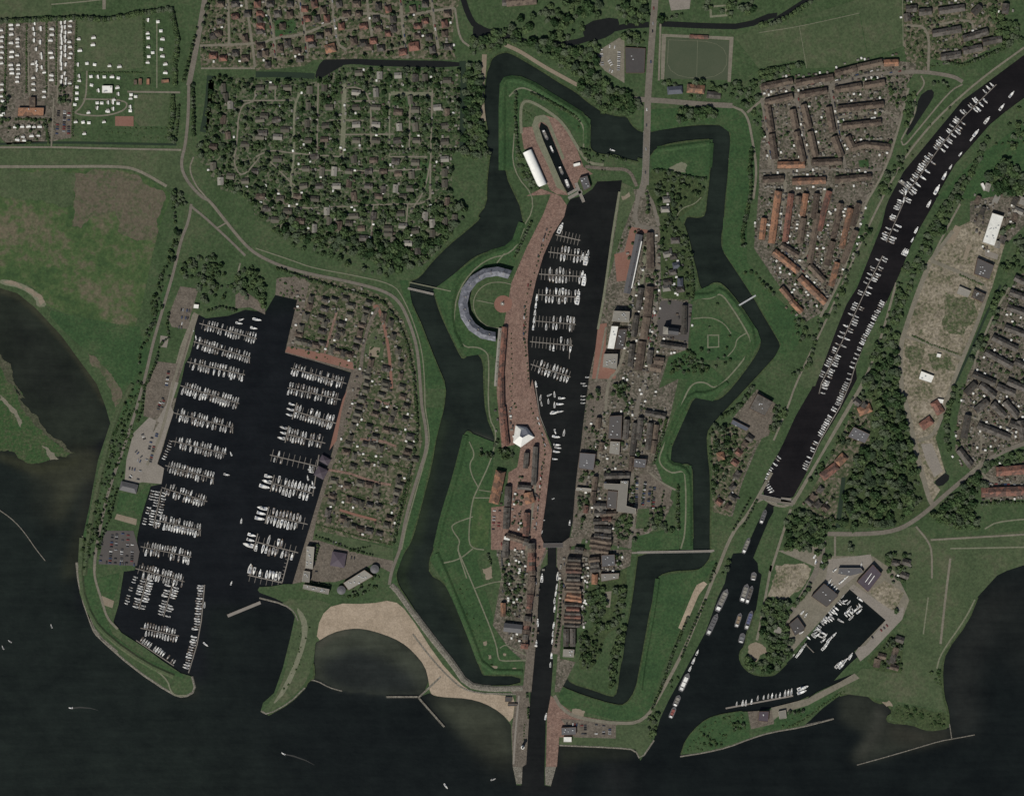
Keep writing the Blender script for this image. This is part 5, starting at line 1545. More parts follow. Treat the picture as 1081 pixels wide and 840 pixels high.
def lighthouse():
    x, y = W(Z('V4', '152,472')[0])
    b = MB()
    b.cyl(0, 0, -.2, 12, 2.6, 1.9, 20)
    root = b.build('lighthouse', [M['white']], loc=(x, y, LAND))
    b = MB()
    b.cyl(0, 0, 12, 12.4, 2.8, 2.8, 20)
    for i in range(12):
        a = i * PI / 6
        b.cyl(2.6 * math.cos(a), 2.6 * math.sin(a), 12.4, 13.4, .05, .05, 4)
    kid(root, 'gallery', b.mesh('gallery', M['white']))
    b = MB()
    b.cyl(0, 0, 12.4, 14.6, 1.3, 1.3, 12)
    lan = kid(root, 'lantern', b.mesh('lantern', M['glass']))
    b = MB()
    b.cyl(0, 0, 14.6, 16, 1.6, .15, 12)
    kid(lan, 'cap', b.mesh('cap', M['roofgrey']))
    b = MB()
    b.box(2.5, 0, 0, 2.2, .3, 1.1)
    kid(root, 'door', b.mesh('door', M['roofgrey']))
    tag(root, 'round white lighthouse with a dark lantern on the western mole', 'lighthouse')


lighthouse()


def monument():
    x, y = W((530.4, 320.7))
    b = MB()
    b.cyl(0, 0, -.1, .5, 3.2, 3.2, 16)
    b.cyl(0, 0, .5, 1, 2.2, 2.2, 16)
    root = b.build('monument', [M['concrete']], loc=(x, y, LAND + .3))
    b = MB()
    b.cyl(0, 0, 1, 5.5, .8, .45, 8)
    b.cyl(0, 0, 5.5, 6, .8, .8, 8)
    kid(root, 'column', b.mesh('column', M['white']))
    tag(root, 'pale stone monument in the middle of the round brick square', 'monument')


monument()

# ---- walls, bridges, breakwaters
def bridge(name, t, s, w, label, cat, mat='road', rail=True, z=LAND + .35, piers=3):
    a, b = Z(t, s)
    A, B = W(a), W(b)
    l = math.hypot(B[0] - A[0], B[1] - A[1])
    rz = math.atan2(B[1] - A[1], B[0] - A[0])
    m = MB()
    m.box(0, 0, -.5, 0.1, l, w * S)
    root = m.build(name, [M[mat]], loc=((A[0] + B[0]) / 2, (A[1] + B[1]) / 2, z), rz=rz)
    if rail:
        for sgn in (-1, 1):
            m = MB()
            m.box(0, sgn * (w * S / 2 - .1), 1.0, 1.1, l, .12)
            for i in range(int(l / 4) + 1):
                m.box(-l / 2 + .1 + i * (l - .2) / max(1, int(l / 4)), sgn * (w * S / 2 - .1), .1, 1.0, .1, .1)
            kid(root, 'railing', m.mesh('railing', M['metal']))
    for i in range(piers):
        m = MB()
        m.box(-l / 2 + (i + .5) * l / piers, 0, -2.6, -.5, 1.0, w * S * .8)
        kid(root, 'pier', m.mesh('pier', M['concrete']))
    tag(root, label, cat)
    return root


bridge('road_bridge', 'A2', '551,535 545,755', 7, 'broad road bridge over the northern moat', 'bridge')
bridge('foot_bridge', 'B2', '918,478 995,432', 1.6, 'narrow footbridge over the eastern moat', 'footbridge', 'metal')
bridge('foot_bridge', 'M3', '500,16 930,8', 2.4, 'long straight causeway bridge across the south-eastern moat', 'bridge', 'concrete')
bridge('swing_bridge', 'Q3', '345,100 480,98', 4.5, 'short bridge over the lock at the foot of the town harbour', 'bridge', 'asphalt', piers=2)
bridge('lock_bridge', 'C3', '0,478 140,508', 5, 'road bridge across the canal lock', 'bridge', 'road', piers=2)
lb = bridge('canal_pier', 'C3', '90,490 132,494', 4.5, 'pale jetty block beside the canal lock bridge', 'jetty', 'concrete', rail=False, piers=2)
bridge('dam_bridge', 'M5', '165,402 312,436', 2.2, 'pale dam wall across the western moat', 'dam', 'concrete', piers=4)
bridge('dam_bridge', 'M5', '175,368 440,425', 1.2, 'thin wall north of the pale moat dam', 'dam', 'path', rail=False, piers=4)
bridge('dock_gate', 'V7', '500,800 580,755', 2.6, 'pale gate closing the dry dock', 'gate', 'concrete', piers=1)
bridge('dock_bridge', 'V7', '570,700 640,870', 3.2, 'pale footbridge leading across the dock mouth into the harbour', 'bridge', 'concrete', piers=2)
bridge('dock_bridge', 'Q1', '0,150 110,90', 3.2, 'pale landing stage beside the dock mouth', 'landing stage', 'concrete', piers=2)
for t, s, w, lab in (('N4', '215,595 410,515', 3.4, 'brown plank breakwater lying off the marina mouth'),
                     ('D1', '530,406 662,406', 2, 'straight stone breakwater reaching west off the beach'), ('D1', '664,410 770,530', 2, 'stone breakwater slanting south-east off the beach'),
                     ('D1', '660,412 756,322', 2, 'stone breakwater running up onto the sand')):
    a, b_ = Z(t, s)
    m = MB()
    A, B = W(a), W(b_)
    rz = math.atan2(B[1] - A[1], B[0] - A[0])
    l = math.hypot(B[0] - A[0], B[1] - A[1])
    m.box(0, 0, -3, 1.5, l, w * S, 0, 0, .96)
    o = m.build('breakwater', [M['pont'] if 'plank' in lab else M['stone']], loc=((A[0] + B[0]) / 2, (A[1] + B[1]) / 2, 0.35), rz=rz)
    m = MB()
    for i in range(int(l / 8) + 1):
        m.cyl(-l / 2 + .6 + i * (l - 1.2) / max(1, int(l / 8)), w * S / 2 - .3, 1.5, 2.3, .22, .2, 6)
    kid(o, 'posts', m.mesh('posts', M['teak']))
    tag(o, lab, 'breakwater')
for s, w, lab in (('C0 -40,505 0,535 40,562 80,600 115,645 145,690 185,740', 1.5, 'thin curved breakwater in the water near the western edge'),
                  ('D1 205,335 250,340 300,368 352,382', 1.8, 'low rubble breakwater at the mouth of the bathing bay'),
                  ('D3 400,683 520,650 640,615 740,585 800,575 880,560', 1.6, 'long thin stone breakwater off the south-eastern headland'),
                  ('D3 787,580 780,530 765,455 750,400', 1.4, 'stone spur joining the headland to its long breakwater'),
                  ('D3 150,532 210,515 305,494', 1.4, 'thin stone wall off the southern bank')):
    ridge('stone_breakwater', ZZ(s), w, w * .5, .8, M['stone'], z0=0.2, kind='thing', label=lab, cat='breakwater')


# more outbuildings, scattered through the yards and gardens
def scatter_sheds(area, s, n):
    P = ZZ(s)
    xs, ys = [p[0] for p in P], [p[1] for p in P]
    k = 0
    for _ in range(n * 30):
        if k >= n:
            break
        px, py = random.uniform(min(xs), max(xs)), random.uniform(min(ys), max(ys))
        if inside((px, py), P) and not taken(px, py):
            SHEDS.append((px, py, random.uniform(-.2, .2), area))
            k += 1


scatter_sheds('the wooded holiday park', 'A1 0,325 250,330 345,285 835,285 830,600 800,780 | B1 820,60 700,250 560,200 230,140 0,60', 130)
scatter_sheds('the harbour east bank', 'B2 470,150 600,180 610,440 600,790 | C2 560,250 500,400 330,360 300,260 | B2 450,780 470,500', 130)
scatter_sheds('the west canal yards', 'M2 720,10 850,10 830,560 750,520 700,420', 70)
scatter_sheds('the east canal yards', 'M3 110,20 420,40 400,130 210,200 195,430 110,430', 70)
scatter_sheds('the marina village', 'B1 130,420 220,360 420,400 540,450 600,530 640,700 640,800 | C1 640,300 560,660 260,600 380,120 | B1 400,720 200,660', 120)
scatter_sheds('the eastern estate', 'C3 820,40 1000,40 1081,90 1081,230 900,320 830,230', 60)
scatter_sheds('the angled estate', 'B3 20,60 420,80 340,340 260,480 180,480 60,340', 90)
scatter_sheds('the eastern yards', 'Q4 660,200 800,260 900,340 1077,180 1077,380 960,480 900,600 700,700', 40)
# =================================================================== BOATS AND PONTOONS
def hull_mesh(L, B, H, cover=None, full=.78, name='hull', m0='hull', m1='deck', m2='canvas'):
    b = MB()
    n = 9
    V = []
    for i in range(n):
        t = i / (n - 1)
        w = B / 2 * (full + (1 - full) * math.sin(min(1, t / .4) * PI / 2)) * (1 if t < .4 else max(.02, math.cos((t - .4) / .6 * PI / 2) ** .75))
        x = (t - .5) * L
        z = H * (1 + .25 * t * t)
        V += [(x, w, z), (x, w * .7, -.4), (x, -w * .7, -.4), (x, -w, z), (x, w * .86, z - .05), (x, -w * .86, z - .05)]
    F, mi = [], []
    for i in range(n - 1):
        a, c = 6 * i, 6 * i + 6
        F += [(a, a + 1, c + 1, c), (a + 2, a + 3, c + 3, c + 2), (a, c, c + 4, a + 4), (a + 4, c + 4, c + 5, a + 5), (a + 5, c + 5, c + 3, a + 3)]
        mi += [0, 0, 0, 1, 0]
    F += [(0, 3, 2, 1), (0, 4, 5, 3)]
    mi += [0, 0]
    b.V, b.F, b.M = V, F, mi
    # open cockpit floor aft
    b.box(-L * .30, 0, H * .9, H + .02, L * .26, B * .52, 0, 2)
    return b.mesh(name, M[m0], M[m1], M[m2])


def sail_proto(i):
    L, B = 10, (3.1, 3.3, 3.2, 3.4)[i]
    hm = ('hull', 'hull', 'hull', 'canvas')[i]
    root = link('sailing_boat', hull_mesh(L, B, 1.0, m0=hm, m1=('deck', 'hull', 'deck', 'teak')[i]))
    c = MB()
    c.box(.9, 0, 1.0, 1.5, 3.6, B * .52, 0, 0, .86)
    c.box(1.0, 0, 1.18, 1.34, 3.2, B * .535, 0, 1, .97)
    c.box(-1.15, 0, 1.0, 1.75, .9, B * .58, 0, 2, .8)
    kid(root, 'cabin', c.mesh('cabin', M['hull'], M['glass'], M['canvas']))
    m = MB()
    m.cyl(1.3, 0, 1.4, 13.5, .11, .07, 6)
    m.box(1.3, 0, 7.5, 7.58, .08, 2.4)
    mast = kid(root, 'mast', m.mesh('mast', M['metal']))
    m = MB()
    m.box(-.9, 0, 2.5, 2.95, 4.2, .38)
    kid(mast, 'boom', m.mesh('boom', M['canvas']))
    return root


def motor_proto(i):
    L, B = 10, (3.5, 3.7, 3.4)[i]
    root = link('motor_boat', hull_mesh(L, B, 1.15, full=.9, m1=('hull', 'deck', 'hull')[i]))
    c = MB()
    c.box(.3, 0, 1.15, 2.2, 5.0, B * .68, 0, 0, .9)
    c.box(.4, 0, 1.55, 2.0, 4.7, B * .70, 0, 1, .95)
    kid(root, 'cabin', c.mesh('cabin', M['hull'], M['glass']))
    c = MB()
    if i != 2:
        c.box(-.6, 0, 2.2, 2.75, 2.4, B * .55, 0, 0, .85)
        c.box(-1.2, 0, 2.4, 2.8, .9, B * .45, 0, 1)
    else:
        c.box(-2.9, 0, 1.9, 2.3, 2.2, B * .7, 0, 1)
    kid(root, 'flybridge', c.mesh('flybridge', M['hull'], M['canvas']))
    return root


PROTO = {('sail', i): sail_proto(i) for i in range(4)}
PROTO.update({('motor', i): motor_proto(i) for i in range(3)})
for o in PROTO.values():
    o.location = (0, 0, -500)
BOATS = []            # (kind, variant, px, py, heading, length px, label tail, group)
JETTIES = []


def nm(v):
    n = math.hypot(*v)
    return (v[0] / n, v[1] / n)


def jetty(p0, p1, label, w=1.2, fingers=None, group=None):
    """floating pontoon from the shore end p0 to the head p1; fingers (spacing, length px, sides)"""
    A, B = W(p0), W(p1)
    l = math.hypot(B[0] - A[0], B[1] - A[1])
    rz = math.atan2(B[1] - A[1], B[0] - A[0])
    m = MB()
    m.box(l / 2, 0, -.2, .5, l, w * S)
    root = m.build('pontoon', [M['pont']], loc=(A[0], A[1], 0), rz=rz)
    if fingers:
        sp, ln, sides = fingers
        f = MB()
        f.box(0, ln * S / 2 + w * S / 2, -.1, .45, .7, ln * S - .1)
        fm = f.mesh('finger', M['pont'])
        k = min(int(l / (sp * S)), 45)
        for i in range(k):
            for s_ in sides:
                kid(root, 'finger', fm, ((i + .7) / k * (l - 1), 0, 0), 0 if s_ > 0 else PI)
    m = MB()
    for i in range(max(2, int(l / 22))):
        m.cyl(i * l / max(1, int(l / 22) - 1) * .98 + .5, w * S / 2 + .25, -2, 2.3, .2, .2, 6)
    kid(root, 'mooring_posts', m.mesh('mooring_posts', M['teak']))
    tag(root, label, 'pontoon', group)
    return root


def berth(p0, p1, side, off, L, sp, fill, mix, tail, group, t0=0.06, t1=.99, lj=.15, skew=0.0, wid=1.0):
    """boats side by side along p0->p1 on one side (+1 = right hand going p0->p1 on the map)"""
    u = nm((p1[0] - p0[0], p1[1] - p0[1]))
    r = (-u[1] * side, u[0] * side)                     # map y runs south
    n = math.hypot(p1[0] - p0[0], p1[1] - p0[1])
    sp *= 1.1
    k = max(1, int(n * (t1 - t0) / sp))
    off += .45
    c = 0
    for i in range(k):
        if random.random() > fill:
            continue
        c += 1
        f = (t0 + (t1 - t0) * (i + .5) / k) * n + random.uniform(-.2, .2)
        ln = L * random.uniform(1 - lj, 1 + lj)
        px = p0[0] + u[0] * f + r[0] * (off + ln / 2)
        py = p0[1] + u[1] * f + r[1] * (off + ln / 2)
        d = 1 if random.random() < .6 else -1
        h = math.atan2(-r[1] * d, r[0] * d) + random.uniform(-.05, .05) + skew
        kind = 'sail' if random.random() < mix else 'motor'
        BOATS.append((kind, random.randrange(4 if kind == 'sail' else 3), px, py, h, ln, tail + ', ' + nth(c) + ' from ' + 'shore' if False else (tail, c), group, wid))


def one(t, x, y, ang, L, kind, label, group=None, wid=1.0, var=None):
    p = Z(t, f'{x},{y}')[0]
    BOATS.append((kind, random.randrange(3) if var is None else var, p[0], p[1], math.radians(ang), L, (label, 0), group, wid))


WJ = [((210.5, 341.4), (271, 357.6), 4.6, 5.2), ((202.4, 360), (264.3, 377.6), 4.8, 5.6), ((197.6, 381.9), (258.6, 395.7), 4.8, 6.6), ((186.5, 405.7), (252.5, 425.9), 5, 7),
      ((183.6, 435.7), (246.5, 451.5), 5.5, 6.6), ((181.8, 465.3), (239, 479), 5.4, 6.4), ((174.4, 491.2), (226, 505), 5.2, 6), ((170.7, 514.4), (218.8, 529.2), 5.4, 6.8),
      ((159.6, 547.7), (212.3, 559.7), 6, 7), ((148.5, 576.7), (202, 587.8), 6, 7), ((143, 599.8), (194.7, 613.7), 6, 6.4)]
for i, (a, b_, l0, l1) in enumerate(WJ):
    j = f'{nth(i + 1)} west-marina pontoon'
    jetty(a, b_, f'{nth(i + 1)} pontoon from the north on the west shore of the marina', .9, (5.2, 4.5, (1, -1)), 'west marina pontoons')
    g = f'boats at the {j}'
    berth(a, b_, -1, .5, l0, 2.45, .80, .75, f'north side of the {j}', g, t0=.1)
    berth(a, b_, 1, .5, l1, 2.45, .84 if i not in (5, 10) else .6, .7, f'south side of the {j}', g, t0=.1 if i != 10 else .16)
    e = nm((b_[0] - a[0], b_[1] - a[1]))
    if i in (1, 4, 6, 8):
        jetty((b_[0] - e[1] * 4 , b_[1] + e[0] * -4), (b_[0] + e[1] * -4, b_[1] + e[0] * 6), f'head of the {j}', .9)
for a, b_, lab, sides in (((155.9, 608), (146.6, 643), 'standing pontoon below the eleventh, western of two', ((-1, 6.4), (1, 6.4))), ((182.7, 615.5), (172.5, 650.7), 'standing pontoon below the eleventh, eastern of two', ((-1, 6.4), (1, 6.4))),
                          ((148.5, 662.7), (189, 671), 'lowest short pontoon of the west marina', ((-1, 6), (1, 6))),
                          ((170.6, 516), (162, 556), 'standing pontoon off the boat yard lawn', ((-1, 5.5), (1, 5.5)))):
    jetty(a, b_, lab, .9, None, 'west marina pontoons')
    for s_, ln in sides:
        side_name = {(True, 1): 'west side', (True, -1): 'east side', (False, 1): 'south side', (False, -1): 'north side'}[('standing' in lab, s_)]
        berth(a, b_, s_, .5, ln, 2.5, .85, .75, f'{side_name} of the {lab.replace(" below the eleventh", "").replace(" of two", "")}'.replace('western', 'near west').replace('eastern', 'near east'), 'boats at the ' + lab)
lp = Z('N3', '735,310 712,560 690,680 640,811') + Z('D0', '775,322')
lp = [(216, 617), (212.5, 655), (208, 680), (199, 710)]
for i in range(3):
    jetty(lp[i], lp[i + 1], f'long outer breakwater pontoon of the west marina, {nth(i + 1)} length from the north', 1.1)
    berth(lp[i], lp[i + 1], 1, .5, 6.6, 2.4, (.95, .6, .92)[i], .85, f'inner side of the outer pontoon, {nth(i + 1)} length', 'boats inside the outer pontoon', t0=0.0)
q = Z('N3', '345,625 560,770')
jetty(q[0], q[1], 'pontoon along the dike at the foot of the west marina', .9)
berth(q[0], q[1], -1, .5, 6, 2.5, .75, .8, 'the pontoon along the dike', 'boats along the dike')
for s, tail in (('N3 330,240 268,420', 'the west quay above the dike'), ('N2 535,225 478,365', 'the boat yard quay'), ('N2 430,505 372,725', 'the lawn quay')):
    q = Z(s[:2], s[3:])
    berth(q[0], q[1], -1, .4, 4.6, 2.6, .8, .6, tail, 'boats along ' + tail)
EJ = [((365.8, 404.8), (307.3, 388.5), 4.4, 6, 0), ((359.9, 421.8), (303.6, 409.2), 6, 6, 0), ((355.4, 447), (311, 433.9), 6.6, 6.6, 4), ((343.6, 467.7), (303, 458.3), 6.6, 6.4, 4),
      ((336.7, 492.5), (285, 480), 6, 6, 0), ((330.8, 520.8), (287.5, 510), 8, 8, 4), ((325, 553.3), (282, 543.5), 8, 8.6, 4), ((315, 583.3), (270, 571.7), 9, 9, 4), ((298.3, 615), (261.7, 606.7), 9.5, 8, 0)]
FILL = [(.75, .8), (.8, .8), (.85, .9), (.7, .75), (.12, .22), (.85, .72), (.8, .85), (.45, .8), (.75, .0)]
for i, (a, b_, lu, ld_, heads) in enumerate(EJ):
    j = f'{nth(i + 1)} east-marina pontoon'
    jetty(a, b_, f'{nth(i + 1)} pontoon from the north on the east shore of the marina', 1.0, (5.6, 6, (1, -1)), 'east marina pontoons')
    sp = 2.6 if i < 4 else 3.1
    berth(a, b_, 1, .5, lu, sp, FILL[i][0], .7, f'north side of the {j}', f'boats at the {j}', t0=.08)
    berth(a, b_, -1, .5, ld_, sp, FILL[i][1], .7, f'south side of the {j}', f'boats at the {j}', t0=.08)
    u = nm((b_[0] - a[0], b_[1] - a[1]))
    if heads:
        v = (-u[1], u[0])
        h0, h1 = (b_[0] + v[0] * 9, b_[1] + v[1] * 9), (b_[0] - v[0] * 9, b_[1] - v[1] * 9)
        jetty(h1, h0, f'cross head of the {j}', 1.0)
        berth(h1, h0, -1, .5, 10.5 if i > 4 else 8, 4.2, 1, .5, f'cross head of the {j}', f'boats at the cross head of the {j}', wid=1.15)
one('N6', 203, 718, 75, 11, 'sail', 'large white sailing boat at the tip of the ninth east-marina pontoon', wid=1.2)
jetty(*Z('N6', '640,0 600,260'), 'standing pontoon beside the plum pavilions on the east quay', 1.2)
for x, y in ((585, 80), (585, 95), (590, 108), (570, 145), (600, 180), (600, 205)):
    one('N6', x, y, random.choice((170, 100)), 6, 'motor', f'motor boat beside the plum pavilions, at {["", "the upper end", "the second berth", "the third berth", "the fourth berth", "the fifth berth", "the lowest berth"][[80, 95, 108, 145, 180, 205].index(y) + 1]}')
jetty(*Z('N6', '455,625 405,815'), 'standing pontoon at the south-east corner of the marina', 1.0, (4, 2.4, (-1,)))
for x, y, a, L, k, lab in (('', 0, 0, 0, '', ''),):
    pass
for t, x, y, a, L, k, lab in (
        ('B0', 1048, 530, -12, 10, 'sail', 'white boat moored alone near the north-east shore of the marina'), ('B0', 1035, 565, -12, 8, 'motor', 'white boat just below the lone one near the north-east marina shore'),
        ('B0', 975, 545, -12, 8, 'motor', 'white boat west of the two at the north-east marina shore'), ('B0', 985, 530, 20, 6, 'motor', 'small boat tucked behind the north marina shore'),
        ('V5', 178, 275, 100, 5, 'motor', 'boat tied to the west quay between the first two pontoons'), ('V5', 150, 200, 110, 5, 'motor', 'boat tied to the west quay beside the first pontoon'),
        ('N2', 862, 437, -12, 7, 'motor', 'small boat under way between the two marina shores'), ('N2', 945, 700, 80, 6, 'motor', 'small boat under way near the eighth east-marina pontoon'),
        ('N2', 886, 318, 110, 5, 'motor', 'small boat drifting off the sixth west-marina pontoon'), ('N3', 888, 298, 70, 5, 'motor', 'small boat near the plank breakwater'),
        ('N3', 735, 422, 85, 7, 'sail', 'boat on the outer face of the outer marina pontoon'), ('N3', 742, 648, -40, 7, 'sail', 'white boat leaving past the outer marina pontoon'),
        ('D0', 210, 118, 110, 5, 'sail', 'small white boat alone off the west dike'), ('D0', 40, 180, 145, 5, 'sail', 'small boat at the western edge, upper of two'), ('D0', 12, 205, 115, 5, 'sail', 'small boat at the western edge, lower of two'),
        ('D0', 288, 451, 175, 5, 'motor', 'small boat trailing a faint wake in the western open water'), ('D1', 112, 637, 150, 5, 'motor', 'small boat trailing a faint wake south of the spit'),
        ('D1', 775, 770, -55, 7, 'sail', 'white boat in open water south of the beach'), ('D1', 968, 742, 20, 6, 'sail', 'white boat in open water just west of the mole'),
        ('A2', 412, 613, -20, 6, 'motor', 'small white boat on the northern moat'), ('M7', 540, 415, 80, 4, 'motor', 'small boat on the north-east moat bank'),
        ('C2', 170, 487, 30, 3, 'motor', 'tiny boat in the middle of the town harbour'), ('M4', 22, 520, 10, 3, 'motor', 'tiny boat near the town harbour west quay'),
        ('C2', 237, 585, 85, 6, 'motor', 'boat on the east quay above the lock bridge'), ('C2', 122, 625, 60, 6, 'sail', 'white boat at the lower west corner of the town harbour'),
        ('C2', 128, 545, 90, 4, 'sail', 'boat on the lower west quay of the town harbour, upper of two'), ('C2', 130, 575, 0, 4, 'sail', 'boat on the lower west quay of the town harbour, lower of two')):
    one(t, x, y, a, L, k, lab)
# town harbour
FJ = [('180,185', '280,208', .25), ('150,255', '318,276', .62), ('112,345', '300,356', .55), ('100,428', '280,440', .75), ('88,535', '262,550', .5), ('75,620', '250,636', .22), ('78,712', '240,764', .85)]
for i, (a, b_, f) in enumerate(FJ):
    a, b_ = Z('B2', a + ' ' + b_)
    j = f'{nth(i + 1)} town-harbour jetty'
    jetty(a, b_, f'{nth(i + 1)} jetty from the north in the town harbour', .9, (3.6, 5.5, (1, -1)), 'town harbour jetties')
    berth(a, b_, -1, .5, 7, 3.0, f, .75, f'north side of the {j}', f'boats at the {j}', t0=.2)
    berth(a, b_, 1, .5, 7, 3.0, f, .75, f'south side of the {j}', f'boats at the {j}', t0=.2)
    if i in (1, 2, 3):
        one('B2', (303, 296, 270, )[i - 1], (285, 368, 445)[i - 1], 80, 13, 'motor', f'large white boat across the head of the {j}', wid=1.1)
        one('B2', (290, 288, 275)[i - 1], (272, 345, 430)[i - 1], 80, 8, 'motor', f'white boat inside the large one at the head of the {j}')
    if i in (4, 5):
        h = Z('B2', f'{250 if i == 4 else 240},{518 if i == 4 else 605} {245 if i == 4 else 235},{580 if i == 4 else 690}')
        jetty(h[0], h[1], f'cross head of the {j}', .8)
one('B2', 200, 157, 66, 13, 'motor', 'large white motor cruiser on the upper west quay of the town harbour', wid=1.1)
for y in (440, 470, 500, 530, 560):
    one('B2', 103 - (y - 440) * .12, y, 84, 7.4, 'motor', f'white motor boat alongside the west quay between jetties, {nth((y - 440) // 30 + 1)} from north')
q = Z('C2', '95,10 115,150 160,265')
for k_, (a, b_) in enumerate(((q[0], q[1]), (q[1], q[2]))):
    jetty(a, b_, f'narrow pontoon along the west quay by the white pavilion, {("upper", "lower")[k_]} length', .9)
for i, (x, y, a, L) in enumerate(((100, 20, 100, 7), (155, 65, 25, 6), (175, 62, 95, 7), (205, 78, 0, 8), (150, 90, 90, 6), (175, 105, 90, 7), (198, 102, 0, 8), (178, 135, 0, 9), (198, 132, 5, 8), (170, 140, 0, 7), (118, 75, 80, 7),
                                  (122, 100, 100, 6), (178, 215, -75, 6), (214, 218, 80, 8), (182, 235, -8, 9), (186, 268, -5, 8), (190, 280, -10, 8), (184, 296, -8, 8), (178, 326, -5, 6))):
    one('C2', x, y, a, L, 'sail' if i % 3 else 'motor', f'white boat in the loose cluster below the last town-harbour jetty, {nth(i + 1)} from north', 'boats below the town harbour jetties')
for i, y in enumerate((18, 70, 84, 98)):
    one('C2', 292, y, 0, 5.5, 'sail', f'boat on the east quay opposite the white pavilion, {nth(i + 1)} from north')
for i, (x, y, L) in enumerate(((310, 765, 5), (300, 800, 5))):
    one('B2', x, y, 0, L, 'sail', f'boat on the harbour east quay below the brick strip, {nth(i + 1)} from north')
# lock canal
for i, (x, y, L) in enumerate(((1020, 150, 10), (1016, 210, 7), (1010, 248, 7), (1002, 290, 7), (1003, 335, 8), (998, 430, 8), (993, 478, 7), (990, 520, 7), (985, 600, 8), (978, 655, 6))):
    one('M2', x, y, 86, L, 'motor' if i % 3 else 'sail', f'white boat on the east side of the lock canal, {nth(i + 1)} from north', 'boats on the lock canal')
for i, (x, y, L) in enumerate(((930, 160, 10), (905, 415, 9), (898, 533, 8))):
    one('M2', x, y, 86, L, 'motor', f'white boat on the west side of the lock canal, {nth(i + 1)} from north', 'boats on the lock canal')
one('D2', 140, 485, 80, 8, 'motor', 'white boat beside the eastern mole near the car park')
# canal
jetty(*Z('A3', '566,735 604,762'), 'pale landing stage on the west side of the canal', 2.2)
cp = ZZ('A3 968,345 830,482 720,625 640,740 590,800 | B3 600,30 520,215')
cp2 = ZZ('B3 505,270 440,400 385,520 330,640 255,790 | C3 245,60')
for k_, (line, nmx) in enumerate(((cp, 'upper canal pontoon'), (cp2, 'lower canal pontoon'))):
    for i in range(len(line) - 1):
        a, b_ = line[i], line[i + 1]
        jetty(a, b_, f'{nth(i + 1)} length from the north of the {nmx}', .8, None, 'canal pontoons')
        berth(a, b_, 1, .4, 6.2 if k_ == 0 else 5.6, 2.2, (.4, .62, .7, .6, .62, .6)[i] if k_ == 0 else (.55, .6, .5, .6, .2)[i], .75, f'west side of the {nmx}, {nth(i + 1)} length', f'boats at the {nmx}', t0=0)
        berth(a, b_, -1, .4, 7 if k_ == 0 else 6, 2.4, (.5, .6, .5, .5, .5, .25)[i] if k_ == 0 else (.7, .55, .5, .5, .6)[i], .7, f'east side of the {nmx}, {nth(i + 1)} length', f'boats at the {nmx}', t0=0)
ep = ZZ('B3 522,455 478,540 428,640 388,735 | C3 375,10 330,115 250,250 195,375')
for i in range(len(ep) - 1):
    a, b_ = ep[i], ep[i + 1]
    jetty(a, b_, f'{nth(i + 1)} length of the pontoon along the canal east bank', .9, None, 'canal east bank pontoons')
    berth(a, b_, 1, .4, 5.4, 2.2, (.7, .8, .8, .5, .85, .85, .6)[i], .5, f'canal east-bank pontoon, {nth(i + 1)} length', 'boats on the canal east bank')
q = Z('C3', '85,295 25,375 15,420 40,470')
for i in range(3):
    berth(q[i], q[i + 1], -1, .4, 5.5, 2.3, .85, .6, f'west corner of the canal basin, {nth(i + 1)} stretch', 'boats in the canal basin corner')
for i, (x, y, L) in enumerate(((1030, 385, 9), (990, 437, 9), (930, 490, 10), (885, 542, 10), (868, 566, 6), (822, 628, 6), (782, 680, 6), (757, 716, 10), (726, 772, 12))):
    one('A3', x, y, 52 if i < 6 else 62, L, 'motor', f'long white houseboat along the upper canal east bank, {nth(i + 1)} from north', 'boats along the upper canal east bank', wid=1.0)
for i, (x, y, L) in enumerate(((722, 8, 8), (694, 58, 9), (642, 165, 8), (626, 205, 6), (590, 252, 8), (597, 255, 8), (604, 258, 8))):
    one('B3', x, y, 62, L, 'motor', f'white boat along the middle canal east bank, {nth(i + 1)} from north', 'boats along the middle canal east bank')
for i, (x, y, L) in enumerate(((757, 225, 7), (742, 258, 8), (728, 290, 7))):
    one('D2', x, y, 66, L, 'motor', f'white boat on the lower canal west bank, {nth(i + 1)} from north', 'boats on the lower canal west bank')
for i, (x, y) in enumerate(((1, 50), (2, 60))):
    pass
# inner harbour
for i, (x, y, a, L) in enumerate(((700, 320, 45, 5), (715, 345, 20, 6), (735, 355, 50, 6), (705, 360, -30, 5), (740, 385, 45, 6), (728, 405, 40, 8), (750, 440, 45, 8), (770, 400, 40, 8), (788, 385, 40, 8), (795, 405, 40, 8), (690, 460, -30, 8),
                                  (660, 415, -50, 7), (640, 440, -50, 7), (630, 450, -50, 7), (615, 455, -50, 7), (600, 465, -50, 6), (585, 475, -50, 6), (650, 400, -50, 7), (545, 510, 20, 7), (560, 505, -30, 8), (575, 520, -30, 8), (590, 530, -30, 8),
                                  (540, 530, 30, 8), (555, 540, 30, 8), (570, 548, -30, 7), (600, 545, 45, 7), (535, 550, -40, 6), (590, 570, 40, 7), (610, 590, 45, 8), (598, 608, 45, 10), (625, 565, 45, 9), (650, 540, 45, 8),
                                  (475, 610, 55, 8), (465, 625, 55, 9), (455, 640, 55, 9), (445, 652, 55, 8), (485, 600, 55, 6), (800, 338, -40, 8), (757, 285, -40, 6), (420, 655, 50, 5), (405, 668, 50, 6),
                                  (680, 705, 45, 12), (710, 690, 45, 10), (745, 660, 60, 9), (665, 715, 55, 6), (695, 715, 45, 9))):
    one('N7', x, y, a, L, ('sail', 'motor')[i % 2], f'boat moored in the inner harbour, {nth(i + 1)} in the cluster from the head', 'boats in the inner harbour', wid=.95)
for i, (x, y) in enumerate(((790, 80),)):
    pass
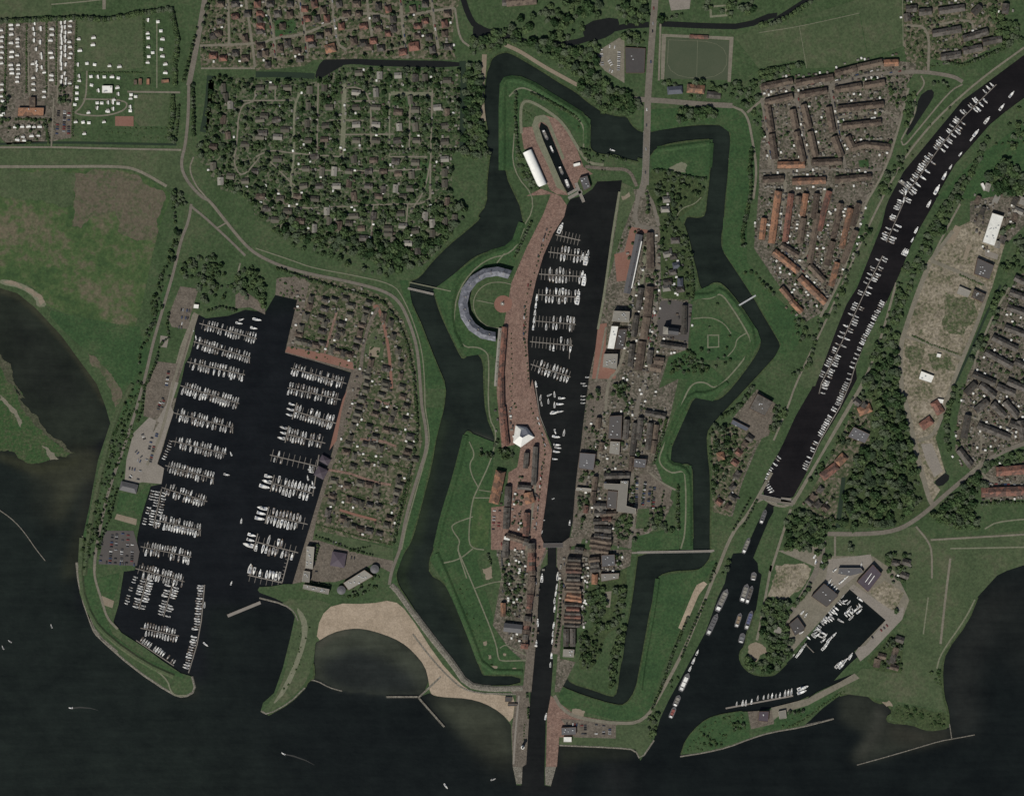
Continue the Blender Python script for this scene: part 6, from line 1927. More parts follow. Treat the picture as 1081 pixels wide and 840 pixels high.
jetty(*Z('N8', '850,400 465,472'), 'long pontoon on the south side of the inner harbour mouth', 1.6)
for i, (x, y, L) in enumerate(((528, 445, 5), (562, 440, 7), (580, 440, 7), (613, 432, 6), (648, 412, 6), (682, 408, 5), (708, 402, 6), (730, 398, 6), (752, 400, 5), (775, 395, 6), (804, 385, 8), (822, 380, 7), (840, 376, 8))):
    one('N8', x, y, 82, L, 'motor' if i % 2 else 'sail', f'white boat at the long southern pontoon, {nth(i + 1)} from its western tip', 'boats at the southern pontoon')
one('N8', 905, 355, 20, 13, 'motor', 'large white boat at the landward end of the southern pontoon, upper of two')
one('N8', 900, 378, 20, 11, 'motor', 'large white boat at the landward end of the southern pontoon, lower of two')
jetty(*Z('N7', '740,275 420,610'), 'quay pontoon along the north-west side of the inner harbour', 1.2)
berth(*Z('N7', '735,280 425,605'), -1, .3, 6.5, 2.6, .55, .5, 'north-west quay of the inner harbour', 'boats in the inner harbour')
berth(*Z('N7', '800,345 700,420'), -1, .3, 6, 2.6, .8, .5, 'loose raft in the middle of the inner harbour, quay', 'boats in the inner harbour')
jetty(*Z('N7', '470,575 535,640'), 'short pontoon jutting from the inner harbour north-west quay', .8)
# boats ashore at the yards
for t, L in (('N7', ((620, 245, 50), (635, 255, 50), (650, 268, 50), (625, 232, 50), (660, 280, 50), (655, 170, 40), (700, 230, 40), (720, 212, 40), (690, 238, 40), (540, 90, 60), (555, 68, 30), (545, 120, 80), (585, 130, -70), (470, 410, 50), (490, 425, 60), (465, 525, 30), (805, 140, 80))),
             ('N1', ())):
    for i, (x, y, a) in enumerate(L):
        p = Z(t, f'{x},{y}')[0]
        BOATS.append(('motor', i % 3, p[0], p[1], math.radians(a), 6, (f'boat standing ashore at the boatyard, {nth(i + 1)} counted from the slip', 0), 'boats ashore at the boatyard', .95, LAND + .6))


def full_label(kind, q):
    tail, c = q[6]
    if c == 0:
        return tail
    n = 'sailing boat' if kind == 'sail' else 'motor boat'
    return f'white {n}, {tail}, {nth(c)} from ' + ('the north' if any(k in tail for k in ('outer pontoon', 'canal', 'quay', 'dike', 'cross', 'standing', 'basin')) else 'land')


def transformed(root, loc, rz, sc):
    """vertices, faces, materials of a thing and its parts, placed"""
    out = []
    c, s = math.cos(rz), math.sin(rz)

    def rec(o, M0):
        me = o.data
        v = np.empty(len(me.vertices) * 3)
        me.vertices.foreach_get('co', v)
        v = v.reshape(-1, 3)
        ox, oy, oz = (o.location if o is not root else (0, 0, 0))
        v = v * np.array(o.scale if o is not root else (1, 1, 1)) + np.array((ox, oy, oz)) + M0
        out.append((me, v))
        for k in children(o):
            rec(k, M0 + np.array((ox, oy, oz)))
    rec(root, np.zeros(3))
    res = []
    for me, v in out:
        v = v * np.array(sc)
        x = v[:, 0] * c - v[:, 1] * s + loc[0]
        y = v[:, 0] * s + v[:, 1] * c + loc[1]
        res.append((me, np.stack([x, y, v[:, 2] + loc[2]], -1)))
    return res


def merge(name, placed):
    V, F, MI, mats = [], [], [], []
    k = 0
    cache = {}
    for me, v in placed:
        if me.name not in cache:
            idx = []
            for m in me.materials:
                if m not in mats:
                    mats.append(m)
                idx.append(mats.index(m))
            cache[me.name] = ([tuple(p.vertices) for p in me.polygons], [idx[p.material_index] for p in me.polygons])
        fs, ms = cache[me.name]
        V.append(v)
        F += [tuple(i + k for i in f) for f in fs]
        MI += ms
        k += len(v)
    me = bpy.data.meshes.new(name)
    me.from_pydata(np.concatenate(V).tolist(), [], F)
    for m in mats:
        me.materials.append(m)
    me.polygons.foreach_set('material_index', MI)
    return link(name, me)


CAP = 295
used = set()
for kind in ('sail', 'motor'):
    L = sorted([b for b in BOATS if b[0] == kind], key=lambda b: -b[5] * b[8])
    rest = []
    for i, b in enumerate(L):
        x, y = W((b[2], b[3]))
        sc_ = b[5] * S / 10 * .97
        z = b[9] if len(b) > 9 else 0
        sc3 = (sc_, sc_ * b[8] * .86, sc_)
        p = PROTO[(kind, b[1] % (4 if kind == 'sail' else 3))]
        if i < CAP:
            o = dup(p, (x, y, z), b[4], sc3) if p.name in used else p
            if o is p:
                used.add(p.name)
                o.location, o.rotation_euler, o.scale = (x, y, z), (0, 0, b[4]), sc3
            lab = full_label(kind, b)
            o['label'] = lab
            o['category'] = 'sailing boat' if kind == 'sail' else 'motor boat'
            if 'group' in o:
                del o['group']
            if b[7]:
                o['group'] = b[7]
        else:
            rest += transformed(p, (x, y, z), b[4], sc3)
    if rest:
        o = merge('sailing_boats' if kind == 'sail' else 'motor_boats', rest)
        tag(o, 'the many smaller ' + ('sailing' if kind == 'sail' else 'motor') + ' boats filling the remaining berths', 'sailing boats' if kind == 'sail' else 'motor boats', None, 'stuff')
print('boats', len([b for b in BOATS if b[0] == 'sail']), len([b for b in BOATS if b[0] == 'motor']))


# barges and ships
def barge(t, x, y, ang, L, B, hullm, hatchm, label, wheel='hull', hatches=3, cat='barge'):
    p = W(Z(t, f'{x},{y}')[0])
    L, B = L * S, B * S
    b = MB()
    n = 9
    V = []
    for i in range(n):
        u = i / (n - 1)
        w = B / 2 * min(1, .7 + u * 3) * (1 if u < .8 else max(.12, math.cos((u - .8) / .2 * PI / 2)))
        V += [((u - .5) * L, w, 1.6), ((u - .5) * L, w * .9, -.4), ((u - .5) * L, -w * .9, -.4), ((u - .5) * L, -w, 1.6)]
    F, mi = [], []
    for i in range(n - 1):
        a, c = 4 * i, 4 * i + 4
        F += [(a, a + 1, c + 1, c), (a + 2, a + 3, c + 3, c + 2), (a, c, c + 3, a + 3)]
        mi += [0, 0, 1]
    F += [(0, 3, 2, 1)]
    mi += [0]
    b.V, b.F, b.M = V, F, mi
    root = b.build('barge', [M[hullm], M['roofslate']], loc=(p[0], p[1], 0), rz=math.radians(ang))
    for i in range(hatches):
        h = MB()
        h.box(-L * .14 + i * L * .56 / hatches, 0, 1.6, 2.5, L * .5 / hatches, B * .66, 0, 0, .95)
        kid(root, 'hatch', h.mesh('hatch', M[hatchm]))
    h = MB()
    h.box(-L * .36, 0, 1.6, 4.2, L * .14, B * .62, 0, 0, .94)
    h.box(-L * .36, 0, 2.9, 3.7, L * .142, B * .63, 0, 1, .97)
    wv = kid(root, 'wheelhouse', h.mesh('wheelhouse', M[wheel], M['glass']))
    m = MB()
    m.cyl(L * .2, 0, 2, 9, .15, .1, 6)
    kid(root, 'mast', m.mesh('mast', M['metal']))
    tag(root, label, cat)


M['bargegrey'] = simple('grey_ship_paint', (.14, .145, .15), .6)
M['bargeblue'] = simple('blue_ship_paint', (.08, .09, .16), .5)
M['bargered'] = simple('red_ship_paint', (.19, .06, .05), .5)
M['bargegreen'] = simple('green_ship_paint', (.14, .22, .21), .5)
barge('M3', 985, 288, 65, 26, 6.5, 'bargegrey', 'rooflight', 'large grey ship moored at the upper lower-canal west bank', hatches=4)
barge('M3', 930, 425, 65, 25, 5.5, 'bargegrey', 'roofslate', 'grey barge moored astern of the large grey ship', hatches=4)
barge('N8', 230, 322, 65, 21, 6, 'hull', 'white', 'big white passenger ship on the lower canal west bank', hatches=2, cat='ship')
barge('N8', 187, 428, 66, 13, 5.5, 'bargegreen', 'rooflight', 'pale green fishing vessel below the white passenger ship', hatches=2, cat='ship')
barge('N8', 162, 495, 66, 13, 5, 'bargegrey', 'bargered', 'grey and red vessel at the end of the canal west bank', hatches=2, cat='ship')
barge('N7', 140, 300, 72, 20, 6, 'bargegrey', 'rooflight', 'grey barge rafted on the canal east bank, western of a pair')
barge('N7', 168, 310, 72, 20, 4.5, 'bargegrey', 'roofgrey', 'darker barge rafted on the canal east bank, eastern of a pair')
barge('N7', 192, 205, 80, 9, 5.5, 'hull', 'rooflight', 'small white houseboat above the rafted barges', hatches=1, cat='houseboat')
barge('N7', 105, 455, 72, 16, 5, 'bargered', 'teak', 'red-hulled vessel with a white wheelhouse west of the grey barge', hatches=2, cat='ship')
barge('N7', 165, 455, 72, 21, 5, 'bargegrey', 'bargeblue', 'long grey barge at the wooded peninsula', hatches=4)
barge('N7', 125, 557, 74, 11, 6, 'bargeblue', 'bargegrey', 'short blue vessel at the tip of the wooded peninsula', hatches=1, cat='ship')
barge('C3', 18, 560, 70, 16, 4.5, 'bargegrey', 'roofslate', 'grey barge just below the canal lock bridge', hatches=3)
barge('N7', 150, 30, 68, 18, 4.5, 'bargegrey', 'rooflight', 'grey barge in the narrow cut south of the lock bridge', hatches=3)
barge('N7', 20, 330, 68, 24, 6, 'bargegrey', 'rooflight', 'pale grey houseboat opposite the rafted barges', hatches=3, cat='houseboat') if False else None
barge('V7', 300, 275, -65, 12, 3.6, 'bargegrey', 'rooflight', 'grey ship at the head of the dry dock', hatches=2, cat='ship')
barge('V7', 358, 402, -65, 8.5, 2.4, 'hull', 'white', 'narrow white ship in the middle of the dry dock', hatches=2, cat='ship')
barge('V7', 440, 590, -68, 9.5, 3.4, 'bargegrey', 'rooflight', 'grey ship in the lower half of the dry dock', hatches=2, cat='ship')
barge('V7', 494, 705, -70, 10, 3.8, 'bargegrey', 'white', 'grey and white ship next to the dry dock gate', hatches=2, cat='ship')
barge('Q4', 105, 100, -35, 9, 3.4, 'bargegrey', 'rooflight', 'landing barge between the canal bank and upper canal pontoon', hatches=1)


def wake(t, s):
    a, b_ = [W(p) for p in Z(t, s)]
    d = nm((b_[0] - a[0], b_[1] - a[1]))
    n = (-d[1], d[0])
    V = []
    for f, w in ((0, .9), (.3, 1.1), (.7, .7), (1, .2)):
        cx, cy = a[0] + (b_[0] - a[0]) * f, a[1] + (b_[1] - a[1]) * f + math.sin(f * 3) * 3
        V += [(cx + n[0] * w, cy + n[1] * w, .06), (cx - n[0] * w, cy - n[1] * w, .06)]
    tag(link('wake', mesh('wake', V, [(2 * k, 2 * k + 1, 2 * k + 3, 2 * k + 2) for k in range(3)], [M['foam']])), None, None, None, 'structure')


M['foam'] = simple('thin_foam', (.0165, .0175, .0160), .5)
wake('D0', '296,452 400,462')
wake('D1', '118,640 240,685')
# =================================================================== TREES
def crown_mesh(seed, n=230, mat='leaf', flat=.8, ls=(.16, .30)):
    """crown of unit radius made of leaf clumps scattered through a few lobes"""
    r = np.random.default_rng(seed)
    k = r.integers(5, 8)
    lobes = [(0, 0, .75, .62)]
    for i in range(k):
        a = 2 * PI * i / k + r.uniform(-.3, .3)
        d = r.uniform(.38, .62)
        lobes.append((d * math.cos(a), d * math.sin(a), r.uniform(.35, .75), r.uniform(.32, .46)))
    V, F = [], []
    for i in range(n):
        cx, cy, cz, R = lobes[r.integers(0, len(lobes))]
        d = r.normal(size=3)
        d /= np.linalg.norm(d)
        if d[2] < -.3:
            d[2] = -d[2] * .6
        p = np.array((cx, cy, cz)) + d * R * r.uniform(.72, 1.02)
        nrm = d + r.normal(size=3) * .45
        nrm /= np.linalg.norm(nrm)
        u = np.cross(nrm, (.3, .5, .8))
        u /= np.linalg.norm(u)
        v = np.cross(nrm, u)
        s = r.uniform(*ls)
        q = len(V)
        m = int(r.integers(5, 7))
        for j in range(m):
            a = 2 * PI * j / m
            t = s * (.75 + .35 * r.random())
            V.append(tuple(p + u * math.cos(a) * t + v * math.sin(a) * t * .8))
        F.append(tuple(range(q, q + m)))
    # inner mass
    for cx, cy, cz, R in lobes:
        q = len(V)
        R *= .72
        V += [(cx, cy, cz + R), (cx, cy, cz - R)] + [(cx + R * math.cos(a), cy + R * math.sin(a), cz) for a in np.arange(5) * 2 * PI / 5]
        for j in range(5):
            F += [(q, q + 2 + j, q + 2 + (j + 1) % 5), (q + 1, q + 2 + (j + 1) % 5, q + 2 + j)]
    return mesh('crown', [(x, y, z * flat) for x, y, z in V], F, [M[mat]])


def trunk_mesh():
    b = MB()
    b.cyl(0, 0, -.12, .55, .085, .05, 7)
    for a in (.4, 2.5, 4.6):
        c, s = math.cos(a), math.sin(a)
        V = [(0.03 * c, .03 * s, .3), (-.03 * s, .03 * c, .34), (.03 * s, -.03 * c, .34), (.42 * c, .42 * s, .68)]
        b.add(V, [(0, 1, 3), (1, 2, 3), (2, 0, 3)])
    return b.mesh('trunk', M['trunk'])


TM = trunk_mesh()
TPRO = {}
for kind, mats, n, fl in (('broadleaf_tree', ('leaf', 'leafdark', 'leafgrey', 'leafdark', 'leaf', 'leafgrey'), 260, 1.0), ('street_tree', ('leafdark', 'leaf', 'leafgrey'), 130, 1.25), ('shrub', ('leafbush', 'leaf', 'leafbush'), 70, .8)):
    for i, mt in enumerate(mats):
        root = link(kind, TM, None, None, (0, 0, -500))
        kid(root, 'crown', crown_mesh(17 * i + n, n, mt, fl, (.17, .31) if kind == 'broadleaf_tree' else (.24, .42)), (0, 0, .25 if kind != 'shrub' else 0.02))
        TPRO[(kind, i)] = root
TREES = []          # kind, variant, px, py, radius px, area


def tree(kind, px, py, r, area):
    TREES.append((kind, random.randrange(len([k for k in TPRO if k[0] == kind])), px, py, r, area))


LASTG = {}


def grove(area, s, sp, r0, r1, kind='broadleaf_tree', fill=1.0, avoid=True, water=True):
    P = ZZ(s)
    xs, ys = [p[0] for p in P], [p[1] for p in P]
    y = min(ys)
    while y < max(ys):
        x = min(xs) + random.uniform(0, sp)
        while x < max(xs):
            px, py = x + random.uniform(-.45, .45) * sp, y + random.uniform(-.45, .45) * sp
            if -6 < px < 1087 and -6 < py < 846 and random.random() < fill and inside((px, py), P) and not (avoid and taken(px, py)) and dry(px, py, r0 * .6):
                tree(kind, px, py, r0 * .85 + (r1 * 1.15 - r0 * .85) * random.random() ** 1.5, area)
            x += sp
        y += sp * .88


def row(area, s, sp, r, kind='street_tree', jit=.3, fill=1.0, off=0):
    L = ZZ(s)
    for i in range(len(L) - 1):
        a, b = L[i], L[i + 1]
        n = math.hypot(b[0] - a[0], b[1] - a[1])
        k = max(1, int(n / sp))
        for j in range(k):
            if random.random() > fill:
                continue
            f = (j + .5) / k
            px, py = a[0] + (b[0] - a[0]) * f + random.uniform(-jit, jit), a[1] + (b[1] - a[1]) * f + random.uniform(-jit, jit)
            if not taken(px, py) and dry(px, py, r * .5):
                tree(kind, px, py, r * random.uniform(.8, 1.2), area)


# lanes stay clear of planting
for nm_, w_, _, s_ in ROADS:
    if nm_ in ('park_lane', 'grass_lane', 'village_street', 'street', 'road', 'main_road'):
        L_ = chaikin(ZZ(s_), 1, False)
        for i_ in range(len(L_) - 1):
            occ_line(L_[i_], L_[i_ + 1], max(w_, 1.8) + .6)
# the holiday park and what surrounds it
PK = ZZ('A0 850,330 900,310 | A1 0,325 250,330 345,275 835,285 830,600 800,630 800,780 | B1 840,60 820,130 700,300 580,320 400,270 220,220 90,180 0,110 | B0 1000,30 900,0 | A0 830,560')
grove('the holiday park', 'A0 850,330 900,310 | A1 0,325 250,330 345,275 835,285 830,600 800,630 800,780 | B1 840,60 820,130 700,300 580,320 400,270 220,220 90,180 0,110 | B0 1000,30 900,0 | A0 830,560', 4.6, 1.3, 2.7, 'street_tree', .56)
grove('the holiday park', 'A0 850,330 | A1 0,325 835,285 800,780 | B1 820,130 700,300 400,270 | B0 1000,30 | A0 830,560', 3.2, .6, 1.2, 'shrub', .42)
for s in ('A1 390,290 385,600', 'A1 450,290 445,600', 'A1 520,400 515,600', 'A1 610,400 605,600', 'A1 680,400 678,600', 'A1 760,290 755,600', 'A1 190,340 185,600', 'A1 320,340 315,600', 'A1 0,520 330,525', 'A1 370,475 820,480', 'A1 370,540 820,545', 'A1 0,590 340,590',
          'A1 170,735 400,740', 'A1 430,735 700,738', 'A1 160,680 420,680', 'B1 100,100 330,120', 'A1 420,290 420,340', 'A1 540,290 538,370', 'A1 30,340 30,560'):
    row('the holiday park hedges', s, 2.6, 1.35, 'shrub', .4, .85)
grove('the wood on the park south edge', 'B1 60,70 230,140 330,150 450,190 560,200 700,130 830,60 870,90 800,170 700,290 640,330 560,330 400,270 220,225 90,190', 4.8, 2.0, 4.0, fill=.8)
grove('the park south edge', 'B1 330,60 700,50 820,20 800,120 500,150 300,120', 5, 2, 3.2, fill=.45)
row('the park avenue', 'B1 100,45 350,75 690,50', 4.2, 2.0)
row('the park avenue', 'A1 170,615 350,640 540,610 700,620 830,615', 4.2, 1.9)
row('the park lane', 'A1 0,435 150,440', 4, 2)
grove('the wood between ditch and northern moat', 'A1 850,250 905,260 920,330 915,480 935,540 960,600 950,660 850,640 852,450', 5, 2.4, 4, fill=.95)
grove('the wood corner by the moat', 'A1 870,165 1000,120 1081,130 1081,165 1010,185 960,215 930,215 890,235', 5.0, 2.2, 3.8, fill=.95)
grove('the park west border', 'A0 790,600 860,560 900,690 990,790 950,800 850,700', 5, 1.8, 3.0, fill=.75)
grove('the northern park wood', 'A2 0,140 60,160 190,185 300,190 360,165 350,260 370,310 330,340 200,270 100,215 0,180', 5.2, 2.2, 4.0, fill=.9)
grove('the wood above the fortress moat', 'A2 265,330 330,300 400,345 520,400 530,440 470,470 400,465 330,430 290,380', 5.2, 2.4, 4.2, fill=.95)
grove('the northern lawn trees', 'A2 0,80 60,80 200,0 360,0 380,60 300,90 280,140 150,180 120,100 60,140 0,140', 6, 2.2, 4.2, fill=.6)
grove('the trees by the main road', 'A2 450,0 560,0 555,90 470,110 420,60', 5.4, 2.2, 3.8, fill=.85)
grove('the trees by the main road', 'A2 580,40 620,50 620,110 585,110', 5, 2.5, 3.6, fill=.9)
grove('the villa garden by the car park', 'A2 450,130 550,140 545,210 540,310 460,300', 4.6, 1.8, 3.0, fill=.6, )
grove('the trees around the villas', 'A2 610,335 900,335 1020,330 1081,280 1081,340 960,440 900,400 620,400', 4.8, 1.8, 3.2, fill=.7)
grove('the big trees on the moat bank', 'A2 670,450 830,440 840,470 700,520 665,480', 5, 2.4, 4, fill=.8)
grove('the stream bank north', 'A2 800,0 980,0 1000,40 900,90 780,40', 5.4, 2, 3.6, fill=.65)
row('the stream bank north', 'A3 0,105 60,100 140,60 215,5', 4.6, 2.4, 'broadleaf_tree')
row('the stream lawn', 'A2 620,85 700,60', 5, 2)
grove('the lower rampart wood', 'A2 560,700 | M7 110,490 240,500 380,545 400,590 360,640 300,660 220,740 150,720 100,560', 4.8, 1.5, 2.8, 'street_tree', .75)
row('the dark hedge across the bastion', 'M7 100,495 200,490 260,520 340,530 410,540', 3.2, 1.9)
grove('the moat gardens', 'M7 100,540 | Q1 740,150 860,180 900,380 1000,560 1050,780 | Q2 960,20 980,230 | Q1 760,838 740,350', 4.4, 1.3, 2.4, 'street_tree', .6)
row('the moat garden edge', 'M8 290,110 330,330 330,470', 3.2, 1.7)
# village
grove('the northern village', 'A0 830,0 | A1 800,0 800,200 820,235 500,235 240,240 200,265 0,285 | A0 1040,280 820,270', 5.4, 1.2, 2.2, 'street_tree', .5)
grove('the northern village', 'A0 830,0 | A1 800,0 800,200 240,240 0,285 | A0 820,270', 3.8, .7, 1.2, 'shrub', .3)
row('the main road avenue', 'A0 850,0 810,190 790,260 785,360 790,560', 4, 2.2)
row('the main road avenue', 'A0 815,60 770,250 745,340', 4.4, 1.9)
row('the dike road hedge', 'A0 730,430 720,560', 2.6, 1.3)
grove('the park entrance', 'A0 800,590 960,590 960,640 800,630', 5, 1.8, 2.4, 'street_tree', .9)
# camp site
for s in ('A0 0,90 130,85 320,75 430,85 580,55 690,40', 'A0 700,40 712,110 725,160 715,250 712,350', 'A0 705,390 705,470 690,560 715,580'):
    row('the camp border hedge', s, 2.6, 2.2, 'broadleaf_tree')
    row('the camp border hedge', s, 3.0, 1.9, 'broadleaf_tree', 1.2)
for s in ('A0 312,90 305,300 295,560', 'A0 28,100 20,400', 'A0 232,80 230,350', 'A0 585,80 590,270', 'A0 360,298 590,298', 'A0 60,485 180,490 200,590', 'A0 185,480 200,580', 'A0 110,100 108,380', 'A0 190,90 190,380'):
    row('the camp inner hedge', s, 2.4, 1.2, 'shrub')
row('the camp field saplings', 'A0 420,540 520,545 600,565 690,560', 6, .9, 'shrub')
row('the camp field saplings', 'A0 500,525 690,525', 5, 1.0, 'shrub')
grove('the camp trees', 'A0 230,340 290,345 290,420 240,430', 4, 1.4, 2.2, 'street_tree', .7)
grove('the camp trees', 'A0 0,380 60,400 60,470 0,520', 4.4, 1.4, 2.4, 'street_tree', .6)
grove('the camp trees', 'A0 20,490 210,480 205,595 40,590', 3.6, 1.0, 1.8, 'street_tree', .35)
# dike, marina
row('the dike road west side', 'B0 700,50 720,150 690,280 650,380 640,460 620,560 570,680 560,800', 4.6, 1.6, 'street_tree', 1.6, .75)
grove('the clump at the dike corner', 'B0 700,0 770,40 770,70 700,70', 4.4, 1.8, 2.8, fill=.9)
grove('the dike thicket', 'N1 860,180 940,200 890,330 860,420 820,400 860,300', 3.6, 1, 1.9, 'street_tree', .6)
grove('the dike thicket', 'C0 480,170 590,0 540,230 450,480 380,700 335,760 390,420', 3.2, .7, 1.5, 'shrub', .5)
row('the marina car park edge', 'B0 690,500 680,560 690,600 650,640 640,690 600,790 | C0 590,20 580,120 560,180', 3.4, 1.5, 'street_tree', .5)
grove('the marina north wood', 'B0 780,250 890,260 890,380 830,480 810,400 720,350', 5, 1.8, 3, fill=.4)
grove('the marina north wood', 'B0 970,310 1050,320 1081,400 1081,480 1000,440 930,410', 4.8, 2, 3.2, fill=.75)
row('the marina north shore', 'B0 840,500 900,480 980,500', 3.4, 1.6)
row('the dike foot below the boat yard', 'C0 500,380 470,470 450,560 420,640 400,700', 3.2, 1.3, 'street_tree', .6)
row('the marina village hedge', 'B1 80,320 220,370 400,420 520,460 580,540 620,640 640,740 | C1 650,60 660,200 640,330 600,480 560,670', 2.6, 1.6, 'street_tree', .7)
for s in ('Q7 250,250 560,250', 'Q7 190,395 400,440 760,510', 'Q7 130,630 260,660 400,720 720,810', 'Q8 250,190 440,240 650,290', 'Q8 90,410 240,450 400,500 600,550', 'Q8 610,545 690,270 740,80', 'V6 240,420 520,480', 'V6 540,510 800,560'):
    row('the marina village inner hedge', s, 1.9, 1.0, 'shrub', .3)
grove('the marina village', 'B1 85,360 220,350 420,395 540,445 600,530 640,640 650,750 | C1 650,250 600,550 560,670 250,610 380,120 | B1 400,740 130,650', 4.0, .7, 1.3, 'shrub', .26)
row('the marina square', 'C1 240,640 300,660 400,700 480,720', 3, 1.2, 'street_tree', .4)
row('the marina square', 'C1 380,700 470,680', 2.6, 1.0, 'street_tree', .4)
row('the marina square', 'N4 700,185 740,190 710,300', 2.8, 1.3, 'street_tree', .4)
row('the marina square', 'N4 690,400 800,420', 2.4, 1.2, 'street_tree', .3)
grove('the restaurant terrace', 'N4 840,440 900,430 1060,350 1081,300 1081,430 1000,480 880,490', 3.2, .8, 1.6, 'street_tree', .5)
grove('the spit bushes', 'D1 170,60 230,120 200,250 120,380 60,440 130,330 180,200', 5, .6, 1.2, 'shrub', .3)
grove('the marsh bushes', 'C0 0,260 60,290 20,310 0,300', 5, .6, 1.2, 'shrub', .4)
grove('the west dike belt', 'B0 680,280 715,170 735,180 700,330 660,470 620,560 600,540 640,400', 4.4, 1.1, 2.4, 'street_tree', .45)
grove('the west dike belt', 'C0 590,0 560,110 480,380 440,560 400,690 340,790 330,700 400,430 470,180 560,0', 3.8, .8, 1.9, 'street_tree', .42)
grove('the west dike belt', 'N3 25,0 100,0 80,120 60,250 30,220', 3.8, .7, 1.6, 'shrub', .4)
grove('the canal west belt', 'A3 540,700 640,560 800,420 900,350 920,360 720,520 600,680 540,760', 5, .9, 1.8, 'street_tree', .3)
grove('the canal west belt', 'B3 330,330 440,140 460,180 380,330 310,470 230,600 220,560', 4.4, 1.2, 2.4, 'street_tree', .5)
grove('the canal east belt', 'B3 640,300 700,150 790,20 830,40 740,180 690,270', 5, 1.8, 3.4, fill=.6)
grove('the canal east belt', 'B3 560,380 600,370 570,560 500,640 440,790 420,780 500,560', 4.6, 1.4, 2.8, fill=.6)
grove('the canal east belt', 'C3 420,40 450,60 330,260 210,440 190,440 330,210', 4.4, 1.2, 2.4, 'street_tree', .5)
grove('the canal houses hedge', 'C3 180,560 330,560 320,610 240,620', 4, 1.2, 2.4, 'street_tree', .6)
grove('the marina north scrub', 'B0 740,330 900,300 960,400 880,480 810,400', 4.4, 1.2, 2.6, 'street_tree', .4)
grove('the dike bend wood', 'B1 60,130 110,190 240,230 400,290 560,340 540,370 380,310 200,250 80,190', 4.6, 1.4, 3, fill=.5)
grove('the eastern lawns', 'A3 1081,420 1000,500 960,560 900,640 1000,620 1081,560', 6, 1.4, 2.8, fill=.3)
grove('the southern spit scrub', 'N8 420,520 560,495 600,590 350,710 230,725 320,570', 4, .7, 1.6, 'shrub', .5)
grove('the southern spit scrub', 'N8 760,560 1060,450 1081,520 800,590', 4, .7, 1.6, 'shrub', .4)
# fortress west
row('the rampart row north', 'M6 430,370 520,410 620,465 700,510', 3, 1.6)
row('the rampart row west', 'M6 350,360 345,500 355,700', 3, 1.7, 'street_tree', .8)
row('the rampart row east', 'M6 710,690 760,700 850,720 900,735 980,760', 3.0, 1.5)
row('the dock square saplings', 'V7 100,60 180,100 110,170', 2.6, .9, 'shrub', .5)
row('the dock lawn', 'V7 480,60 600,150 590,220', 3.4, 1.1, 'street_tree', .5)
grove('the trees beside the ship hall', 'V7 20,400 100,420 120,520 220,700 270,800 180,780 60,560', 4, 1.6, 2.8, fill=.8)
grove('the trees by the dock mouth', 'V7 600,400 720,440 830,450 830,620 760,580 650,520', 3.4, .9, 1.6, 'street_tree', .5)
row('the promenade row', 'M5 870,20 820,130 770,230', 3.0, 1.6)
for s in ('M5 985,50 925,190 880,330 850,420 832,520 830,700 840,800', 'B2 60,480 55,620 70,780'):
    row('the promenade kerb', s, 4.0, .75, 'street_tree', .5, .8)
row('the promenade kerb', 'V1 240,50 260,120', 3, .9, 'street_tree')
row('the promenade lower kerb', 'V1 410,40 460,200 510,310 550,420 580,560 560,800', 4.2, .75, 'street_tree', .4)
row('the promenade lower kerb', 'M1 935,300 920,480 900,640', 4, .75, 'street_tree', .4)
row('the promenade bays', 'C1 1035,20 1050,120', 4.5, .65, 'street_tree')
row('the promenade bays', 'B1 1040,580 1045,800', 5, .65, 'street_tree', .8)
grove('the clump by the rampart bay', 'M1 550,200 580,200 600,250 680,180 680,200 640,250 650,290 590,290', 3, 1.2, 2.1, 'street_tree', .8)
grove('the clump below the white pavilion', 'M1 680,240 760,240 770,280 700,310', 3.4, 1.2, 2.2, 'street_tree', .8)
row('the lane east of the rampart', 'M2 620,20 640,90', 3, 1.6)
grove('the west canal back gardens', 'M2 705,60 830,60 830,330 720,400 710,200', 3.4, 1.0, 2.0, 'street_tree', .55)
grove('the west canal back gardens', 'M1 770,490 830,500 830,700 760,700', 3.2, .9, 1.6, 'street_tree', .5)
grove('the courtyard by the promenade', 'M1 790,390 830,390 850,440 790,440', 3, .8, 1.4, 'street_tree', .5)
grove('the rampart lawn bushes', 'M2 440,100 520,250 620,480 700,690 640,690 560,560 480,380', 6, .6, 1.2, 'shrub', .4)
row('the canal quay west', 'M2 885,370 875,540', 6, 1.2, 'street_tree')
row('the canal quay east', 'Q3 470,330 455,620 425,800', 4, 1.4, 'street_tree')
row('the mole', 'V4 180,70 185,120', 2.6, 1.5, 'street_tree')
row('the mole', 'V4 190,180 195,270', 2.4, 1.3, 'street_tree')
row('the mole', 'V4 165,300 160,430', 3, .8, 'shrub')
# fortress east
grove('the wooded garden behind the canal houses', 'M3 215,210 300,210 330,330 270,420 350,430 390,290 360,230 440,220 430,330 400,440 330,470 250,440 200,360', 4.2, 1.7, 3.0, fill=.8)
grove('the gardens south of the canal houses', 'M3 170,470 300,450 300,560 240,690 180,680', 4.0, 1.3, 2.4, 'street_tree', .8)
grove('the tall row on the inner moat bank', 'M3 390,440 430,440 420,560 410,680 350,790 325,770 350,600 380,560', 4.2, 1.8, 2.9, fill=.85)
grove('the wood by the nursing home', 'M4 570,570 660,570 680,680 740,690 720,710 560,700 480,770 470,740 560,680', 4.2, 1.8, 2.9, fill=.8)
grove('the wood by the nursing home', 'M4 390,620 470,610 470,740 400,770 370,690', 4, 1.7, 2.6, fill=.75)
row('the inner moat row', 'M4 730,440 735,700', 2.8, 1.6)
row('the inner moat row', 'M4 735,500 720,640', 3.2, 1.4)
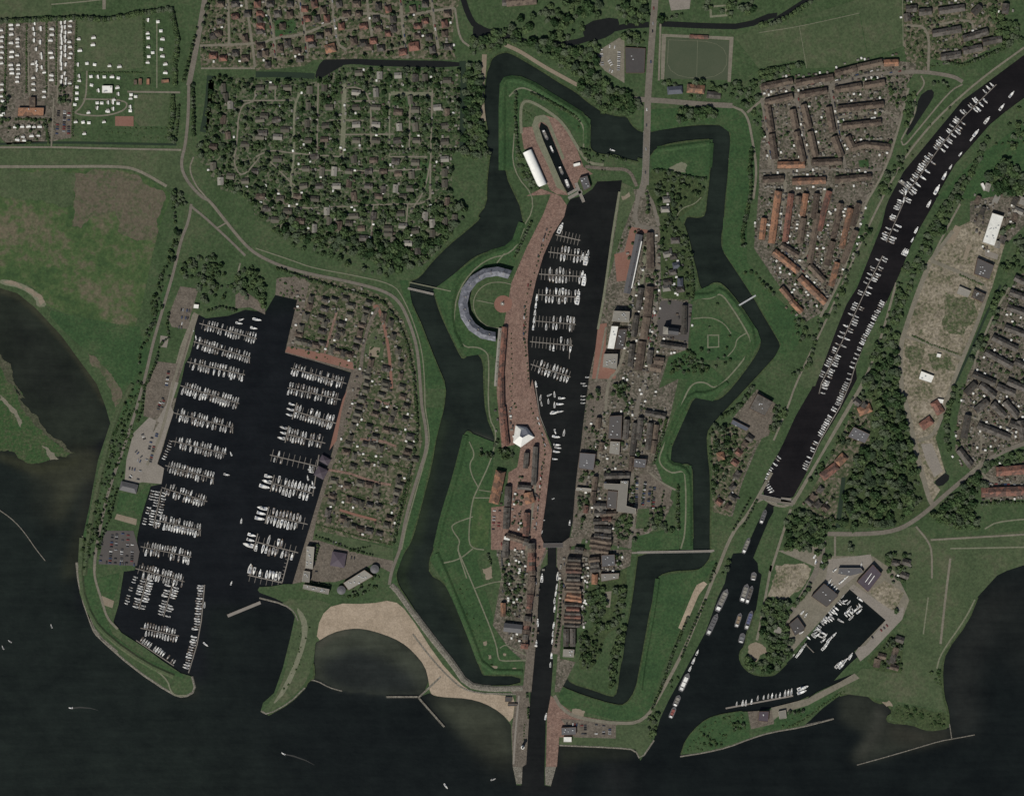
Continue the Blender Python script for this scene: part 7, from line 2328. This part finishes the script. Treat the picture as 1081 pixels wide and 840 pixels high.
for s in ('M4 640,180 600,270', 'M4 670,60 640,170 590,330'):
    row('the rampart slope row', s, 2.9, 1.6)
for s in ('M4 800,420 812,780', 'M4 650,270 690,330 740,345 800,345', 'M4 780,40 730,150 690,220'):
    row('the moat edge bushes', s, 2.6, .9, 'shrub')
grove('the harbour garden', 'M4 165,490 235,510 230,590 170,590', 3.6, 1.6, 2.4, 'street_tree', .8)
grove('the harbour garden', 'M4 155,360 255,365 240,425 160,420', 3.6, 1.2, 2.2, 'street_tree', .7)
row('the harbour east lawn', 'M4 190,620 180,700', 3, 1.3)
row('the harbour square trees', 'M4 215,140 270,140 265,225 220,225', 3.2, 1.1)
row('the harbour square trees', 'C2 350,40 355,70', 3, 2.2)
grove('the trees by the harbour lawn', 'C2 420,20 480,10 480,90 440,100', 3.8, 1.5, 2.4, 'street_tree', .8)
for s in ('M4 490,400 480,560', 'M4 540,420 525,560', 'M4 590,450 580,580', 'M4 650,470 640,560'):
    row('the moat car park', s, 3.2, 1.0, 'street_tree', .5)
row('the big tree at the brown shed', 'Q2 620,30 660,60', 4, 2.6, 'broadleaf_tree', .6)
row('the verge on the harbour road', 'Q1 620,60 640,160 640,280', 4, 2.0)
row('the dark hedge south of the church', 'Q2 715,575 800,590 900,600 990,625', 2.6, 1.5)
grove('the eastern bastion grove', 'V2 250,720 350,680 420,620 540,720 600,800 560,838 240,838', 3.4, 1.2, 2.1, 'street_tree', .8)
for x, y, r in ((680, 190, 1.6), (795, 488, 1.5), (768, 600, 1.5), (745, 672, 1.5), (800, 710, 1.8), (752, 742, 1.6), (685, 700, 1.5), (668, 770, 1.8), (575, 770, 1.7), (515, 770, 1.5), (540, 725, 1.6), (600, 630, 1.6), (530, 612, 2.1), (430, 140, 1.9), (400, 110, 1.8), (435, 30, 1.9), (605, 400, 1.1), (235, 175, 1.7)):
    p = Z('V2', f'{x},{y}')[0]
    tree('street_tree', p[0], p[1], r, 'the eastern bastion lawn')
grove('the quayside bushes', 'Q1 440,320 460,450 420,560 390,700 360,780 400,480', 3, .6, 1.3, 'shrub', .5)
grove('the quayside bushes', 'Q2 320,60 350,90 300,370 270,370', 3, .6, 1.4, 'shrub', .6)
for s, f in (('B2 470,150 600,180 610,440 600,790 450,780 470,500', .22), ('C2 300,20 560,100 640,200 560,250 500,400 480,640 330,600 260,560 300,260', .26)):
    grove('the harbour east yards', s, 4.2, .9, 2.1, 'street_tree', f)
grove('the east canal yards', 'M3 190,20 420,30 420,110 210,200 200,430 165,430', 3.8, .9, 1.9, 'street_tree', .35)
# east of the moat
row('the lane east of the moat', 'A2 980,600 970,680 975,760 | B2 970,40 940,180 945,240', 4.0, 2.3)
row('the lane east of the moat', 'M8 610,320 680,310 720,370 760,400 800,450', 4.6, 1.9)
grove('the green verge of the estate', 'A2 980,430 1010,420 1025,560 985,500', 5, 1.8, 2.8, fill=.7)
grove('the estate edge south', 'M8 870,510 940,530 990,640 960,790 940,700', 4.4, 1.5, 2.5, fill=.5)
row('the glacis row', 'B3 170,600 230,610 200,720 130,760', 4.4, 2.2, 'broadleaf_tree', .8)
grove('the canal bank wood west', 'B3 300,480 375,300 360,380 320,500 260,540', 4.6, 1.6, 2.6, fill=.7)
grove('the canal bank wood west', 'A3 500,720 560,640 590,650 540,780 480,811', 4.6, 1.8, 3, fill=.8)
row('the moat outer wood', 'C2 985,30 930,110 850,160 810,200', 4, 2.2, 'broadleaf_tree', .8)
grove('the moat outer wood', 'C2 800,180 890,180 930,220 900,300 870,400 820,520 810,400 805,260', 4, 1.4, 2.6, 'street_tree', .75)
grove('the canal-side gardens', 'C2 880,230 980,240 930,400 890,540 830,530 880,380', 3.6, .9, 1.7, 'street_tree', .35)
grove('the clump by the canal yard', 'C3 60,110 120,120 100,170 60,220 30,230', 4, 1.6, 2.6, fill=.8)
row('the glacis avenue', 'D2 720,80 660,220 610,370 570,460', 3.2, 1.6)
row('the glacis avenue', 'D2 790,10 740,120 690,250', 3.6, 1.4)
row('the glacis avenue', 'M3 950,80 910,190', 3.2, 1.5)
grove('the point by the canal mouth', 'D2 560,480 600,460 600,540 570,580 550,550', 4.2, 1.6, 2.6, fill=.8)
grove('the point by the canal mouth', 'D2 640,330 690,330 680,380 640,370', 3.6, 1.4, 2.2, fill=.7)
grove('the lock-side trees', 'C2 880,720 950,700 950,760 880,811 840,800', 4, 1.4, 2.6, fill=.6)
row('the lock-side verge', 'C2 1000,490 940,610', 3.4, 1.3)
row('the lock-side verge', 'C2 975,480 900,620', 4, 1.3)
# terraced estates
for s, f in (('A3 20,350 500,260 640,290 600,350 540,640 460,780 60,690', .28), ('B3 0,30 440,60 350,340 260,500 190,540 60,360', .38), ('C3 800,10 1081,60 1081,250 920,330 860,370 800,290 810,150', .35), ('B3 1000,440 1081,330 1081,811 900,800 870,740', .35),
             ('A3 590,-10 1010,-10 1000,100 980,180 820,260 690,290 600,190', .55)):
    grove('the terraced estate gardens', s, 4.4, .8, 1.8, 'street_tree', f)
    grove('the terraced estate gardens', s, 3.4, .6, 1.0, 'shrub', f * .6)
row('the estate northern hedge', 'A3 0,300 110,275 180,265', 3.6, 2.4, 'broadleaf_tree')
grove('the estate northern hedge', 'A3 0,285 180,260 185,290 0,325', 4, 1.6, 2.4, fill=.7)
grove('the corner village wood', 'A3 930,40 1010,30 1030,90 1081,110 1081,160 990,200 970,130', 4.6, 1.8, 3.2, fill=.7)
row('the corner village hedge', 'A3 740,250 830,270 930,230 1020,190', 3, 1.8)
grove('the pond thicket', 'A3 600,360 640,360 640,470 600,540 580,500', 4, 1.4, 2.4, fill=.6)
row('the pond thicket', 'A3 700,345 760,335 770,370', 4, 1.9)
grove('the estate green', 'A3 500,330 600,350 590,420 520,410', 4.2, 1.3, 2.2, 'street_tree', .7)
# east bank of the canal
row('the canal east bank row', 'A3 930,560 900,640 860,720 800,811 | B3 740,90 680,200 640,300', 5.6, 3.0, 'broadleaf_tree', 1.0)
row('the canal east bank row', 'Q4 610,40 540,110 480,240 420,330 380,450 320,560 270,650', 5.2, 2.6, 'broadleaf_tree', .8)
grove('the scrub below the lawn', 'B3 570,310 640,300 690,290 640,360 600,340', 4.2, 1.8, 2.8, fill=.8)
row('the canal east dike row', 'Q5 170,60 120,220 60,320 20,420', 5, 2.6, 'broadleaf_tree', .8)
row('the canal east dike row', 'B3 620,390 580,480 545,560', 4.6, 2.4, 'broadleaf_tree', .8)
grove('the eastern park wood', 'A3 930,690 1000,660 1070,680 1081,780 980,800 920,760', 5.4, 2.6, 4.4, fill=.9)
grove('the eastern park wood', 'A3 1000,560 1081,540 1081,620 1010,600', 5.4, 1.8, 3, fill=.5)
grove('the eastern park wood', 'Q4 780,30 1060,0 1081,60 960,170 880,240 800,120', 4.8, 1.8, 3.0, fill=.8)
grove('the yards by the white hall', 'Q4 900,480 1050,400 1077,480 1077,838 900,838 860,720', 4.8, 1.8, 3.0, fill=.55)
row('the ditch row along the site', 'Q5 790,200 740,370 680,520 640,600 590,720', 5.6, 3.2, 'broadleaf_tree', .8)
row('the ditch row along the site', 'Q5 850,150 770,400 660,640', 6, 2.4, 'broadleaf_tree', .8)
row('the ditch row along the site', 'C3 800,30 770,120 760,220 770,300', 5, 2.8, 'broadleaf_tree', 1.2)
grove('the canal wood', 'C3 440,60 575,10 600,180 650,400 665,520 570,590 500,610 340,610 345,440 400,320 470,220', 4.8, 1.8, 4.2, fill=.66)
grove('the canal wood', 'B3 500,600 560,570 575,800 420,811 450,720', 4.8, 2.0, 3.4, fill=.8)
grove('the canal wood gardens', 'C3 420,60 470,60 440,220 340,300 320,260 400,160', 4, 1.3, 2.3, 'street_tree', .5)
grove('the canal wood gardens', 'C3 200,470 310,420 310,580 260,600 180,530', 4, 1.2, 2.2, 'street_tree', .5)
grove('the wood below the eastern estate', 'C3 860,400 900,380 930,420 880,480 900,610 780,600 700,560 790,470', 5, 2.4, 3.8, fill=.95)
grove('the wood above the red estate', 'C3 920,340 980,320 1081,290 1081,340 960,360 910,390', 4.4, 1.8, 2.8, fill=.8)
row('the red estate foot', 'C3 900,510 1000,500 1081,505', 3.8, 1.8, 'street_tree')
grove('the wood at the lock bridge', 'C3 110,560 180,520 270,620 270,700 200,720 110,690', 4.8, 2.2, 3.4, fill=.9)
for s in ('C3 360,660 390,660 390,710 360,700', 'N7 575,80 630,80 625,150 580,150'):
    grove('the lawn clumps above the boatyard', s, 4.2, 2, 3, fill=1)
grove('the shore houses garden', 'N7 930,90 1000,60 1081,80 1081,240 980,250 940,150', 4.2, 1.8, 2.8, fill=.6)
grove('the boatyard peninsula wood', 'N7 255,350 400,350 420,400 370,470 420,600 380,700 300,760 200,760 130,700 140,660 200,720 270,640 230,560 240,440', 4.6, 2.2, 3.4, fill=.85)
row('the boatyard hedge', 'N7 520,240 480,310 420,380', 4, 2.2, 'broadleaf_tree', .6)
row('the boatyard hedge', 'N7 540,280 550,300', 3, 2.4, 'broadleaf_tree', .6)
row('the boatyard corner tree', 'N7 990,400 1020,410', 3.4, 2.6, 'broadleaf_tree', .6)
grove('the shore garden', 'D3 450,260 480,210 560,150 590,170 580,300 500,290', 3.8, 1.2, 2.2, 'street_tree', .6)
grove('the southern spit', 'N8 500,550 560,540 580,600 500,600', 4, 1.4, 2, 'street_tree', .4)
row('the southern spit', 'N8 330,620 370,640 370,690 450,680', 4, 1.6, 'street_tree', .6)
row('the southern spit shore', 'N8 820,490 870,500 910,480', 3.6, 1.9, 'street_tree', .8)
row('the southern bank scrub', 'D3 120,530 200,490 260,440 340,385 440,395 480,430', 2.6, 1.1, 'shrub', .6)
grove('the headland scrub', 'D3 560,440 640,445 680,470 770,480 775,520 700,535 690,490 560,500 540,470', 3.6, 1, 2, 'shrub', .7)
grove('the headland scrub', 'D3 700,300 745,300 745,360 710,350', 3.4, 1.2, 2, 'shrub', .8)
row('the site spoil row', 'Q5 150,515 300,585 500,655', 2, 1.0, 'shrub', .4)
row('the site spoil row', 'Q5 505,70 690,150', 2, 1.0, 'shrub', .4)

TCAP = {'broadleaf_tree': 290, 'street_tree': 295, 'shrub': 290}
NM = {'broadleaf_tree': ('leafy tree', 'tree'), 'street_tree': ('small tree', 'small tree'), 'shrub': ('low shrub', 'shrub')}
rest = {}
LOOK = ['crown mid green', 'crown dark', 'crown pale green', 'crown almost black', 'crown uneven']
for kind in TCAP:
    L = [t for t in TREES if t[0] == kind and -4 < t[2] < 1085 and -4 < t[3] < 844]
    areas = {}
    for t in L:
        areas.setdefault(t[5], []).append(t)
    named = []
    for a, ts in areas.items():
        for r, c, t in rows([(t[2], t[3], t) for t in ts], 5):
            named.append((t[2][4] if False else t[2], a, r, c, len(ts)))
    named.sort(key=lambda q: -q[0][4])
    usedt = set()
    first = {}
    for i, (t, a, r, c, n) in enumerate(named):
        x, y = W((t[2], t[3]))
        R = t[4] * S * (1.25 if kind == 'broadleaf_tree' else 1.15)
        p = TPRO[(kind, t[1])]
        hz = R * random.uniform(.62, .95)
        ax = random.uniform(.82, 1.18)
        rz = random.uniform(0, 2 * PI)
        if i < TCAP[kind]:
            o = dup(p, (x, y, LAND), rz, (R * ax, R / ax, hz)) if p.name in usedt else p
            if o is p:
                usedt.add(p.name)
                o.location, o.rotation_euler, o.scale = (x, y, LAND), (0, 0, rz), (R * ax, R / ax, hz)
            tag(o, f'{NM[kind][0]} in {a}, ' + (f'{nth(r)} row from north, {nth(c)} from west' if n > 1 else 'alone'), NM[kind][1], ('trees of ' if kind != 'shrub' else 'shrubs of ') + a)
        else:
            rest.setdefault(kind, []).append((t, x, y, R, hz, rz))
print('trees', {k: len([t for t in TREES if t[0] == k]) for k in TCAP})


def mass(name, kind, items, label, cat):
    V, F, MI = [], [], []
    mats = [M['leaf'], M['leafdark'], M['leafbush'], M['leafgrey'], M['trunk']]
    names = [m.name for m in mats]
    k = 0
    cache = {}
    Vs, loops, tot, mi = [], [], [], []
    for t, x, y, R, hz, rz in items:
        p = TPRO[(kind, t[1])]
        me = children(p)[0].data
        if me.name not in cache:
            v = np.empty(len(me.vertices) * 3)
            me.vertices.foreach_get('co', v)
            li = np.empty(len(me.loops), dtype=np.int32)
            me.loops.foreach_get('vertex_index', li)
            lt = np.empty(len(me.polygons), dtype=np.int32)
            me.polygons.foreach_get('loop_total', lt)
            cache[me.name] = (v.reshape(-1, 3), li, lt, names.index(me.materials[0].name))
        v, li, lt, m = cache[me.name]
        c, s = math.cos(rz), math.sin(rz)
        z0 = .25 if kind != 'shrub' else .02
        Vs.append(np.stack([(v[:, 0] * c - v[:, 1] * s) * R + x, (v[:, 0] * s + v[:, 1] * c) * R + y, (v[:, 2] + z0) * hz + LAND], -1))
        loops.append(li + k)
        tot.append(lt)
        mi.append(np.full(len(lt), m, dtype=np.int32))
        k += len(v)
    Vs, loops, tot, mi = (np.concatenate(q) for q in (Vs, loops, tot, mi))
    me = bpy.data.meshes.new(name)
    me.vertices.add(len(Vs))
    me.vertices.foreach_set('co', Vs.astype(np.float32).ravel())
    me.loops.add(len(loops))
    me.loops.foreach_set('vertex_index', loops.astype(np.int32))
    me.polygons.add(len(tot))
    st = np.concatenate([[0], np.cumsum(tot)[:-1]]).astype(np.int32)
    me.polygons.foreach_set('loop_start', st)
    me.polygons.foreach_set('material_index', mi)
    for m in mats:
        me.materials.append(m)
    me.update(calc_edges=True)
    me.validate()
    tag(link(name, me), label, cat, None, 'stuff')


for kind, name, label, cat in (('broadleaf_tree', 'woodland', 'the remaining leafy trees of woods and gardens', 'trees'), ('street_tree', 'small_trees', 'the remaining small round trees of rows and gardens', 'small trees'), ('shrub', 'undergrowth', 'the remaining low shrubs and hedges', 'shrubs')):
    if rest.get(kind):
        mass(name, kind, rest[kind], label, cat)

# =================================================================== CARAVANS, CARS, SHEDS
CARCOL = {'white': (.55, .55, .53), 'silver': (.28, .285, .29), 'black': (.018, .018, .02), 'dark grey': (.06, .062, .066), 'red': (.16, .03, .028), 'blue': (.03, .05, .11)}
for k, c in CARCOL.items():
    M['car_' + k] = simple('car_paint_' + k.replace(' ', '_'), c, .35, .2, .5, .1)
CPRO = {}


def car_proto(k):
    b = MB()
    b.box(0, 0, .3, .85, 4.4, 1.8, 0, 0, .97)
    root = b.build('parked_car', [M['car_' + k]], loc=(0, 0, -500))
    b = MB()
    b.box(-.2, 0, .85, 1.35, 2.6, 1.62, 0, 0, .82)
    cab = kid(root, 'cabin', b.mesh('cabin', M['glass']))
    b = MB()
    b.box(-.25, 0, 1.351, 1.42, 1.7, 1.25)
    kid(cab, 'car_roof', b.mesh('car_roof', M['car_' + k]))
    w = MB()
    w.cyl(0, 0, -.11, .11, .33, .33, 10)
    wm = w.mesh('wheel', M['roofflat'])
    for sx in (-1.35, 1.35):
        for sy in (-.85, .85):
            o = kid(root, 'wheel', wm, (sx, sy, .33))
            o.rotation_euler = (PI / 2, 0, 0)
    return root


for k in CARCOL:
    CPRO[k] = car_proto(k)
CARS = []


def cars(area, s, sp, fill, ang=90, mix=('black', 'dark grey', 'silver', 'white', 'black', 'dark grey', 'blue', 'red')):
    L = ZZ(s)
    for i in range(len(L) - 1):
        a, b = L[i], L[i + 1]
        n = math.hypot(b[0] - a[0], b[1] - a[1])
        k = max(1, int(n / sp))
        h = math.atan2(-(b[1] - a[1]), b[0] - a[0]) + math.radians(ang)
        for j in range(k):
            if random.random() < fill:
                f = (j + .5) / k
                CARS.append((a[0] + (b[0] - a[0]) * f, a[1] + (b[1] - a[1]) * f, h + (PI if random.random() < .5 else 0) + random.uniform(-.04, .04), random.choice(mix), area))


for s in ('B0 735,490 775,495', 'B0 730,520 770,525', 'B0 735,545 750,548', 'B0 725,560 745,565'):
    cars('the northern marina car park', s, 2, .6)
for s in ('N1 965,590 950,690', 'N1 930,750 905,811', 'N2 485,10 470,70', 'N2 505,10 490,60', 'C0 685,0 680,30', 'C0 665,75 655,130'):
    cars('the middle marina car park', s, 2, .6)
for s in ('N2 375,190 395,240', 'N2 340,300 380,340', 'N2 440,210 400,370', 'N2 335,345 375,365', 'N2 300,400 345,410', 'N2 320,440 300,470', 'N2 370,410 355,470', 'N2 465,200 425,370'):
    cars('the pale boat-yard car park', s, 2.2, .6)
for s in ('N3 210,20 195,190', 'N3 235,15 225,190', 'N3 270,10 260,190', 'N3 300,20 290,190', 'N3 325,60 320,180', 'N3 150,60 140,190', 'N3 170,180 340,195'):
    cars('the dark car park by the southern dike', s, 2.3, .55)
for s in ('A0 240,450 232,550', 'A0 265,450 260,550', 'A0 282,440 280,550'):
    cars('the camp car park', s, 2.2, .6, 90)
for s in ('A2 365,200 370,270', 'A2 395,190 425,195', 'A2 395,245 410,270', 'A2 395,285 415,295', 'A2 438,210 435,300'):
    cars('the northern car park', s, 2.2, .75, 90, ('white', 'white', 'silver'))
for s in ('D2 285,510 290,560', 'D2 300,510 300,560', 'D2 345,515 345,560', 'D2 375,520 375,560', 'D2 400,525 400,560', 'D2 205,515 270,520'):
    cars('the mole car park', s, 2, .6)
for s in ('M4 480,390 470,560', 'M4 500,390 495,560', 'M4 548,420 530,560', 'M4 600,440 590,580', 'M4 575,450 565,540'):
    cars('the moat-side car park', s, 2, .65)
for s in ('Q2 690,280 640,540', 'Q2 720,230 650,580', 'Q2 500,440 470,600', 'M4 500,110 480,250', 'M4 450,90 440,220'):
    cars('the harbour road', s, 2.6, .5, 5)
for s in ('M5 860,330 830,500 825,700', 'M5 960,60 900,240', 'M1 900,40 950,220', 'M1 930,320 895,700'):
    cars('the harbour promenade', s, 2.8, .4, 5)
for s in ('C2 10,380 80,300', 'M1 660,580 650,720', 'M1 690,580 680,720'):
    cars('the brick lane by the barracks', s, 3, .5, 90)
for s in ('A3 30,370 135,345', 'A3 165,355 280,330', 'A3 310,330 500,280', 'A3 160,400 200,660', 'A3 300,370 345,650', 'A3 20,430 50,660', 'A3 520,300 640,283', 'A3 330,470 500,445'):
    cars('the north-east estate streets', s, 3, .42, 4)
for s in ('B3 100,0 85,200', 'B3 90,235 240,400', 'B3 190,300 220,200'):
    cars('the angled estate streets', s, 3, .45, 4)
for s in ('A1 45,20 80,230', 'A1 180,0 208,230', 'A1 312,0 330,170', 'A1 590,0 615,230', 'A1 718,0 740,190', 'A1 85,150 330,80'):
    cars('the northern village streets', s, 3.2, .4, 4)
for s in ('A2 580,20 565,300', 'A2 552,400 545,720'):
    cars('the main road', s, 8, .5, 5)
for s in ('Q3 285,100 300,420', 'Q3 280,440 250,640', 'Q3 490,200 480,640', 'Q3 60,80 70,440'):
    cars('the canal quays', s, 2.8, .4, 5)
for s in ('N7 540,120 600,170', 'N7 860,560 960,480', 'N7 640,130 690,110'):
    cars('the boatyard', s, 3.5, .5, 90)
for s in ('C3 930,120 990,160', 'C3 960,180 1060,215', 'C3 1000,70 1060,110', 'C3 910,425 1060,430'):
    cars('the eastern estate streets', s, 3, .5, 4)
for s in ('Q8 90,720 90,780', 'Q8 300,630 360,640', 'Q8 200,530 280,550'):
    cars('the marina square', s, 2.5, .6, 90)
CARS = dedupe(CARS, 1.5)
random.shuffle(CARS)
MORE = CARS[295:]
CARS = CARS[:295]
byc = {}
for c in CARS:
    byc.setdefault(c[4], []).append(c)
uc = set()
for a, L in byc.items():
    for r, c, q in rows(L, 3):
        p = CPRO[q[3]]
        x, y = W((q[0], q[1]))
        z = LAND + .42
        o = dup(p, (x, y, z), q[2], (1.05, 1.05, 1.05)) if p.name in uc else p
        if o is p:
            uc.add(p.name)
            o.location, o.rotation_euler = (x, y, z), (0, 0, q[2])
        tag(o, f'{q[3]} car on {a}, {nth(r)} line from north, {nth(c)} from west', 'car', f'cars on {a}')
for k in CARCOL:
    if CPRO[k].name not in uc:
        for ch in children(CPRO[k]):
            bpy.data.objects.remove(ch)
        bpy.data.objects.remove(CPRO[k])
print('cars', len(CARS), len(MORE))
if MORE:
    rs = []
    for q in MORE:
        rs += transformed(CPRO[q[3]], (*W((q[0], q[1])), LAND + .42), q[2], (1.05,) * 3)
    tag(merge('parked_cars', rs), 'the many further cars parked along streets and lots', 'cars', None, 'stuff')


def caravan_proto(i):
    l, w = ((6.2, 2.4), (7.5, 3.0), (5.2, 4.2))[i]
    b = MB()
    b.box(0, 0, .5, 2.5, l, w, 0, 0, .97)
    b.box(0, 0, 1.4, 2.0, l * .8, w * 1.005, 0, 1, .985)
    root = b.build(('caravan', 'mobile_home', 'frame_tent')[i], [M['white'], M['glass']], loc=(0, 0, -500))
    b = MB()
    if i == 2:
        V = [(-l / 2 - .2, -w / 2 - .2, 2.2), (l / 2 + .2, -w / 2 - .2, 2.2), (l / 2 + .2, w / 2 + .2, 2.2), (-l / 2 - .2, w / 2 + .2, 2.2), (-l * .2, 0, 3.2), (l * .2, 0, 3.2)]
        b.add(V, [(0, 1, 5, 4), (1, 2, 5), (2, 3, 4, 5), (3, 0, 4)])
        kid(root, 'tent_roof', b.mesh('tent_roof', M['roofwhite']))
    else:
        b.box(l * .05, w / 2 + 1.25, 2.0, 2.15, l * .7, 2.4)
        b.box(l * .38, w / 2 + 2.3, 0, 2.0, .1, .1)
        b.box(-l * .28, w / 2 + 2.3, 0, 2.0, .1, .1)
        kid(root, 'awning', b.mesh('awning', M['rooflight']))
        b = MB()
        b.box(l * .2, 0, 2.5, 2.62, .7, .7)
        b.box(-l * .25, 0, 2.5, 2.62, .5, .5)
        kid(root, 'roof_hatch', b.mesh('roof_hatch', M['metal']))
    return root


VP = [caravan_proto(i) for i in range(3)]
VANS = []
CV = 'the caravan field'
for x, y0, y1, st, k, ang in ((8, 130, 410, 22, 0, 0), (48, 105, 350, 18, 1, 0), (74, 105, 350, 18, 0, 0), (140, 95, 190, 24, 0, 90), (152, 200, 300, 18, 0, 80), (172, 200, 300, 20, 0, 90), (168, 95, 190, 26, 1, 90), (210, 100, 350, 23, 1, 0), (135, 240, 380, 26, 0, 0), (180, 300, 400, 24, 0, 0),
                         (252, 95, 345, 17, 0, 90), (268, 95, 345, 19, 0, 80), (287, 92, 345, 21, 0, 0)):
    y = y0
    while y < y1:
        if random.random() < .7:
            p = Z('A0', f'{x + random.uniform(-3, 3)},{y + random.uniform(-4, 4)}')[0]
            VANS.append((p[0], p[1], math.radians(ang + random.uniform(-8, 8)), k, CV))
        y += st
for x, y, k in ((65, 520, 1), (92, 519, 0), (118, 518, 1), (140, 520, 0), (163, 519, 1), (72, 572, 1), (95, 560, 0), (130, 557, 1), (158, 555, 0), (100, 575, 0), (12, 415, 2), (15, 465, 2), (8, 470, 2)):
    p = Z('A0', f'{x},{y}')[0]
    VANS.append((p[0], p[1], random.uniform(-.15, .15), k, 'the camp hall plot'))
for x, y, k in ((195, 185, 0), (325, 172, 1), (320, 235, 1), (205, 285, 1), (190, 405, 0), (268, 395, 2), (335, 405, 2), (465, 420, 0), (552, 426, 1), (303, 510, 2), (365, 512, 0), (420, 513, 2), (487, 516, 1), (543, 523, 2), (308, 585, 2), (200, 505, 0), (200, 550, 0),
                (180, 603, 2), (180, 655, 2), (178, 705, 2), (162, 755, 2), (800, 135, 0), (805, 172, 2), (805, 255, 0), (845, 300, 2), (810, 335, 2), (800, 390, 0), (930, 186, 1), (916, 110, 2), (890, 30, 2), (805, 15, 0), (920, 272, 2), (930, 335, 1), (955, 405, 1), (955, 480, 1),
                (655, 668, 2), (695, 685, 2), (650, 705, 0), (650, 775, 0), (648, 810, 2), (358, 740, 2), (398, 742, 2), (455, 737, 0), (498, 737, 0), (542, 745, 2), (500, 792, 0), (455, 815, 2), (370, 632, 0), (535, 610, 1), (545, 662, 0), (360, 785, 0)):
    p = Z('V8', f'{x},{y}')[0]
    VANS.append((p[0], p[1], random.uniform(-.2, .2) + (PI / 2 if k == 0 and random.random() < .5 else 0), k, 'the camp lawns'))
for x, y, k in ((310, 500, 0), (340, 500, 2), (364, 502, 2), (425, 500, 0), (362, 462, 0), (345, 548, 0), (440, 455, 1), (465, 410, 0)):
    p = Z('A0', f'{x},{y}')[0]
    VANS.append((p[0], p[1], random.uniform(-.2, .2), k, 'the lower camp lane'))
for k_ in range(3):
    for a in sorted({v[4] for v in VANS}):
        L = [v for v in VANS if v[4] == a and v[3] == k_]
        for r, c, q in rows(L, 4):
            p = VP[k_]
            x, y = W((q[0], q[1]))
            o = dup(p, (x, y, LAND + .1), q[2], (.95,) * 3) if 'label' in p else p
            if o is p:
                o.location, o.rotation_euler = (x, y, LAND + .1), (0, 0, q[2])
            n = ('caravan', 'mobile home', 'frame tent')[k_]
            tag(o, f'white {n} on {a}, {nth(r)} row from north, {nth(c)} from west', n, f'{n}s on {a}')
print('vans', len(VANS))

# garden sheds and lean-tos
SP = []
for i, (l, w, wm, rm) in enumerate(((3.2, 2.6, 'wallpale', 'roofwhite'), (4.0, 2.8, 'wallbrick', 'rooflight'), (3.4, 2.4, 'teak', 'roofflat'), (3.0, 2.2, 'wallpale', 'rooflight'), (3.6, 2.6, 'wallbrick', 'roofbrown'))):
    root = link('garden_shed', mesh('walls', *gable_walls(l, w, 2.0, .5), [M[wm]]), None, None, (0, 0, -500))
    kid(root, 'roof', mesh('roof', *gable_roof(l, w, 2.0, .5, .2, th=.1), [M[rm]]))
    SP.append((root, RN.get(rm)))
SHEDS = [s for s in dedupe(SHEDS, 2) if -2 < s[0] < 1083 and -2 < s[1] < 842]
print('sheds', len(SHEDS))
random.shuffle(SHEDS)
su = set()
sh = {}
for i, s in enumerate(SHEDS[:295]):
    sh.setdefault(s[3], []).append(s)
for a, L in sh.items():
    for r, c, q in rows(L, 4):
        p, colr = SP[random.randrange(5)]
        x, y = W((q[0], q[1]))
        rz = q[2] + random.choice((0, PI / 2))
        o = dup(p, (x, y, LAND), rz, (1.0, 1.0, 1.0)) if p.name in su else p
        if o is p:
            su.add(p.name)
            o.location, o.rotation_euler = (x, y, LAND), (0, 0, rz)
        tag(o, f'{colr}-roofed garden shed in {a.replace(" of the moat", "")}, {nth(r)} row from north, {nth(c)} from west'.replace('-roofed garden', ' garden'), 'shed', f'garden sheds in {a}')
rs = []
for q in SHEDS[295:]:
    p, _ = SP[random.randrange(5)]
    rs += transformed(p, (*W((q[0], q[1])), LAND), q[2] + random.choice((0, PI / 2)), (1.0, 1.0, 1.0))
if rs:
    tag(merge('garden_sheds', rs), 'the many further small sheds in the gardens', 'sheds', None, 'stuff')


# keep every label within sixteen words
for o in C.objects:
    if 'label' in o:
        L = o['label']
        while len(L.replace('-', ' ').split()) > 16 and ' the ' in L:
            L = L.replace(' the ', ' ', 1)
        if len(L.replace('-', ' ').split()) > 16:
            L = L.replace('from north', 'down').replace('line down', 'line down')
        o['label'] = L
# =================================================================== LIGHT AND CAMERA
AZ, EL = math.radians(207), math.radians(49)
sun_dir = Vector((math.sin(AZ) * math.cos(EL), math.cos(AZ) * math.cos(EL), math.sin(EL)))
ld = bpy.data.lights.new('sun', 'SUN')
ld.energy = 4.0
ld.angle = math.radians(.5)
ld.color = (1.0, .95, .87)
lo = bpy.data.objects.new('sun', ld)
C.objects.link(lo)
lo.rotation_euler = sun_dir.to_track_quat('Z', 'Y').to_euler()
lo.location = (0, 0, 500)
sc = bpy.context.scene
wd = bpy.data.worlds.new('World')
sc.world = wd
wd.use_nodes = True
bg = wd.node_tree.nodes['Background']
sky = wd.node_tree.nodes.new('ShaderNodeTexSky')
sky.sky_type = 'NISHITA'
sky.sun_disc = False
sky.sun_elevation = EL
sky.sun_rotation = AZ
wd.node_tree.links.new(sky.outputs[0], bg.inputs[0])
bg.inputs[1].default_value = .05

H = 4000.0
cd = bpy.data.cameras.new('camera')
cd.sensor_width = 36
cd.lens = 18.0 * H / (1081 * S / 2)
cd.clip_start = 10
cd.clip_end = 60000
co = bpy.data.objects.new('camera', cd)
C.objects.link(co)
co.location = (0, 0, H)
sc.camera = co
sc.view_settings.view_transform = 'Standard'
sc.view_settings.look = 'None'
sc.view_settings.gamma = 1
sc.view_settings.use_curve_mapping = False
sc.view_settings.exposure = 0.0
